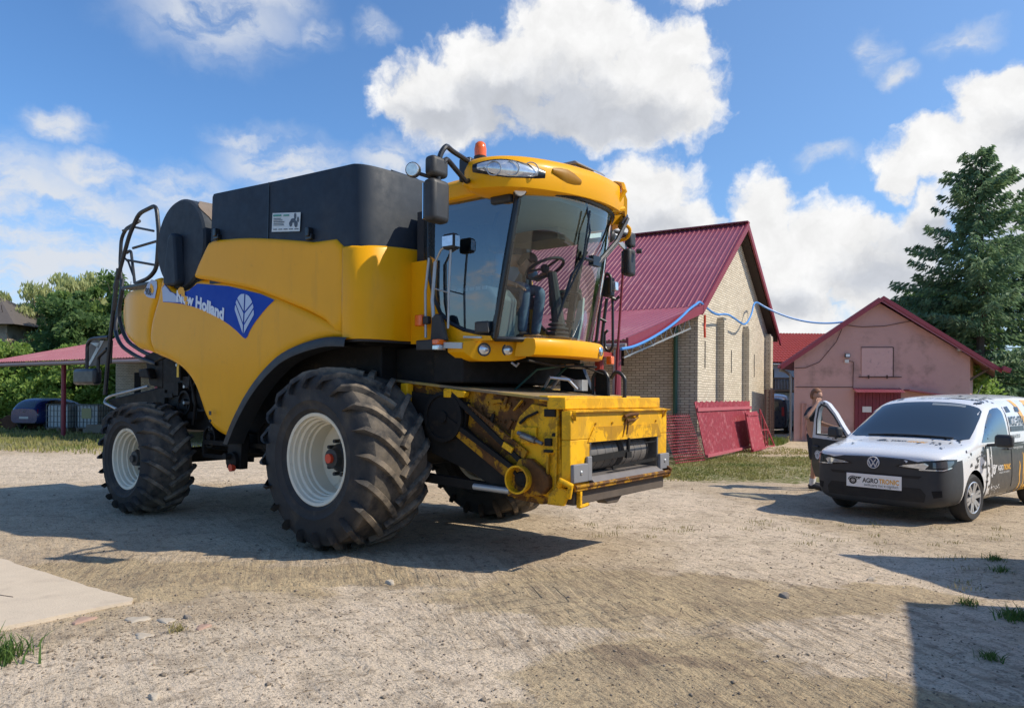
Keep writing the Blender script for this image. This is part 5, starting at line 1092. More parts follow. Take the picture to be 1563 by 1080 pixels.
# wipers
g = MB(); g.tube([(2.30, -.12, 3.62), (2.36, -.14, 3.30), (2.30, -.16, 3.02)], .011, 6); g.tube([(2.37, -.16, 3.50), (2.33, -.22, 3.0), (2.20, -.34, 2.62), (2.13, -.38, 2.40)], .012, 6); g.tube([(2.30, -.10, 3.1), (2.22, -.26, 2.85), (2.16, -.36, 2.5)], .016, 6)
g.build('wiper', blkg, CB)
g = MB(); g.tube([(2.28, .80, 3.62), (2.33, .45, 3.30), (2.31, .10, 3.02)], .022, 6); g.tube([(2.24, .86, 3.60), (2.30, .52, 3.28), (2.29, .14, 3.0)], .014, 6); g.tube([(2.31, .10, 3.03), (2.32, -.18, 3.02)], .018, 6); g.box(2.27, 2.33, -.02, .14, 2.98, 3.08); g.tube([(2.14, .98, 3.70), (2.20, .84, 3.62), (2.25, .72, 3.52)], .045, 8); g.build('wiper_arm', blkg, CB)
# --- roof
def rz(w): return .035*w
base = [(.90, -.96), (1.2, -1.0), (1.55, -1.0), (1.9, -.9), (1.9, .9), (1.55, 1.0), (1.2, 1.0), (.90, .96)]
g = MB(); n = len(base); vs = []
for (sc_, z) in ((.86, 3.64), (1.0, 3.645), (1.01, 3.70), (1.0, 3.80), (.93, 3.86), (.5, 3.90)):
    for (u, w_) in base: vs.append((1.25+(u-1.25)*sc_, w_*sc_, z+rz(w_)))
g.add(vs, [(l*n+i, l*n+(i+1) % n, (l+1)*n+(i+1) % n, (l+1)*n+i) for l in range(5) for i in range(n)]+[tuple(5*n+i for i in range(n))]); g.build('roof', yel, CB, bevel=.02)
vis = catmull([(1.42, -.98), (1.50, -1.13), (1.66, -1.22), (1.88, -1.19), (2.06, -1.06), (2.20, -.84), (2.32, -.50), (2.38, -.15), (2.39, .15), (2.34, .50), (2.24, .84), (2.12, 1.06), (1.95, 1.19), (1.72, 1.22), (1.52, 1.13), (1.44, .98)], 4)
def visor(i0, i1, zlo, zhi, name, ext=.5, dzf=lambda t: 0):
    seg = vis[i0:i1]; rows = []
    for i, (u, w_) in enumerate(seg):
        c_ = Vector((1.35, 0)); d = Vector((u, w_))-c_; L = d.length; d.normalize(); j = i0+i; t = j/(len(vis)-1)
        zq = zlo; zlo_ = zlo+.19*max(0, 1-t/.17)**1.3
        P_ = lambda ins, z: (u-d.x*ins, w_-d.y*ins, max(z, zlo_+(z-zq) if z < zq+.05 else z, zlo_)+rz(w_)+dzf(t))
        rows.append([P_(min(ext, L*.8), zlo+.02), P_(.10, zlo), P_(.015, zlo+.03), P_(0.0, zlo+.10), P_(.0, zhi-.13), P_(.03, zhi-.05), P_(.09, zhi-.015), P_(.25, zhi+.01), P_(min(ext, L*.9), zhi+.025)])
    g = MB(); g.grid(rows); k = len(g.v)-9; g.f += [tuple(range(9))[::-1], tuple(range(k, k+9))]; g.mi += [0, 0]
    return g.build(name, yel, CB, smooth=48)
NV = len(vis); sw = lambda t: -.03*math.sin(t*3.14*2) if t < .5 else 0
visor(0, 39, 3.605, 3.965, 'roof_visor'); visor(42, NV, 3.56, 3.985, 'roof_visor', dzf=lambda t: (t-.65)*-.05)
g = MB()
for (u, w_, z0, z1) in [(2.15, .62, 3.66, 3.9)]: g.box(1.6, 2.2, .36, .80, 3.68, 3.92)
g.build('visor_gap_box', void, CB)  # added dark box, its black stands for the shade in the visor gap
g = MB(); g.tube([(2.30, .50, 3.72), (2.37, .56, 3.86), (2.30, .64, 3.96), (2.15, .72, 4.02)], .030, 6); g.tube([(2.28, .42, 3.64), (2.30, .66, 3.70), (2.2, .86, 3.68)], .028, 6); g.tube([(2.12, 1.0, 3.62), (2.2, 1.02, 3.56), (2.14, 1.06, 3.46), (2.0, 1.05, 3.44)], .02, 8, rnd=.05); g.build('visor_bracket', yel, CB)
g = MB(); g.box(1.75, 2.12, -.05, .50, 3.99, 4.05); g.prism([(1.72, 4.05), (2.16, 4.05), (2.12, 4.09), (1.76, 4.09)], lambda a, b, t: (a, t, b), -.06, .52); rb_ = g.build('roof_box', mat('box_grey', (.20, .20, .21), .5, vary=.1), CB, bevel=.012)
MB().box(2.125, 2.17, .25, .50, 3.985, 4.045).build('roof_box_lamp', lampg, rb_, bevel=.01)
def lens(i0, i1, z0, z1, name, m_, off=.004):
    seg = vis[i0:i1]; n = len(seg); rows = []
    for i, (u, w_) in enumerate(seg):
        t = i/(n-1); d = (Vector((u, w_))-Vector((1.35, 0))).normalized(); sh = min(1, (.12+t)**.55*1.25)*min(1, (1.04-t)**.35*1.15); zc = (z0+z1)/2-.055*(t-.5); hh = (z1-z0)/2*sh; rows.append([(u+d.x*(off+.016*(1-q*q)), w_+d.y*(off+.016*(1-q*q)), zc+hh*q+rz(w_)) for q in np.linspace(-1, 1, 9)])
    g = MB(); g.grid(rows); return g.build(name, m_, CB, smooth=60, recalc=False)
lens(9, 22, 3.705, 3.90, 'lamp_surround', blkg, .0); l1 = lens(10, 21, 3.72, 3.885, 'roof_lamp', lampg, .006); lens(22, 27, 3.72, 3.87, 'lamp_recess', yellow_mat('yellow_shadowed', (.30, .14, .01), .4), .002)  # recess is a surface patch, its shade painted in as darker yellow
g = MB()
for i_ in (13, 16, 19):
    u, w_ = vis[i_]; d = (Vector((u, w_))-Vector((1.35, 0))).normalized(); c_ = Vector((u+d.x*.018, w_+d.y*.018, 3.80+rz(w_))); e1 = Vector((-d.y, d.x, 0)); g.tube([c_+e1*.068*math.cos(a)+Vector((0, 0, .068*math.sin(a))) for a in np.linspace(0, 6.283, 19)[:-1]], .006, 5, closed=True)
g.build('lamp_ring', galv, l1)
lens(48, 56, 3.66, 3.86, 'roof_lamp', lampg, .006)
# beacon
g = MB(); g.lathe([(.062, 0), (.066, .035), (.05, .04)], (1.56, -.93, 3.965), 'z', 20); bc = g.build('beacon', blk, CB)
g = MB(); g.lathe([(.060, 0), (.062, .07), (.052, .125), (.03, .145), (.001, .150)], (1.56, -.93, 4.005), 'z', 20); g.build('beacon_lens', orange, bc, smooth=60)
# --- mirrors
def rounded_box(x0, x1, y0, y1, z0, z1): return MB().box(x0, x1, y0, y1, z0, z1)
g = MB(); g.tube([(1.62, -1.13, 3.72), (1.68, -1.28, 3.65), (1.76, -1.62, 3.75), (1.80, -1.70, 3.74), (1.78, -1.74, 3.66)], .024, 8, rnd=.05); g.tube([(1.60, -1.15, 3.89), (1.70, -1.50, 3.88), (1.80, -1.70, 3.86), (1.78, -1.76, 3.76), (1.74, -1.76, 3.18)], .024, 8, rnd=.06); mrm = g.build('mirror_arm', rail_m, CB)
MB().box(1.50, 1.64, -1.19, -1.10, 3.70, 3.93).build('mirror_mount', rail_m, CB, bevel=.02)
g = MB(); g.box(1.68, 1.82, -1.88, -1.65, 3.16, 3.54); mr1 = g.build('mirror', blk, CB, bevel=.045, bseg=4)
g = MB(); g.box(1.69, 1.81, -1.87, -1.66, 3.565, 3.745); g.build('wide_mirror', blk, CB, bevel=.04, bseg=4)
MB().box(1.668, 1.678, -1.86, -1.67, 3.19, 3.51).build('mirror_glass', mat('mirror_silver', (.7, .7, .72), .03, metal=1), mr1, smooth=0)
g = MB(); g.tube([(1.74, -1.76, 3.55), (1.70, -1.82, 3.57), (1.62, -1.90, 3.60)], .018, 8); g.build('lamp_stalk', rail_m, CB)
def worklamp(p, d, r, name='work_lamp', square=False, h=.09):
    d = Vector(d).normalized(); o = thing_part(name, p)
    g = MB(); q = Vector(p)
    g.tube([q-d*h, q-d*h*.6, q], [r*.55, r*.95, r], 16 if not square else 4); b_ = g.build(name, blk, CB, smooth=40, bevel=.008)
    g = MB(); g.tube([q+d*.001, q+d*.012], [r*.88, r*.80], 16 if not square else 4); g.build('lens', lampg, b_, smooth=0); return b_
def thing_part(n, p): return None
worklamp((1.66, -1.98, 3.60), (.45, -.9, -.1), .068)
worklamp((2.06, -.93, 3.595), (.75, -.55, -.25), .072)
g = MB(); g.tube([(1.96, -.9, 3.66), (2.02, -.92, 3.63)], .05, 8); g.build('lamp_foot', blk, CB)
# headlamp on a stalk in front of the side window
g = MB(); g.box(1.20, 1.36, -1.10, -1.0, 3.09, 3.25); sq = g.build('stalk_lamp', blk, CB, bevel=.03, bseg=3); sq.rotation_euler = (0, 0, 0)
g = MB(); g.add([(1.365, -1.08, 3.115), (1.365, -1.01, 3.115), (1.365, -1.01, 3.225), (1.365, -1.08, 3.225)], [(0, 1, 2, 3)]); g.add([(1.21, -1.105, 3.12), (1.35, -1.105, 3.12), (1.35, -1.105, 3.22), (1.21, -1.105, 3.22)], [(3, 2, 1, 0)]); g.build('lens', lampg, sq, smooth=0, recalc=False)
g = MB(); g.tube([(1.28, -1.05, 3.09), (1.25, -1.04, 2.7), (1.24, -1.04, 2.3)], .012, 8); g.tube([(1.02, -1.0, 3.0), (1.0, -1.02, 2.6), (1.04, -1.03, 2.3), (1.06, -1.03, 2.2)], .02, 8); g.tube([(.93, -1.0, 3.05), (.90, -1.02, 2.7), (.92, -1.03, 2.22)], .014, 8); g.tube([(1.04, -1.03, 2.72), (1.25, -1.04, 2.66)], .008, 6); g.tube([(1.02, -1.0, 3.0), (1.10, -1.0, 3.12), (1.22, -1.0, 3.16)], .012, 6); g.build('lamp_stalk', galv, CB)
g = MB(); g.box(.80, .90, -1.08, -1.0, 2.34, 2.46); g.build('side_marker', orange, CB, bevel=.012); MB().box(.90, .97, -1.06, -1.0, 2.36, 2.44).build('marker_bracket', blk, CB, bevel=.01)
g = MB(); g.prism([(1.0, 2.18), (1.22, 2.18), (1.14, 2.44), (1.08, 2.46), (1.02, 2.42)], lambda a, b, t: (a, t, b), -1.05, -1.0); g.build('bracket_plate', blk, CB, bevel=.01)
g = MB(); g.box(.86, 1.10, -1.12, -1.0, 2.08, 2.19); g.build('turn_lamp_box', blk, CB, bevel=.015)
g = MB(); g.box(1.10, 1.19, -1.13, -1.01, 2.135, 2.19); g.build('turn_lamp', orange, CB, bevel=.01); g = MB(); g.box(1.10, 1.19, -1.13, -1.01, 2.08, 2.133); g.build('side_light', lampg, CB, bevel=.01)
g = MB(); g.bar((1.2, -1.05, 2.13), (1.42, -1.02, 2.12), .03, .06); g.build('bracket_bar', galv, CB, smooth=0)
# --- cab front bumper with lamps
def pod(s_):
    # lamp pod at the bumper end; profile in (w,z) lofted in depth
    pl = [(-1.02, 2.165), (-.92, 2.185), (-.62, 2.185), (-.50, 2.17), (-.46, 2.11), (-.50, 2.01), (-.60, 1.975), (-.85, 1.965), (-.94, 1.985), (-1.02, 2.06)]
    g = MB(); n = len(pl); vs = []
    for lv, (sc_, du) in enumerate(((.96, -.32), (1.0, -.04), (.985, 0.0), (.93, .015))):
        for (w_, z) in pl: vs.append((1.43+du*.7+.76*(w_+1.02), s_*(-.74-(w_*-1-.74)*-sc_*-1) if 0 else s_*(-.74+(w_+.74)*sc_), 2.08+(z-2.08)*sc_))
    fs = [(l*n+i, l*n+(i+1) % n, (l+1)*n+(i+1) % n, (l+1)*n+i) for l in range(3) for i in range(n)]+[tuple(range(n))[::-1], tuple(3*n+i for i in range(n))]
    g.add(vs, fs); b_ = g.build('bumper_pod', yel, CB, smooth=45, bevel=.006)
    for (w_, rx) in ((-.855, .052), (-.655, .050)):
        u = 1.436+.76*(w_+1.02); nrm = Vector((.80, -.60*s_, 0)).normalized(); c_ = Vector((u, s_*(w_), 2.085))
        g = MB(); g.tube([c_-nrm*.02, c_+nrm*.006], [.068, .068], 20); sr = g.build('headlamp', blkg, b_, smooth=30)
        g = MB(); g.tube([c_+nrm*.0062, c_+nrm*.016, c_+nrm*.022], [rx, rx*.8, rx*.3], 20); g.build('headlamp_lens', lampg, b_, smooth=60)
pod(1); pod(-1)
bpath = [(ub(w)+.16, w) for w in np.linspace(-.66, .66, 17)]
g = MB(); rows = []
for u, w_ in bpath: rows.append([(u-.22, w_, 2.17), (u-.10, w_, 2.20), (u-.02, w_, 2.195), (u, w_, 2.175), (u+.01, w_, 2.10), (u-.01, w_, 2.03), (u-.06, w_, 2.015), (u-.25, w_, 2.02)])
g.grid(rows); k = len(g.v)-8; g.f += [tuple(range(8))[::-1], tuple(range(k, k+8))]; g.mi += [0, 0]; bm_ = g.build('bumper', yel, CB, smooth=50)
g = MB(); g.sphere((ub(.36)+.18, .36, 2.105), .045, 14, 8, (.35, 1, 1.15)); g.build('emblem', mat('chrome', (.6, .6, .6), .15, metal=1, vary=.3, vscale=40), bm_, smooth=60)
g = MB(); g.box(1.2, 1.36, -.9, .9, 1.98, 2.06); g.box(1.36, 1.9, -.42, .42, 1.98, 2.06); g.tube([(2.0, -.7, 1.97), (2.05, -.3, 1.93), (2.1, .1, 1.94), (2.0, .6, 1.95)], .012, 6); g.tube([(1.9, .3, 1.98), (2.2, .5, 1.85), (1.9, .7, 1.7)], .01, 6); g.build('cab_underframe', void, CB)
MB().bar((1.36, -.93, 2.215), (1.60, -.93, 2.20), .03, .02).build('sill_strip', galv, CB, smooth=0)
MB().tube([(1.73, -.62, 1.96), (1.78, -.60, 1.92), (1.82, -.62, 1.95)], .012, 6).build('tow_eye', galv, CB)
MB().box(1.86, 1.93, 1.06, 1.14, 2.0, 2.10).build('turn_lamp', orange, CB, bevel=.01)
# ================================================================ feeder house
FS = [(.35, 1.77), (1.4, 1.675), (2.30, 1.595), (2.48, 1.58), (2.56, 1.48), (2.56, .64), (2.30, .60), (1.95, .62), (1.55, .82), (1.0, 1.02), (.35, 1.20)]
g = MB(); g.prism(FS[:2]+[(2.0, 1.62), (2.0, .62), (1.55, .82), (1.0, 1.02), (.35, 1.20)], lambda a, b, t: (a, t, b), -.88, .88); g.prism([(2.0, 1.62), (2.30, 1.595), (2.48, 1.58), (2.56, 1.48), (2.56, .64), (2.30, .60), (2.0, .62)], lambda a, b, t: (a, t, b), -.88, -.70); g.prism([(2.0, 1.62), (2.30, 1.595), (2.48, 1.58), (2.56, 1.48), (2.56, .64), (2.30, .60), (2.0, .62)], lambda a, b, t: (a, t, b), .84, .88); g.box(2.0, 2.55, -.70, .84, 1.26, 1.58); g.box(2.0, 2.5, -.70, .84, .62, .74); g.build('feeder_house', yelr, CB, recalc=False)
g = MB(); g.prism([(.3, 1.80), (2.42, 1.605), (2.42, 1.58), (.3, 1.775)], lambda a, b, t: (a, t, b), -.95, .95); g.build('feeder_top', mat('dusty_top', (.22, .16, .09), .8, vary=.3, vscale=4, col2=(.36, .25, .07), c2lo=.5, c2hi=.6), CB, smooth=0)
# right side plate, painted, ahead of the rusty part
g = MB(); g.prism([(1.95, 1.20), (2.05, 1.42), (2.20, 1.545), (2.50, 1.50), (2.555, .74), (2.46, .66), (2.3, .70), (2.1, 1.0)], lambda a, b, t: (a, t, b), -.915, -.881); g.build('side_plate', yelw, CB, bevel=.006)
g = MB(); g.prism([(1.14, 1.60), (1.40, 1.60), (1.42, 1.66), (1.14, 1.70)], lambda a, b, t: (a, t, b), -.98, -.90); g.box(1.14, 1.24, -1.0, -.97, 1.60, 1.69); g.build('hinge_block', yelw, CB, bevel=.01)
g = MB(); g.prism([(.52, 1.5), (.62, 1.5), (.62, 1.75), (.52, 1.75)], lambda a, b, t: (a, t, b), -1.0, -.9); g.build('hinge_lug', yelw, CB, bevel=.01)
# chain cover strips along the side and the black belt between them
g = MB(); g.bar((1.42, -.945, 1.50), (2.16, -.945, 1.06), .03, .09); g.bar((1.30, -.955, 1.27), (2.0, -.955, .86), .03, .12); g.build('drive_guard', yelr, CB, bevel=.006)
g = MB(); g.bar((1.2, -.965, 1.66), (2.14, -.965, .985), .035, .05); g.bar((1.1, -.965, 1.42), (2.08, -.965, .90), .035, .05); g.lathe([(.26, 0), (.26, -.04), (.22, -.04), (.22, -.02), (.06, -.02), (.06, -.05), (.001, -.05)], (1.12, -.95, 1.40), 'y', 28); g.prism([(.30, 1.70), (1.12, 1.60), (1.42, 1.55), (1.38, 1.30), (1.6, 1.14), (1.95, .90), (1.9, .66), (1.5, .84), (.35, 1.2)], lambda a, b, t: (a, t, b), -.93, -.889); g.build('drive_belt', void, CB)
g = MB(); g.prism([(2.10, 1.03), (2.24, 1.03), (2.36, .95), (2.44, .87), (2.445, .78), (2.37, .705), (2.23, .675), (1.96, .655), (2.0, .78), (2.04, .92)], lambda a, b, t: (a, t, b), -.99, -.885); g.build('pulley_housing', yelr, CB, bevel=.02, bseg=3)
g = MB(); g.lathe([(.118, .16), (.135, .0), (.135, -.01), (.118, -.01), (.112, .10), (.09, .10), (.001, .10)], (2.135, -1.06, .835), 'y', 36, cap=False); pr_ = g.build('pulley_guard_ring', yelw, CB)
g = MB(); g.lathe([(.088, 0), (.07, -.03), (.03, -.05), (.001, -.05)], (2.135, -.97, .835), 'y', 20); g.bar((2.06, -1.0, .90), (2.20, -1.0, .77), .02, .03); g.build('pulley_hub', void, pr_)
g = MB(); g.bar((1.92, -.99, 1.155), (2.03, -.99, 1.10), .02, .055); g.build('light_tab', yelf, CB)
g = MB(); g.box(2.09, 2.27, -.945, -.916, 1.17, 1.33); g.box(2.36, 2.49, -.945, -.916, 1.09, 1.25); g.bar((1.98, -.95, 1.10), (2.0, -.95, 1.30), .02); g.build('bracket_plates', yelw, CB, bevel=.008)
g = MB(); g.cyl((2.14, -.99, 1.25), (2.30, -.99, 1.205), .032, 12); g.cyl((2.30, -.99, 1.205), (2.38, -.99, 1.18), .018, 10); g.cyl((2.08, -.97, 1.27), (2.16, -.97, 1.25), .022, 8); g.build('hydraulic_coupler', steel, CB)
g = MB(); g.box(2.39, 2.46, -.975, -.93, 1.16, 1.23); g.box(2.38, 2.47, -.975, -.93, 1.10, 1.125); g.tube([(2.28, -.93, 1.47), (2.16, -.94, 1.42), (2.08, -.94, 1.36)], .014, 6); g.tube([(1.75, -.93, 1.44), (1.70, -.93, 1.30)], .02, 6); g.box(2.36, 2.48, -.94, -.916, 1.43, 1.50); g.cyl((2.47, -.92, 1.26), (2.47, -.94, 1.26), .022, 10)
g.build('latch_parts', void, CB)
g = MB(); g.bar((2.41, -.94, 1.09), (2.40, -.94, .80), .022); g.bar((2.50, -.93, 1.4), (2.49, -.93, .76), .02); g.bar((2.0, -.93, 1.48), (2.10, -.93, 1.58), .03, .012); g.build('side_bars', yelw, CB)
random.seed(4)
g = MB()
for i in range(44):
    x = random.uniform(1.45, 2.1); z = random.uniform(1.30, 1.56)
    if z > 1.35+.2*0 and x < 2.1: s_ = random.uniform(.008, .016); g.cyl((x, -.88, z), (x, -.895, z), s_, 6)
for i in range(14): g.cyl((1.46+.05*i, -.96, 1.50-.030*i), (1.46+.05*i, -.972, 1.50-.030*i), .011, 6)
for (x, z, l, a) in [(1.55, 1.50, .12, -1.2), (1.7, 1.56, .14, .1), (1.72, 1.36, .16, -.7), (1.85, 1.5, .12, 1.2), (1.65, 1.42, .08, .2), (1.98, 1.56, .12, -.1), (1.9, 1.3, .1, 1.0)]: g.bar((x, -.90, z), (x+l*math.cos(a), -.90, z+l*math.sin(a)), .02, .035)
g.build('bolts_and_straps', yelr, CB, smooth=0)
# front frame
g = MB(); g.box(2.40, 2.60, -.95, .98, 1.50, 1.61); g.build('top_lip', yelf, CB, bevel=.008)
MB().box(2.30, 2.40, -.94, .90, 1.575, 1.625).build('lip_step', yelf, CB, bevel=.006)
fr = MB(); fr.box(2.561, 2.66, -.95, 1.03, 1.22, 1.485); fr.box(2.561, 2.66, -.95, -.60, .79, 1.219); fr.box(2.561, 2.66, .80, 1.03, .79, 1.219); front = fr.build('front_frame', yelf, CB, bevel=.008)
g = MB(); g.prism([(2.56, 1.50), (2.70, 1.487), (2.70, 1.475), (2.56, 1.486)], lambda a, b, t: (a, t, b), -.92, 1.04); g.build('frame_top_flange', yelw, front, smooth=0)
g = MB()
for s0, s1 in ((-.95, -.90), (.95, 1.0)): g.bar((2.70, s0, 1.48), (2.67, s0+(.05 if s0 < 0 else -.03), 1.40), .03, .012)
g.build('corner_hook', yelw, front, smooth=0)
g = MB(); g.prism([(-.66, 1.19), (-.55, 1.33), (.78, 1.33), (.88, 1.19)], lambda a, b, t: (t, a, b), 2.661, 2.672); g.build('scratched_plate', yelw, front, smooth=0)
g = MB(); 
for w_ in (-.52, -.2, .1, .75): g.cyl((2.665, w_, 1.36), (2.675, w_, 1.36), .012, 8)
g.build('rivets', yelw, front)
g = MB(); g.tube([(2.68, .02, 1.42), (2.70, .10, 1.44), (2.70, .26, 1.44), (2.68, .30, 1.41), (2.69, .2, 1.38), (2.68, .06, 1.38)], .018, 8); g.bar((2.68, .06, 1.40), (2.675, .0, 1.22), .012); g.bar((2.68, .11, 1.38), (2.675, .08, 1.24), .012); g.build('hook_bar', yelr, front)
# opening surround and drum
g = MB(); g.box(2.30, 2.665, -.61, .81, 1.185, 1.215); g.box(2.30, 2.665, -.62, -.595, .80, 1.19); g.box(2.30, 2.665, .785, .81, .80, 1.19); g.build('opening_edge', steel, front, bevel=.004)
g = MB(); g.box(2.0, 2.05, -.85, .85, .65, 1.3); g.box(2.0, 2.559, -.85, -.70, .70, 1.3); g.box(2.0, 2.559, .84, .87, .70, 1.3); g.build('throat', void, CB, smooth=0)
# darken the mouth: the box behind the frame is cut open by a recess box
g = MB()
for a in range(12):
    th = a*math.pi/6; g.bar((2.56-.02+.155*math.cos(th)*0+.0, -.58, 1.02+.0), (2.54, -.58, 1.02), .001) if 0 else None
g.lathe([(.165, 0), (.165, .58), (.10, .59), (.10, .70), (.165, .71), (.165, 1.20)], (2.44, -.55, 1.05), 'y', 36); dm = g.build('feed_drum', mat('drum_steel', (.17, .155, .14), .55, metal=.35, vary=.3, vscale=9, streak=True), CB)
g = MB()
for k_ in range(9): w_ = -.52+1.2*k_/8; g.tube([(2.44+.167*math.cos(a), w_, 1.05+.167*math.sin(a)) for a in np.linspace(-1.5, 1.5, 9)], .004, 5)
g.build('drum_ribs', mat('rib_grey', (.13, .12, .12), .5, metal=.4), dm)
g = MB(); g.cyl((2.67, .12, 1.20), (2.67, .12, 1.0), .02, 8); g.bar((2.668, -.58, 1.03), (2.668, .12, 1.05), .015, .06); g.bar((2.668, -.20, .92), (2.668, .78, .95), .015, .03); g.bar((2.668, .12, 1.13), (2.668, .74, 1.14), .01, .012); g.box(2.66, 2.69, .06, .16, 1.0, 1.06); g.build('feeder_chain_slat', void, CB)
g = MB(); g.prism([(2.45, .88), (2.66, .865), (2.74, .80), (2.45, .80)], lambda a, b, t: (a, t, b), -.62, .84); g.build('floor_plate', mat('bare_steel', (.20, .18, .17), .5, metal=.3, vary=.2), CB, bevel=.004)
for (a0, a1) in ((-.95, -.70), (.80, 1.02)):
    g = MB(); g.box(2.662, 2.70, a0+.0, a1, .83, 1.0); pc = g.build('corner_block', mat('block_grey', (.19, .19, .20), .6, vary=.15), CB, bevel=.008); g = MB(); g.sphere((2.703, (a0+a1)/2, .92), .022, 10, 6, (.5, 1, 1)); g.build('bolt', galv, pc)
MB().box(2.662, 2.695, -.70, -.62, .83, 1.06).build('corner_block', mat('block_grey', (1, 1, 1)), CB, bevel=.01)
g = MB(); g.tube([(2.72, -.96, .80), (2.72, .98, .80)], .018, 10); g.bar((2.69, -.95, .775), (2.69, 1.02, .775), .06, .035); g.build('header_lock_bar', yelr, CB, bevel=.004)
g = MB(); g.box(2.48, 2.66, -.88, .96, .62, .75); g.prism([(-.3, .62), (.1, .62), (0, .55), (-.2, .56)], lambda a, b, t: (t, a, b), 2.5, 2.62); g.build('lower_beam', mat('dirty_beam', (.09, .07, .055), .8, vary=.4, vscale=5), CB, bevel=.01)
g = MB(); g.tube([(2.66, -.98, .70), (2.70, -1.0, .82), (2.60, -1.02, .86), (2.56, -.98, .80)], .03, 8); g.prism([(2.42, .62), (2.60, .62), (2.66, .76), (2.54, .80), (2.44, .72)], lambda a, b, t: (a, t, b), -.97, -.93); g.bar((2.69, -.84, .78), (2.69, -.84, .60), .035, .045); g.cyl((2.70, -.86, .61), (2.70, -.70, .62), .018, 8); g.build('lock_hook', yelw, CB, bevel=.006)
g = MB(); g.prism([(2.60, .70), (2.72, .74), (2.75, .83), (2.70, .86), (2.62, .85)], lambda a, b, t: (a, t, b), .96, 1.0); g.build('lock_hook', yelr, CB, bevel=.006)
# clutter under the cab
g = MB(); g.tube([(1.75, -.05, 1.72), (1.85, -.1, 1.82), (1.95, .1, 1.80), (2.0, .2, 1.70)], .018, 6); g.tube([(1.7, .15, 1.70), (1.8, .2, 1.84), (1.9, .35, 1.78)], .014, 6); g.box(1.95, 2.05, .22, .34, 1.68, 1.80); g.build('hose_couplings', mat('pale_fittings', (.5, .5, .5), .35, metal=.5), CB)
g = MB(); g.tube([(1.5, .2, 1.66), (1.7, .45, 1.95), (1.9, .5, 1.98)], .015, 6); g.tube([(1.5, -.3, 1.66), (1.75, -.2, 1.9), (1.95, .05, 1.95)], .012, 6); g.build('hoses', mat('hose_teal', (.02, .08, .07), .4), CB)
g = MB(); g.prism([(1.55, 1.65), (2.0, 1.62), (1.85, 1.93), (1.55, 1.95)], lambda a, b, t: (a, t, b), .55, .62); g.tube([(2.02, .5, 1.62), (2.02, .5, 1.84), (2.07, .5, 1.90), (2.16, .5, 1.90), (2.21, .5, 1.84), (2.22, .5, 1.60)], .02, 8, rnd=.04); g.tube([(2.25, .5, 1.82), (2.30, .5, 1.89), (2.36, .5, 1.88), (2.42, .5, 1.82), (2.42, .5, 1.60)], .02, 8, rnd=.03); g.build('hose_guard', rail_m, CB)
g = MB(); g.prism([(2.04, 1.60), (2.20, 1.60), (2.20, 1.84), (2.15, 1.88), (2.07, 1.88), (2.04, 1.84)], lambda a, b, t: (a, t, b), .515, .52); g.build('guard_plate', void, CB, smooth=0)
# far side ladder rails, lamp, mirror
g = MB(); g.tube([(1.464, 1.4, 2.1), (1.526, 1.4, 2.346), (1.572, 1.4, 2.725), (1.62, 1.4, 3.08), (1.66, 1.4, 3.15), (1.72, 1.4, 3.11), (1.72, 1.4, 2.9)], .022, 8, rnd=.04); g.tube([(1.516, 1.5, 2.1), (1.564, 1.5, 2.522), (1.611, 1.5, 2.85)], .022, 8); g.tube([(1.55, 1.4, 2.6), (1.60, 1.5, 2.56)], .018, 8); g.tube([(1.63, 1.6, 2.92), (1.64, 1.6, 2.75), (1.645, 1.6, 2.25), (1.59, 1.6, 2.18), (1.53, 1.6, 2.24), (1.52, 1.6, 2.42), (1.57, 1.6, 2.46)], .018, 8, rnd=.04); g.tube([(1.60, 1.5, 2.9), (1.68, 1.6, 2.84), (1.72, 1.62, 2.88)], .022, 6); g.build('ladder_rail', rail_m, CB)
g = MB(); g.box(1.60, 1.72, 1.40, 1.52, 2.86, 3.10); lb = g.build('ladder_lamp', blk, CB, bevel=.02); MB().box(1.722, 1.78, 1.42, 1.50, 2.93, 3.04).build('lens', lampg, lb, bevel=.01)
g = MB(); g.tube([(1.73, 1.7, 3.23), (1.66, 1.7, 2.23), (1.63, 1.7, 1.5)], .017, 8); g.build('grab_pole', trimred, CB); MB().tube([(1.61, 1.7, 2.22), (1.59, 1.7, 1.5)], .016, 8).build('grab_pole', galv, CB)
g = MB(); g.tube([(1.45, 1.6, 1.2), (1.45, 1.6, 2.2)], .06, 10); g.box(1.0, 1.6, 1.2, 1.7, 2.12, 2.18); g.build('ladder_platform', mat('red_metal', (.30, .03, .02), .5), CB)
g = MB(); g.tube([(1.84, 1.2, 3.62), (1.88, 1.5, 3.62), (1.87, 1.62, 3.60), (1.87, 1.62, 3.3)], .024, 8, rnd=.04); g.build('mirror_arm', rail_m, CB)
g = MB(); g.box(1.80, 1.92, 1.52, 1.70, 3.12, 3.46); mf = g.build('mirror', blk, CB, bevel=.04, bseg=3); mf.rotation_euler = (0, 0, 0)
MB().box(1.79, 1.80, 1.54, 1.68, 3.15, 3.43).build('mirror_glass', mat('mirror_silver', (1, 1, 1)), mf, smooth=0)
g = MB(); g.box(1.82, 1.92, 1.55, 1.69, 3.48, 3.66); g.build('wide_mirror', blk, CB, bevel=.03, bseg=3)
g = MB(); g.bar((1.78, 1.25, 3.62), (1.84, 1.56, 3.46), .03, .06); g.build('mirror_strut', galv, CB)
g = MB(); g.sphere((1.80, 1.2, 3.56), .09, 10, 6); g.cyl((1.96, 1.62, 3.42), (2.02, 1.64, 3.42), .03, 8); g.build('mirror_joint', blk, CB)
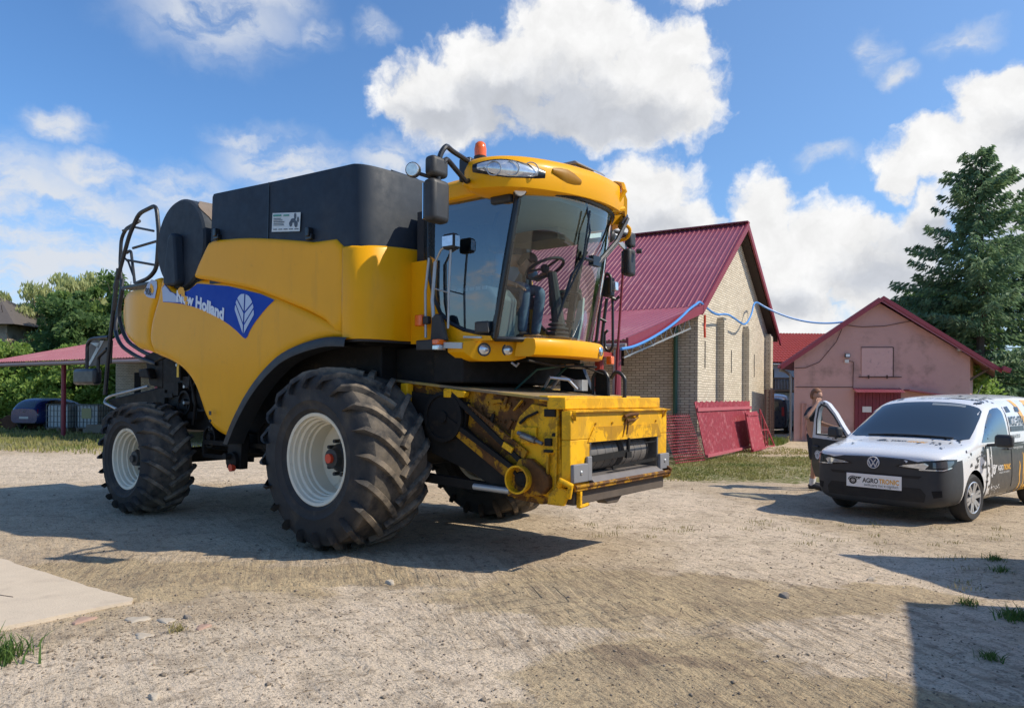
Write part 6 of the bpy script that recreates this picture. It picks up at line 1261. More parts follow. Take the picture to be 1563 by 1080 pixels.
# ================================================================ VEHICLES
def eval_mesh(o):
    bpy.context.view_layer.update(); dg = bpy.context.evaluated_depsgraph_get(); return bpy.data.meshes.new_from_object(o.evaluated_get(dg))
def bvh_of(me):
    return BVHTree.FromPolygons([tuple(v.co) for v in me.vertices], [tuple(p.vertices) for p in me.polygons])
class Surf:
    """lays outlines on a body surface: a,b are coordinates in a projection plane, rays go along d"""
    def __init__(s, bvh, O, ax, ay, d): s.b = bvh; s.O = Vector(O); s.ax = Vector(ax); s.ay = Vector(ay); s.d = Vector(d).normalized()
    def __call__(s, a, b, h=0):
        p = s.O+s.ax*a+s.ay*b; hit, nr, _, _ = s.b.ray_cast(p, s.d)
        if hit is None:
            hit, nr, _, _ = s.b.find_nearest(p+s.d*1.0); 
        if nr.dot(s.d) > 0: nr = -nr
        return tuple(hit+nr*(s.off+h))
    def patch(s, poly, step=.05, off=.004, mb=None): s.off = off; return patch2d(poly, step, s, mb)
    def text(s, mb, txt, size, off=.008, **k): s.off = off; return text_on(mb, txt, s, size, th=0, **k)
car_white = mat('car_white', (.72, .73, .75), .25, coat=.6, vary=.03); car_blk = mat('car_vinyl_black', (.022, .024, .027), .35, coat=.3); car_pl = mat('bumper_grey', (.032, .035, .040), .6, vary=.12)
car_or = mat('vinyl_orange', (.85, .42, .02), .35, coat=.3); autoglass = mat('car_glass', (.020, .028, .034), .03, spec=.9, coat=1)
clr_glass = glass_mat('door_glass', (.72, .78, .76), 1.8)
def loft_car(rows, name, mts, parent, rear_close=True, split=None, arches=(), darkfront=None, subd=2):
    """rows: x, zb, w, z4, y5, z5, y6, z6, z7, z8"""
    secs = []
    for (x, zb, w_, z4, y5, z5, y6, z6, z7, z8) in rows:
        h = [(0, zb), (w_*.80, zb), (w_*.985, zb+.10), (w_, zb+(z4-zb)*.55), (w_*.975, z4), (y5, z5), (y6, z6), (y6*.55, z7), (0, z8)]
        secs.append([(x, y, z) for y, z in h]+[(x, -y, z) for y, z in h[-2:0:-1]])
    n = len(secs[0]); mb = MB(); vs = [p for s_ in secs for p in s_]; fs = []; mi = []
    for i in range(len(secs)-1):
        for j in range(n):
            fs.append((i*n+j, i*n+(j+1) % n, (i+1)*n+(j+1) % n, (i+1)*n+j)); k = j if j < 8 else n-1-j
            mi.append(1 if (darkfront is not None and (secs[i][0][0]+secs[i+1][0][0])/2 > darkfront and k < 4) or k == 0 else 0)
    fs.append(tuple(range(n))); mi.append(1); fs.append(tuple((len(secs)-1)*n+j for j in range(n))[::-1]); mi.append(0)
    mb.add(vs, fs); mb.mi = mi
    o = mb.build(name, mts, parent, smooth=0, subd=subd, recalc=False)
    o.parent = None; me = eval_mesh(o); bvh = bvh_of(me); o.modifiers.clear(); old = o.data; o.data = me; bpy.data.meshes.remove(old)
    if arches:
        cm = MB()
        for (x, z, r, y0, y1) in arches: cm.cyl((x, y0, z), (x, y1, z), r, 40)
        co = cm.build('cutter', mts[1]); md = o.modifiers.new('b', 'BOOLEAN'); md.object = co; md.operation = 'DIFFERENCE'; md.solver = 'EXACT'
        try: md.material_mode = 'TRANSFER'
        except Exception: pass
        me2 = eval_mesh(o); o.modifiers.clear(); o.data = me2; bpy.data.objects.remove(co)
    me = o.data
    for p in me.polygons: p.use_smooth = True
    me.set_sharp_from_angle(angle=R(40)); o.parent = parent
    return o, bvh
def car_wheel(x, y, z, r, s_, parent, spokes=12, wd=.20, alloy=None, rubber_=None):
    g = MB(); hw = wd/2
    g.lathe([(r*.66, hw-.01), (r*.70, hw), (r*.88, hw+.004), (r*.97, hw-.03), (r, hw-.06), (r, -hw+.04), (r*.9, -hw), (r*.6, -hw)], (0, 0, 0), 'y', 40, cap=False)
    if s_ < 0: g.v = [(a, -b, c) for a, b, c in g.v]
    t = g.build('wheel', mat('car_tyre', (.028, .028, .029), .8), parent, smooth=40); t.location = (x, y, z)
    g = MB(); g.lathe([(r*.67, hw-.008), (r*.64, hw-.002), (r*.61, hw-.02), (r*.60, hw-.07), (.001, hw-.07)], (0, 0, 0), 'y', 40, cap=False)
    if s_ < 0: g.v = [(a, -b, c) for a, b, c in g.v]
    ri = g.build('rim', mat('wheel_back', (.03, .03, .032), .6), t, smooth=40)
    g = MB()
    for k in range(spokes):
        a = 2*math.pi*k/spokes+(.10 if k % 2 else -.10)*(12/spokes); ca, sa = math.cos(a), math.sin(a); a2 = 2*math.pi*k/spokes; 
        g.bar((r*.16*math.cos(a2), s_*(hw-.02), r*.16*math.sin(a2)), (r*.645*ca, s_*(hw-.008), r*.645*sa), .035*(6/spokes)+.022, .02, up=(0, 1, 0))
    g.tube([(0, s_*(hw-.04), 0), (0, s_*(hw-.005), 0)], [r*.22, r*.19], 16)
    g.tube([(r*.64*math.cos(a), s_*(hw-.008), r*.64*math.sin(a)) for a in np.linspace(0, 6.283, 37)[:-1]], .012, 6, closed=True)
    g.build('hubcap', alloy or mat('alloy', (.50, .51, .52), .3, metal=.6), t, smooth=30); return t
VA = math.atan2(-.645, -.77)
van = thing('delivery_van', 'white and black panel van with orange lettering, its passenger door open, parked at the right', 'van', (5.51, 10.43, 0), VA)
VR = [(.905, .30, .42, .78, .40, .81, .32, .83, .838, .842), (.885, .23, .68, .81, .63, .845, .5, .865, .875, .88), (.82, .20, .82, .83, .77, .875, .63, .905, .92, .925), (.64, .19, .89, .85, .84, .91, .70, .945, .96, .968), (.38, .19, .915, .87, .87, .945, .75, .98, 1.0, 1.008),
      (.14, .19, .92, .90, .88, .97, .78, 1.005, 1.025, 1.035), (-.03, .19, .92, .93, .88, .995, .79, 1.025, 1.05, 1.06), (-.13, .19, .92, .95, .88, 1.03, .78, 1.07, 1.095, 1.105), (-.40, .19, .92, .97, .87, 1.13, .765, 1.245, 1.275, 1.285), (-.73, .19, .92, .98, .855, 1.25, .745, 1.44, 1.485, 1.50), (-.93, .19, .92, .98, .85, 1.31, .74, 1.545, 1.60, 1.615),
      (-1.26, .19, .92, .99, .85, 1.36, .75, 1.60, 1.655, 1.67), (-2.4, .19, .92, .99, .85, 1.39, .76, 1.64, 1.69, 1.705), (-3.2, .20, .91, .99, .85, 1.39, .76, 1.635, 1.68, 1.695), (-3.42, .22, .89, .99, .83, 1.37, .73, 1.61, 1.65, 1.665), (-3.48, .30, .84, .97, .78, 1.33, .66, 1.56, 1.59, 1.60)]
WA = [(0, .32, .365, .60, 1.2), (0, .32, .365, -1.2, -.60), (-2.67, .32, .365, .60, 1.2), (-2.67, .32, .365, -1.2, -.60)]
vb, vbvh = loft_car(VR, 'body', [car_white, car_pl], van, arches=WA, darkfront=.33)
for (x, y) in ((0, .80), (0, -.80), (-2.67, .80), (-2.67, -.80)):
    wv = car_wheel(x, y, .318, .318, 1 if y > 0 else -1, van, spokes=12)
    if x == 0: wv.rotation_euler = (0, 0, R(-4))
g = MB(); g.box(-3.2, .6, -.60, .60, .22, .60); g.build('underbody', dark, van, smooth=0)
front_ = Surf(vbvh, (3, 0, 0), (0, 1, 0), (0, 0, 1), (-1, 0, 0)); left_ = Surf(vbvh, (0, 3, 0), (1, 0, 0), (0, 0, 1), (0, -1, 0)); right_ = Surf(vbvh, (0, -3, 0), (1, 0, 0), (0, 0, 1), (0, 1, 0)); top_ = Surf(vbvh, (0, 0, 4), (1, 0, 0), (0, 1, 0), (0, 0, -1))
wsd = Surf(vbvh, (0, 0, 4), (1, 0, 0), (0, 1, 0), (0, 0, -1))
# windscreen (laid from above): a=x, b=y
ws = [(-.25, -.71), (-.225, -.42), (-.215, 0), (-.225, .42), (-.25, .71), (-.31, .79), (-.55, .775), (-.80, .75), (-.96, .725), (-1.0, .68), (-1.02, .3), (-1.025, 0), (-1.02, -.3), (-1.0, -.68), (-.96, -.725), (-.80, -.75), (-.55, -.775), (-.31, -.79)]
wsd.patch([(a_+.15, b_) for a_, b_ in ws], .06, .004).build('windscreen', autoglass, van, recalc=False)
g = wsd.patch([(-.835, .08), (-.835, .52), (-.78, .53), (-.78, .09)], .06, .006); g.build('sticker_strip', mat('pale_strip', (.25, .28, .30), .3), van, recalc=False)
g = MB(); wsd.off = .016; g.tube([wsd(-.10, y+.1, 0) for y in np.linspace(-.62, .5, 14)], .010, 5); g.tube([wsd(-.09, y, .01) for y in np.linspace(-.30, .62, 12)], .010, 5); g.build('wiper', blk, van)
left_.patch([(-.32, 1.03), (-.40, 1.09), (-.62, 1.25), (-.82, 1.38), (-.98, 1.46), (-1.10, 1.485), (-1.26, 1.49), (-1.32, 1.45), (-1.36, 1.02)], .05, .004).build('side_window', autoglass, van, recalc=False)
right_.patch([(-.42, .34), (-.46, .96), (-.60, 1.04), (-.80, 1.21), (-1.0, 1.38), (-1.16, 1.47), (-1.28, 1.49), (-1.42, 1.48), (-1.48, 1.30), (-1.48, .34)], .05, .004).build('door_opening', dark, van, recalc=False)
# dark lower flank with its broken edge, orange waves further back
left_.patch([(-.43, .30), (-.44, .60), (-.42, .985), (-1.0, .995), (-1.62, .985), (-2.30, .955), (-2.26, .70), (-2.30, .42), (-2.32, .26), (-1.5, .245), (-.6, .25)], .06, .004).build('flank_vinyl', car_blk, van, recalc=False)
random.seed(21)
g = MB(); gs = MB()
def shards(sf, mb, x0, x1, y0, y1, n, s0, s1, off=.007):
    sf.off = off
    for i in range(n):
        cx, cy = random.uniform(x0, x1), random.uniform(y0, y1); s_ = random.uniform(s0, s1); a = random.random()*6.28; pl = [(cx+s_*q*math.cos(a+t), cy+s_*q*.7*math.sin(a+t)) for t, q in ((0, 1.3), (1.9, .6), (2.7, .9), (4.4, .7))]
        mb.add([sf(*p) for p in pl], [(0, 1, 2, 3)])
shards(left_, g, -.43, .28, .70, .96, 20, .015, .05); shards(left_, g, -.55, -.40, .30, .72, 10, .02, .05); shards(left_, g, -.40, -.36, .62, .95, 6, .03, .06)
shards(top_, g, -.12, .55, .30, .78, 22, .015, .045); shards(top_, g, .1, .6, -.80, -.45, 12, .015, .04); shards(top_, g, -1.12, -.94, .42, .66, 8, .03, .07); shards(top_, g, -1.2, -.96, -.64, -.35, 8, .03, .07); shards(top_, g, -1.6, -1.2, .2, .6, 10, .02, .05); shards(left_, g, -1.0, -.5, 1.02, 1.3, 7, .01, .025)
shards(left_, g, -1.55, -.9, 1.56, 1.63, 8, .015, .03)
g.build('shards_black', car_blk, van, recalc=False, smooth=0)
shards(left_, gs, -.95, -.55, .27, .45, 26, .012, .03); shards(left_, gs, -.62, -.46, .27, .9, 12, .015, .035); gs.build('shards_white', car_white, van, recalc=False, smooth=0)
g = MB(); left_.patch([(-.44, .26), (-.56, .26), (-.52, .94), (-.44, .95)], .08, .0055, g); left_.patch([(-.60, .55), (-.635, .55), (-.63, .98), (-.60, .98)], .08, .0055, g); g.build('white_band', car_white, van, recalc=False)
g = MB()
for (x0, z1) in ((-1.75, .72), (-1.92, .84), (-2.08, .66), (-2.2, .60)):
    left_.patch([(x0, .27), (x0-.03, .40), (x0+.01, .52), (x0-.02, z1-.06), (x0, z1), (x0-.035, z1-.02), (x0-.055, z1-.08), (x0-.03, .50), (x0-.07, .38), (x0-.05, .27)], .05, .006, g)
left_.patch([(-2.0, .27), (-2.02, .36), (-2.3, .34), (-2.3, .27)], .06, .006, g)
left_.patch([(-1.92, 1.60), (-1.97, 1.45), (-2.10, 1.30), (-2.22, 1.10), (-2.28, .93), (-2.36, .72), (-2.28, .62), (-2.42, .70), (-2.42, 1.0), (-2.36, 1.2), (-2.2, 1.35), (-2.10, 1.48), (-2.06, 1.60)], .06, .006, g)
left_.patch([(-2.42, 1.60), (-2.38, 1.45), (-2.5, 1.2), (-2.6, 1.0), (-3.0, 1.0), (-3.3, 1.1), (-3.3, 1.60)], .08, .006, g); g.build('orange_wave', car_or, van, recalc=False)
g = MB()
L_ = lambda txt, size, x, z, **k: None
def ltext(mb, sf, txt, x, z, size, width, bold=.0, off=.009, flip=-1):
    sf.off = off; vs, fs = text_polys(txt, size, bold); xm = max(v[0] for v in vs); k = width/xm
    mb.add([sf(x+flip*a*k, z+b) for a, b in vs], fs)
ltext(g, left_, 'MOC=SPALANIE', -1.50, 1.235, .19, .95, .004); left_.patch([(-1.50, 1.15), (-2.10, 1.15), (-2.10, 1.225), (-1.50, 1.225)], .1, .0075, g); left_.patch([(-1.50, 1.42), (-1.67, 1.43), (-1.65, 1.51), (-1.50, 1.50)], .1, .0075, g); left_.patch([(-1.88, 1.43), (-2.05, 1.43), (-2.05, 1.50), (-1.90, 1.50)], .1, .009, g)
ltext(g, left_, '+48 666 500 500', -1.52, 1.055, .075, .36, .001)
ltext(g, top_, '+(48) 666 500 500', 0, 0, .01, .01) if 0 else None
g.build('lettering_black', car_blk, van, recalc=False, smooth=0)
def logo(mb, mb2, fn, s):
    """tyre and arm emblem then AGRO / TRONIC ; fn(a,b) places points ; mb first colour, mb2 second"""
    def disc(m_, cx, cy, r0, r1, a0=0, a1=6.2832, n=28, tooth=0):
        A = np.linspace(a0, a1, n); k = len(m_.v)
        m_.v += [fn(cx+r0*math.cos(a), cy+r0*math.sin(a)) for a in A]+[fn(cx+(r1+(tooth if i % 2 else 0))*math.cos(a), cy+(r1+(tooth if i % 2 else 0))*math.sin(a)) for i, a in enumerate(A)]
        for i in range(n-1): m_.f.append((k+i, k+i+1, k+n+i+1, k+n+i)); m_.mi.append(0)
    disc(mb, .16*s, .12*s, .055*s, .105*s, tooth=.012*s); disc(mb, .16*s, .12*s, .022*s, .042*s)
    disc(mb, .16*s, .12*s, .125*s, .150*s, .3, 3.0, 16)
    k = len(mb.v); mb.v += [fn(a*s, b*s) for a, b in [(.22, .25), (.40, .25), (.40, .215), (.36, .215), (.35, .17), (.32, .17), (.31, .215), (.24, .215)]]; mb.f.append(tuple(range(k, k+8))); mb.mi.append(0)
    vs, fs = text_polys('AGRO', .20*s, .006*s); xm = max(v[0] for v in vs); q = .44*s/xm; mb.add([fn(.44*s+a*q, .09*s+b) for a, b in vs], fs)
    if mb2 is not None:
        vs, fs = text_polys('TRONIC', .20*s, .006*s); xm = max(v[0] for v in vs); q = .55*s/xm; mb2.add([fn(.90*s+a*q, .09*s+b) for a, b in vs], fs)
g1, g2 = MB(), MB(); left_.off = .009; logo(g1, g2, lambda a, b: left_(-.60-a, .58+b), .52); ltext(g1, left_, 'zwiększamy moc w ciągnikach', -.88, .585, .045, .42); g1.build('logo', car_white, van, recalc=False, smooth=0); g2.build('logo_orange', car_or, van, recalc=False, smooth=0)
g1, g2 = MB(), MB(); top_.off = .006; logo(g1, g2, lambda a, b: top_(.10+b*1.2, -.28+a), .46); g1.build('logo', car_blk, van, recalc=False, smooth=0); g2.build('logo_orange', car_or, van, recalc=False, smooth=0)
g1 = MB(); top_.off = .006; vs, fs = text_polys('+(48) 666 500 500', .085, .001); xm = max(v[0] for v in vs); g1.add([top_(-1.06+b, -.22+a*.46/xm) for a, b in vs], fs); g1.build('roof_lettering', car_blk, van, recalc=False, smooth=0)
ltext2 = MB(); ltext(ltext2, left_, 'www.agrotronic.pl', -1.52, .90, .06, .42); ltext2.build('web_lettering', car_white, van, recalc=False, smooth=0)
MB().box(-1.34, -1.18, .925, .95, .90, .93).build('door_handle', car_pl, van, bevel=.008)
g = MB(); left_.off = .005
for x0 in (-.42, -1.43): g.tube([left_(x0, z) for z in np.linspace(.28, 1.5 if x0 < -1 else .98, 12)], .004, 4)
g.tube([left_(x, .985) for x in np.linspace(-1.6, -3.3, 10)], .006, 4); g.build('panel_gap', dark, van)
# front face: grille line, intake, fog recess, headlamps, emblem, plate
front_.patch([(-.62, .30), (.62, .30), (.64, .40), (.58, .475), (-.58, .475), (-.64, .40)], .05, .003).build('lower_intake', mat('mesh_black', (.012, .012, .013), .7), van, recalc=False)
front_.patch([(-.60, .64), (.60, .64), (.64, .70), (.60, .80), (.40, .838), (0, .852), (-.40, .838), (-.60, .80), (-.64, .70)], .05, .003).build('grille_panel', car_pl, van, recalc=False)
front_.patch([(-.56, .595), (.56, .595), (.60, .63), (-.60, .63)], .05, .003).build('upper_slot', mat('mesh_black', (1, 1, 1)), van, recalc=False)
for s_ in (1, -1):
    sf = Surf(vbvh, Vector((.8, s_*.62, 0))+Vector((.80, s_*.6, 0))*2, (-.6*1.0, s_*.80, 0), (0, 0, 1), (-.80, -s_*.6, 0))
    sf.patch([(-.34, .735), (-.10, .70), (.16, .70), (.30, .735), (.36, .80), (.37, .845), (.20, .848), (-.05, .825), (-.30, .765)], .04, .004).build('headlamp_housing', blkg, van, recalc=False)
    sf.patch([(-.30, .742), (-.04, .722), (.0, .775), (-.04, .80), (-.26, .762)], .03, .009).build('headlamp', lampg, van, recalc=False)
    sf.patch([(.04, .735), (.24, .745), (.31, .80), (.31, .83), (.18, .83), (.04, .81)], .03, .009).build('headlamp', mat('lamp_dark', (.10, .11, .12), .1, metal=.3, coat=1), van, recalc=False)
    sf.patch([(-.10, .706), (.16, .706), (.28, .74), (.27, .752), (.15, .72), (-.10, .722)], .03, .010).build('daylight_strip', lampg, van, recalc=False)
    front_.patch([(s_*.72, .36), (s_*.80, .38), (s_*.80, .46), (s_*.70, .45)][::s_], .04, .004).build('fog_recess', dark, van, recalc=False)
g = MB(); g.tube([(.893, 0, .765), (.915, 0, .767)], .082, 28); em = g.build('emblem', mat('emblem_blue', (.015, .045, .12), .3), van, smooth=30)
g = MB(); g.tube([(.916, .074*math.cos(a), .767+.074*math.sin(a)) for a in np.linspace(0, 6.283, 33)[:-1]], .008, 6, closed=True)
for (a, b) in [((-.035, .050), (-.004, .004)), ((.035, .050), (.004, .004)), ((-.062, .030), (-.028, -.055)), ((-.028, -.055), (0, .0)), ((0, .0), (.028, -.055)), ((.028, -.055), (.062, .030))]:
    g.bar((.918, a[0], .767+a[1]), (.918, b[0], .767+b[1]), .006, .013, up=(0, 0, 1))
g.build('emblem_ring', mat('badge_silver', (.75, .76, .78), .25, metal=.2), em)
g = MB(); g.box(.905, .915, -.36, .36, .425, .605); pl = g.build('front_plate', mat('plate_white', (.90, .90, .90), .4), van, smooth=0, bevel=.003)
g1, g2 = MB(), MB(); logo(g1, g2, lambda a, b: (.9165, -.345+a*.93, .455+b*.86), .50); vs, fs = text_polys('zwiększamy moc w ciągnikach', .055); xm = max(v[0] for v in vs); g1.add([(.9165, -.12+a*.44/xm, .447+b) for a, b in vs], fs)
g1.build('logo', car_blk, pl, recalc=False, smooth=0); g2.build('logo_orange', car_or, pl, recalc=False, smooth=0)
def van_mirror(parent, x, y, z, s_):
    g = MB(); g.box(x-.05, x+.07, min(y, y+s_*.22), max(y, y+s_*.22), z-.085, z+.085); m_ = g.build('wing_mirror', car_pl, parent, bevel=.045, bseg=4); g = MB(); g.bar((x-.0, y-s_*.10, z-.07), (x, y+s_*.05, z-.05), .05, .04); g.build('mirror_foot', car_pl, m_, bevel=.01)
van_mirror(van, -.46, 1.00, 1.06, 1)
MB().tube([(-2.9, 0, 1.70), (-3.1, 0, 1.85)], .006, 6).build('aerial', car_pl, van)
# right front door swung open: slab with window, hinged on the body
dh = Vector((-.42, -.905, 0)); th = R(59.7)
D_ = bpy.data.objects.new('passenger_door', None)
DO = [(0, .30), (.98, .31), (1.06, .50), (1.08, .95), (1.05, 1.25), (.98, 1.48), (.90, 1.56), (.80, 1.575), (.66, 1.53), (.46, 1.38), (.25, 1.17), (.06, 1.01), (0, .95)]
DWn = [(.18, 1.02), (.95, 1.03), (.95, 1.25), (.90, 1.43), (.83, 1.49), (.70, 1.46), (.50, 1.32), (.32, 1.14)]
ca, sa = math.cos(th), math.sin(th)
def dfn(off): # door plane: x along door, t outwards
    def f(a, b, t):
        bul = .03*math.exp(-((b-.6)/.35)**2); t2 = t+(bul if t > 0 else 0)
        dx, dy = -ca, -sa; nx, ny = sa, -ca   # outward normal of the opened door
        return (dh.x+dx*a+nx*(t2), dh.y+dy*a+ny*(t2), b)
    return f
df = dfn(0)
def ringprism(outer, inner, t0, t1, name, mt, parent):
    pts = [Vector(p) for p in resample(outer, .06)]; n0 = len(pts); pi = [Vector(p) for p in resample(inner, .06)]; n1 = len(pi)
    vs, es, fs, *_ = geometry.delaunay_2d_cdt(pts+pi, [(i, (i+1) % n0) for i in range(n0)]+[(n0+i, n0+(i+1) % n1) for i in range(n1)], [], 1, 1e-6)
    vs = [tuple(v) for v in vs]; keep = [f for f in fs if not inpoly(sum(vs[i][0] for i in f)/len(f), sum(vs[i][1] for i in f)/len(f), inner) and inpoly(sum(vs[i][0] for i in f)/len(f), sum(vs[i][1] for i in f)/len(f), outer)]
    g = MB(); n = len(vs); side = []
    cnt = {}
    for f in keep:
        for i in range(len(f)): e = tuple(sorted((f[i], f[(i+1) % len(f)]))); cnt[e] = cnt.get(e, 0)+1
    for e, c in cnt.items():
        if c == 1: side.append((e[0], e[1], e[1]+n, e[0]+n))
    g.add([df(a, b, t1) for a, b in vs]+[df(a, b, t0) for a, b in vs], keep+[tuple(i+n for i in f)[::-1] for f in keep]+side); return g.build(name, mt, parent, smooth=35)
door = ringprism(DO, DWn, -.06, .001, 'passenger_door', car_white, van)
g = MB(); g.add([df(a, b, -.025) for a, b in DWn], [tuple(range(len(DWn)))]); g.build('door_window', clr_glass, door, smooth=0, recalc=False)
def doorpatch(poly, t, name, mt):
    vs, fs = fill(poly, .08); g = MB(); g.add([df(a, b, .001+t) for a, b in vs], fs); return g.build(name, mt, door, recalc=False)
doorpatch([(.0, .30), (.98, .31), (1.06, .50), (1.075, .955), (.5, .94), (0, .93)], .004, 'door_vinyl', car_blk)
ringprism([(p[0]*1.0, p[1]) for p in [(.13, 1.0), (.985, 1.005), (.985, 1.26), (.93, 1.46), (.84, 1.525), (.69, 1.49), (.48, 1.34), (.29, 1.15)]], DWn, .002, .005, 'window_frame', blk, door)
g = MB()
random.seed(8)
for i in range(12):
    a0 = random.uniform(.35, .95); cz = .96+random.uniform(0, .04) if a0 < .7 else 1.52; s_ = random.uniform(.015, .035); g.add([df(a0+s_, cz, .009), df(a0, cz+s_, .009), df(a0-s_*.8, cz-s_*.3, .009)], [(0, 1, 2)])
g.build('shards_black', car_blk, door, recalc=False, smooth=0)
g1 = MB(); logo(g1, None, lambda a, b: df(.98-a, .60+b, .008), .56); vs, fs = text_polys('www.agrotronic.pl', .05); xm = max(v[0] for v in vs); g1.add([df(.73-a*.40/xm, .60+b, .008) for a, b in vs], fs); g1.build('logo', car_white, door, recalc=False, smooth=0)
g = MB(); c0 = df(.12, 1.07, .02); c1 = df(.10, 1.09, .22); g.tube([c0, c1], [.05, .04], 8)
p_ = Vector(df(.34, 1.09, .05)); e1 = (Vector(df(1, 0, 0))-Vector(df(0, 0, 0))).normalized(); e2 = (Vector(df(0, 0, .5))-Vector(df(0, 0, .1))).normalized(); 
g = MB(); vs8 = []
for a in (.16, .42):
    for t in (.04, .17):
        for z in (1.00, 1.17): vs8.append(Vector(df(a, z, t)))
g.add(vs8, [(0, 1, 3, 2), (4, 6, 7, 5), (0, 4, 5, 1), (2, 3, 7, 6), (0, 2, 6, 4), (1, 5, 7, 3)]); g.build('wing_mirror', car_pl, door, bevel=.045, bseg=4)
g = MB(); g.add([Vector(df(a, z, t)) for a in (.86, 1.0) for t in (.012, .035) for z in (.80, .83)], [(0, 1, 3, 2), (4, 6, 7, 5), (0, 4, 5, 1), (2, 3, 7, 6), (0, 2, 6, 4), (1, 5, 7, 3)]); g.build('door_handle', car_pl, door, bevel=.008)
# ---------------------------------------------------------------- blue hatchback under the canopy
HR = [(.80, .28, .45, .52, .40, .60, .3, .64, .65, .66), (.70, .22, .72, .60, .64, .70, .5, .75, .77, .78), (.45, .20, .80, .68, .72, .80, .6, .85, .88, .89), (0, .20, .82, .78, .76, .90, .64, .93, .96, .97), (-.35, .20, .82, .84, .76, .95, .66, .98, 1.0, 1.01), (-.75, .20, .83, .88, .72, 1.08, .60, 1.22, 1.26, 1.27), (-1.2, .20, .83, .90, .68, 1.20, .54, 1.38, 1.42, 1.43), (-2.2, .20, .83, .92, .68, 1.22, .54, 1.40, 1.43, 1.44), (-2.75, .22, .82, .93, .66, 1.18, .52, 1.34, 1.37, 1.38), (-3.0, .26, .78, .90, .66, 1.0, .54, 1.10, 1.13, 1.14), (-3.12, .32, .68, .80, .58, .88, .48, .92, .93, .94)]
def small_car(lab, x, y, rz_, paint, rows, wb, wr, cat, name, sc=1.0, extra=None):
    o = thing(name, lab, cat, (x, y, 0), rz_); o.scale = (sc, sc, sc)
    b_, bv = loft_car(rows, 'body', [paint, car_pl], o, arches=[(q, wr, wr+.05, y0, y1) for q in (0, -wb) for y0, y1 in ((.5, 1.2), (-1.2, -.5))], subd=2)
    for q in (0, -wb):
        for s_ in (1, -1): car_wheel(q, s_*(rows[4][2]-.12), wr, wr, s_, o, spokes=7)
    MB().box(-wb-.3, .4, -.5, .5, .22, .5).build('underbody', dark, o, smooth=0)
    return o, bv
dblue = mat('paint_blue', (.012, .030, .14), .25, coat=.7); red_l = mat('tail_red', (.35, .02, .03), .2, coat=.6)
hb_, hbv = small_car('dark blue hatchback parked under the canopy at the left, rear lamps towards the yard', -20.5, 35.2, R(77), dblue, HR, 2.46, .29, 'car', 'hatchback', 1.0)
rgt = Surf(hbv, (0, -3, 0), (1, 0, 0), (0, 0, 1), (0, 1, 0)); rear = Surf(hbv, (-5, 0, 0), (0, 1, 0), (0, 0, 1), (1, 0, 0))
rgt.patch([(-.75, .95), (-1.15, 1.25), (-1.3, 1.31), (-1.72, 1.33), (-1.72, .95)], .08, .004).build('side_window', autoglass, hb_, recalc=False)
rgt.patch([(-1.80, .95), (-1.80, 1.33), (-2.35, 1.30), (-2.72, 1.12), (-2.62, .97)], .08, .004).build('side_window', autoglass, hb_, recalc=False)
rear.patch([(-.50, .98), (.50, .98), (.44, 1.26), (-.44, 1.26)], .08, .005).build('rear_window', autoglass, hb_, recalc=False)
for s_ in (1, -1):
    sf = Surf(hbv, Vector((-3.05, s_*.66, 0))+Vector((-.75, s_*.66, 0))*2, (-.66, -s_*-.75*-1, 0) if 0 else (-.66*-s_*0-.66, s_*.75, 0), (0, 0, 1), (.75, -s_*.66, 0))
    sf.patch([(-.16, .72), (.10, .72), (.12, .92), (-.12, .92)], .05, .006).build('tail_lamp', red_l, hb_, recalc=False)
rear.patch([(-.24, .50), (.24, .50), (.24, .60), (-.24, .60)], .08, .008).build('number_plate', mat('plate_pale', (.55, .56, .55), .4), hb_, recalc=False)
g = MB(); rear.off = .012; g.tube([rear(.05*math.cos(a), .83+.05*math.sin(a)) for a in np.linspace(0, 6.28, 13)], .008, 4); g.build('badge', galv, hb_)
# ---------------------------------------------------------------- IBC tanks
def ibc(lab, x, y, rz_, first=None):
    o = thing('liquid_tank', lab, 'tank', (x, y, 0), rz_, 'caged white liquid tanks under the canopy')
    MB().box(-.48, .48, -.58, .58, .16, 1.10).build('bottle', mat('tank_poly', (.52, .58, .60), .4, vary=.08), o, bevel=.07, bseg=3)
    g = MB()
    for k in range(7): x0 = -.5+k/6; g.bar((x0, -.61, .14), (x0, -.61, 1.15), .022); g.bar((x0, .61, .14), (x0, .61, 1.15), .022)
    for k in range(8): y0 = -.6+1.2*k/7; g.bar((-.51, y0, .14), (-.51, y0, 1.15), .022); g.bar((.51, y0, .14), (.51, y0, 1.15), .022)
    for z in (.16, .40, .64, .88, 1.14): g.bar((-.52, -.62, z), (.52, -.62, z), .022); g.bar((-.52, .62, z), (.52, .62, z), .022); g.bar((-.52, -.62, z), (-.52, .62, z), .022); g.bar((.52, -.62, z), (.52, .62, z), .022)
    g.build('cage', mat('cage_steel', (.16, .18, .19), .5, metal=.4), o, smooth=0)
    g = MB(); g.box(-.5, .5, -.6, .6, .11, .14); [g.box(x_-.06, x_+.06, -.6, .6, 0, .11) for x_ in (-.44, 0, .44)]; g.build('pallet', mat('pallet_wood', (.25, .19, .12), .85), o, smooth=0); return o
i1 = ibc('left one of the two caged white liquid tanks, behind the red post', -19.2, 32.0, R(-8)); i2 = ibc('right one of the two caged white liquid tanks, with a yellowish label', -18.05, 32.15, R(-6))
MB().box(-.22, .22, -.635, -.63, .55, .98).build('label', mat('label_yellow', (.42, .42, .22), .6), i2, smooth=0)
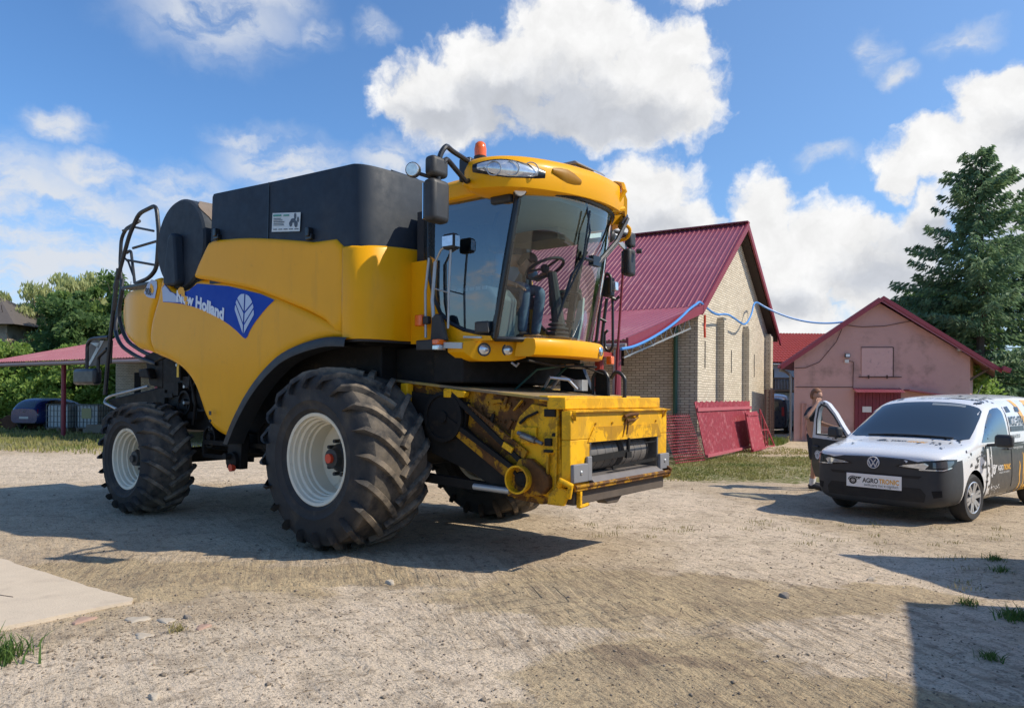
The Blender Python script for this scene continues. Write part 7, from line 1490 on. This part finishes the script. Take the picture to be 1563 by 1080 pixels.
g = MB(); g.box(0, 2.2, 0, .25, 0, .18); g.box(.2, 2.0, .3, .55, 0, .16); g.box(.1, 1.9, .05, .45, .181, .34); bmz = g.build('concrete_beams', mat('old_beams', (.28, .25, .20), .9, vary=.2), None, bevel=.01); bmz.location = (-17.5, 30.2, 0); bmz.rotation_euler = (0, 0, R(20)); tag(bmz, 'stack of old grey beams on the grass behind the rear wheel', 'beams')
# ---------------------------------------------------------------- minivan, white van behind the hall
MVR = [(r[0], r[1], r[2]*.97, r[3], r[4]*.97, r[5], r[6]*.97, r[7], r[8], r[9]) for r in VR]
mv, mvb = small_car('dark blue minivan half hidden between the brick hall and the pink barn', 13.05, 36.3, R(62), mat('paint_navy', (.012, .018, .045), .3, coat=.6), MVR, 2.67, .32, 'minivan', 'minivan', .98)
rr_ = Surf(mvb, (-6, 0, 0), (0, 1, 0), (0, 0, 1), (1, 0, 0)); ll_ = Surf(mvb, (0, -3, 0), (1, 0, 0), (0, 0, 1), (0, 1, 0))
rr_.patch([(-.58, 1.05), (.58, 1.05), (.50, 1.48), (-.50, 1.48)], .1, .006).build('rear_window', autoglass, mv, recalc=False)
for s_ in (1, -1): rr_.patch([(s_*.66, .82), (s_*.78, .82), (s_*.76, 1.22), (s_*.66, 1.22)][::s_], .06, .01).build('tail_lamp', red_l, mv, recalc=False)
for (a, b) in ((-.62, -1.5), (-1.58, -2.4), (-2.48, -3.2)): ll_.patch([(a, 1.0), (a-.25, 1.42) if a > -.7 else (a, 1.44), (b, 1.46), (b, 1.0)], .1, .006).build('side_window', autoglass, mv, recalc=False)
wvn, wvb = small_car('white van roof showing above the dark blue minivan', 14.6, 42.5, R(75), car_white, MVR, 2.67, .32, 'van', 'parked_van', 1.08)
Surf(wvb, (-6, 0, 0), (0, 1, 0), (0, 0, 1), (1, 0, 0)).patch([(-.58, 1.0), (.58, 1.0), (.50, 1.46), (-.50, 1.46)], .1, .006).build('rear_window', autoglass, wvn, recalc=False)
# rusty harrow at far left
hr_ = thing('rusty_harrow', 'rusty farm implement lying in the grass at the far left edge', 'harrow', (-22.6, 33.2, 0), R(10)); g = MB(); random.seed(6)
for i in range(26): a = random.uniform(0, 3.14); x = random.uniform(-1.4, 1.4); g.bar((x, random.uniform(-.4, .4), random.uniform(0, .3)), (x+math.cos(a)*.7, random.uniform(-.4, .4), .1+random.uniform(.1, .7)*math.sin(a)), .05)
g.bar((-1.5, 0, .35), (1.5, 0, .4), .08); g.bar((-1.5, .3, .5), (1.5, .3, .3), .08); g.build('frame', mat('harrow_rust', (.12, .055, .03), .9, vary=.4, vscale=4), hr_, smooth=0)
for x in (-.8, .2, 1.1): MB().lathe([(.001, 0), (.3, .03), (.32, 0), (.3, -.02), (.001, -.01)], (x, -.3, .32), 'y', 16).build('disc', mat('harrow_rust', (1, 1, 1)), hr_)
# ================================================================ PEOPLE
import bmesh
skin = mat('skin', (.48, .25, .16), .55, vary=.06); denim = mat('denim', (.09, .14, .22), .85, vary=.25, vscale=6, col2=(.20, .28, .38), c2lo=.5, c2hi=.7, c2scale=5); shirt_l = mat('shirt_pale_blue', (.25, .36, .50), .8, vary=.1); shirt_k = mat('shirt_black', (.018, .020, .026), .85, vary=.15); shorts_m = mat('shorts_dark', (.025, .027, .032), .85); hairb = mat('hair_brown', (.10, .055, .03), .7); hairr = mat('hair_ginger', (.22, .095, .045), .7); sock = mat('sock_white', (.65, .65, .65), .9); shoe = mat('shoe_black', (.02, .02, .022), .6)
def skin_mesh(name, J, E, mt, parent, root=0, sub=2):
    """J: list of (pos, rx, ry); E: edges"""
    bm = bmesh.new(); ly = bm.verts.layers.skin.verify(); vs = []
    for i, (p, a, b) in enumerate(J): v = bm.verts.new(p); v[ly].radius = (a, b); v[ly].use_root = (i == root); vs.append(v)
    for a, b in E: bm.edges.new((vs[a], vs[b]))
    me = bpy.data.meshes.new(name); bm.to_mesh(me); bm.free(); o = bpy.data.objects.new(name, me); COL.objects.link(o)
    md = o.modifiers.new('skin', 'SKIN'); md.use_smooth_shade = True; md.branch_smoothing = .4; m2 = o.modifiers.new('sub', 'SUBSURF'); m2.levels = sub; m2.render_levels = sub
    m_ = eval_mesh(o); o.modifiers.clear(); o.data = m_; m_.materials.clear(); m_.materials.append(mt)
    for p in m_.polygons: p.use_smooth = True
    o.parent = parent; return o
def limbpath(pts, rads, k=3):
    P = [Vector(p) for p in pts]; J = []; 
    for i in range(len(P)-1):
        for j in range(k): t = j/k; J.append((tuple(P[i].lerp(P[i+1], t)), rads[i]*(1-t)+rads[i+1]*t, rads[i]*(1-t)+rads[i+1]*t))
    J.append((tuple(P[-1]), rads[-1], rads[-1])); return J
def person(lab, hip, chest, neck, head, face, arms, legs, shirt, trouser, hair, short=False, cap=None):
    """arms: [(shoulder, elbow, wrist, finger direction, palm normal)], legs: [(hip, knee, ankle, toe)]"""
    o = thing('person', lab, 'person', (0, 0, 0)); hip, chest, neck, head = map(Vector, (hip, chest, neck, head)); face = Vector(face).normalized()
    J = [(tuple(hip), .135, .12), (tuple(hip.lerp(chest, .5)), .125, .11), (tuple(chest), .15, .12), (tuple(neck), .06, .06), (tuple(neck.lerp(head, .45)), .055, .055), (tuple(head), .075, .085)]; E = [(0, 1), (1, 2), (2, 3), (3, 4), (4, 5)]
    def add(pts, rads, base, k=3):
        q = limbpath(pts, rads, k); prev = base
        for j in q: J.append(j); E.append((prev, len(J)-1)); prev = len(J)-1
        return prev
    for (s_, e_, w_, fd, pn) in arms:
        wi = add([s_, e_, w_], [.058, .042, .028], 2); w_ = Vector(w_); fd = Vector(fd).normalized(); pn = Vector(pn).normalized(); sd_ = fd.cross(pn).normalized()
        J.append((tuple(w_+fd*.05), .038, .018)); E.append((wi, len(J)-1)); pi_ = len(J)-1
        for k_, (ln, of) in enumerate(((.070, -.030), (.080, -.010), (.075, .010), (.058, .030))):
            b0 = w_+fd*.085+sd_*of; pr = pi_
            for t, bend in ((0, 0), (.5, .1), (1, .45)): J.append((tuple(b0+fd*ln*t*.85+pn*ln*bend), .0095, .0095)); E.append((pr, len(J)-1)); pr = len(J)-1
        b0 = w_+fd*.035-sd_*.038; pr = pi_
        for t in (0, .5, 1): J.append((tuple(b0+(fd*.6-sd_*.5+pn*.4)*.06*t), .011, .011)); E.append((pr, len(J)-1)); pr = len(J)-1
    for (h_, k_, a_, t_) in legs:
        wi = add([h_, k_, a_], [.085, .055, .038], 0); J.append((tuple(Vector(a_).lerp(Vector(t_), .5)), .036, .03)); E.append((wi, len(J)-1)); J.append((t_, .034, .022)); E.append((len(J)-2, len(J)-1))
    b_ = skin_mesh('body', J, E, skin, o)
    # head with face
    M = face.to_track_quat('X', 'Z').to_matrix().to_4x4(); M.translation = head
    g = MB(); g.M = M; g.sphere((0, 0, 0), .1, 24, 16, (.98, .80, 1.22)); 
    k0 = 0; vv = []
    for p in g.v:
        q = M.inverted() @ Vector(p); 
        if q.x > .05: 
            n_ = math.exp(-(q.y/.014)**2-((q.z+.005)/.028)**2); e_ = math.exp(-((abs(q.y)-.03)/.012)**2-((q.z-.018)/.012)**2); m_ = math.exp(-(q.y/.022)**2-((q.z+.055)/.008)**2); q.x += .024*n_-.010*e_+.004*m_
        if q.z < -.04: q.y *= .85; 
        vv.append(tuple(M @ q))
    g.v = vv; g.build('head', skin, o, smooth=80)
    g = MB(); g.M = M
    for s_ in (1, -1): g.sphere((-.005, s_*.080, -.005), .024, 10, 6, (.7, .35, 1.2))
    g.build('ears', skin, o, smooth=80)
    g = MB(); g.M = M
    for s_ in (1, -1): g.sphere((.083, s_*.030, .018), .011, 8, 6, (.5, 1, .7))
    g.build('eyes', mat('eye', (.05, .04, .035), .3), o, smooth=80)
    g = MB(); g.M = M; g.sphere((.086, 0, -.052), .02, 10, 6, (.35, 1, .28)); g.build('mouth', mat('lips', (.42, .17, .13), .5), o, smooth=80)
    g = MB(); g.M = M; g.sphere((-.012, 0, .012), .106, 24, 16, (1.0, .84, 1.2)); 
    inv = M.inverted(); keep = []
    for f in g.f:
        c = inv @ (sum((Vector(g.v[i]) for i in f), Vector())/len(f))
        if c.z > .052+c.x*.35 or (c.x < -.02 and c.z > -.05): keep.append(f)
    g.f = keep; g.mi = [0]*len(keep); g.build('hair', hair, o, smooth=80, solid=.006, recalc=False)
    # clothes
    J2 = [(tuple(hip), .15, .135), (tuple(hip.lerp(chest, .5)), .145, .13), (tuple(chest), .172, .14), (tuple(chest.lerp(neck, .62)), .11, .095)]; E2 = [(0, 1), (1, 2), (2, 3)]
    for (s_, e_, w_, fd, pn) in arms:
        q = limbpath([s_, Vector(s_).lerp(Vector(e_), .90)], [.075, .062], 3); pr = 2
        for j in q: J2.append(j); E2.append((pr, len(J2)-1)); pr = len(J2)-1
    sh_ = skin_mesh('shirt', J2, E2, shirt, o)
    J3 = [(tuple(hip+(chest-hip)*.18), .152, .135), (tuple(hip), .155, .14)]; E3 = [(0, 1)]
    for (h_, k_, a_, t_) in legs:
        h_, k_, a_ = Vector(h_), Vector(k_), Vector(a_); q = limbpath([h_, k_.lerp(h_, .05)], [.10, .085], 3) if short else limbpath([h_, k_, a_], [.10, .072, .055], 3); pr = 1
        for j in q: J3.append(j); E3.append((pr, len(J3)-1)); pr = len(J3)-1
    skin_mesh('shorts' if short else 'jeans', J3, E3, trouser, o, root=1)
    for (h_, k_, a_, t_) in legs:
        a_, t_ = Vector(a_), Vector(t_); d = (t_-a_); d.z = 0; d.normalize(); g = MB(); sole = min(t_.z, a_.z)-.045
        bz = Vector((a_.x, a_.y, 0)); mid = bz-d*.05+Vector((0, 0, sole+.045)); g.tube([mid, mid+d*.10+Vector((0, 0, .008)), mid+d*.20-Vector((0, 0, .006)), mid+d*.27-Vector((0, 0, .02))], [.048, .052, .050, .032], 12); g.build('shoe', shoe, o, smooth=60)
        if short: MB().tube([a_-Vector((0, 0, .02)), a_+(Vector(k_)-a_)*.28], [.046, .048], 12).build('sock', sock, o, smooth=60)
    return o
# man standing behind the open van door, hand to his face
p0 = Vector((5.38, 13.2, 0)); fx = Vector((.83, -.55, 0)).normalized(); lx = Vector((-fx.y, fx.x, 0))
def pp(f, l, z): return tuple(p0+fx*f+lx*l+Vector((0, 0, z)))
person('man in black T-shirt and shorts standing behind the open van door, hand at his face', pp(0, 0, .95), pp(.0, 0, 1.30), pp(.02, 0, 1.49), pp(.05, 0, 1.655), (.55, -.85, -.15),
    [(pp(0, -.19, 1.42), pp(-.06, -.38, 1.25), pp(.09, -.24, 1.50), fx*.25+lx*.55+Vector((0, 0, .8)), lx), (pp(0, .19, 1.42), pp(.06, .30, 1.16), pp(.30, .22, 1.10), fx, Vector((0, 0, -1)))],
    [(pp(0, -.10, .88), pp(.04, -.12, .48), pp(0, -.12, .085), pp(.14, -.13, .05)), (pp(0, .10, .88), pp(.02, .13, .48), pp(-.04, .14, .085), pp(.10, .16, .05))], shirt_k, shorts_m, hairr, short=True)
# operator seated in the cab, bent over the controls
MC = Matrix.Translation((-1.008, 9.077, 0)) @ Matrix.Rotation(R(-37.3), 4, 'Z')
def cc(u, w_, z): return tuple(MC @ Vector((u, w_, z)))
def cd(u, w_, z): return MC.to_3x3() @ Vector((u, w_, z))
person('operator in pale blue shirt and jeans sitting in the cab of the combine, bent forward', cc(1.10, -.02, 2.84), cc(1.22, -.02, 3.10), cc(1.36, 0, 3.17), cc(1.47, .0, 3.07), cd(.75, .1, -.8),
    [(cc(1.22, -.22, 3.14), cc(1.30, -.34, 2.88), cc(1.48, -.25, 2.82), cd(1, .1, -.3), cd(0, 0, -1)), (cc(1.24, .18, 3.14), cc(1.42, .28, 2.95), cc(1.58, .16, 2.98), cd(.9, -.2, .2), cd(0, 0, -1))],
    [(cc(1.14, -.12, 2.80), cc(1.56, -.16, 2.80), cc(1.52, -.16, 2.30), cc(1.66, -.17, 2.245)), (cc(1.14, .10, 2.80), cc(1.54, .16, 2.80), cc(1.46, .17, 2.30), cc(1.60, .19, 2.245))], shirt_l, denim, hairb)
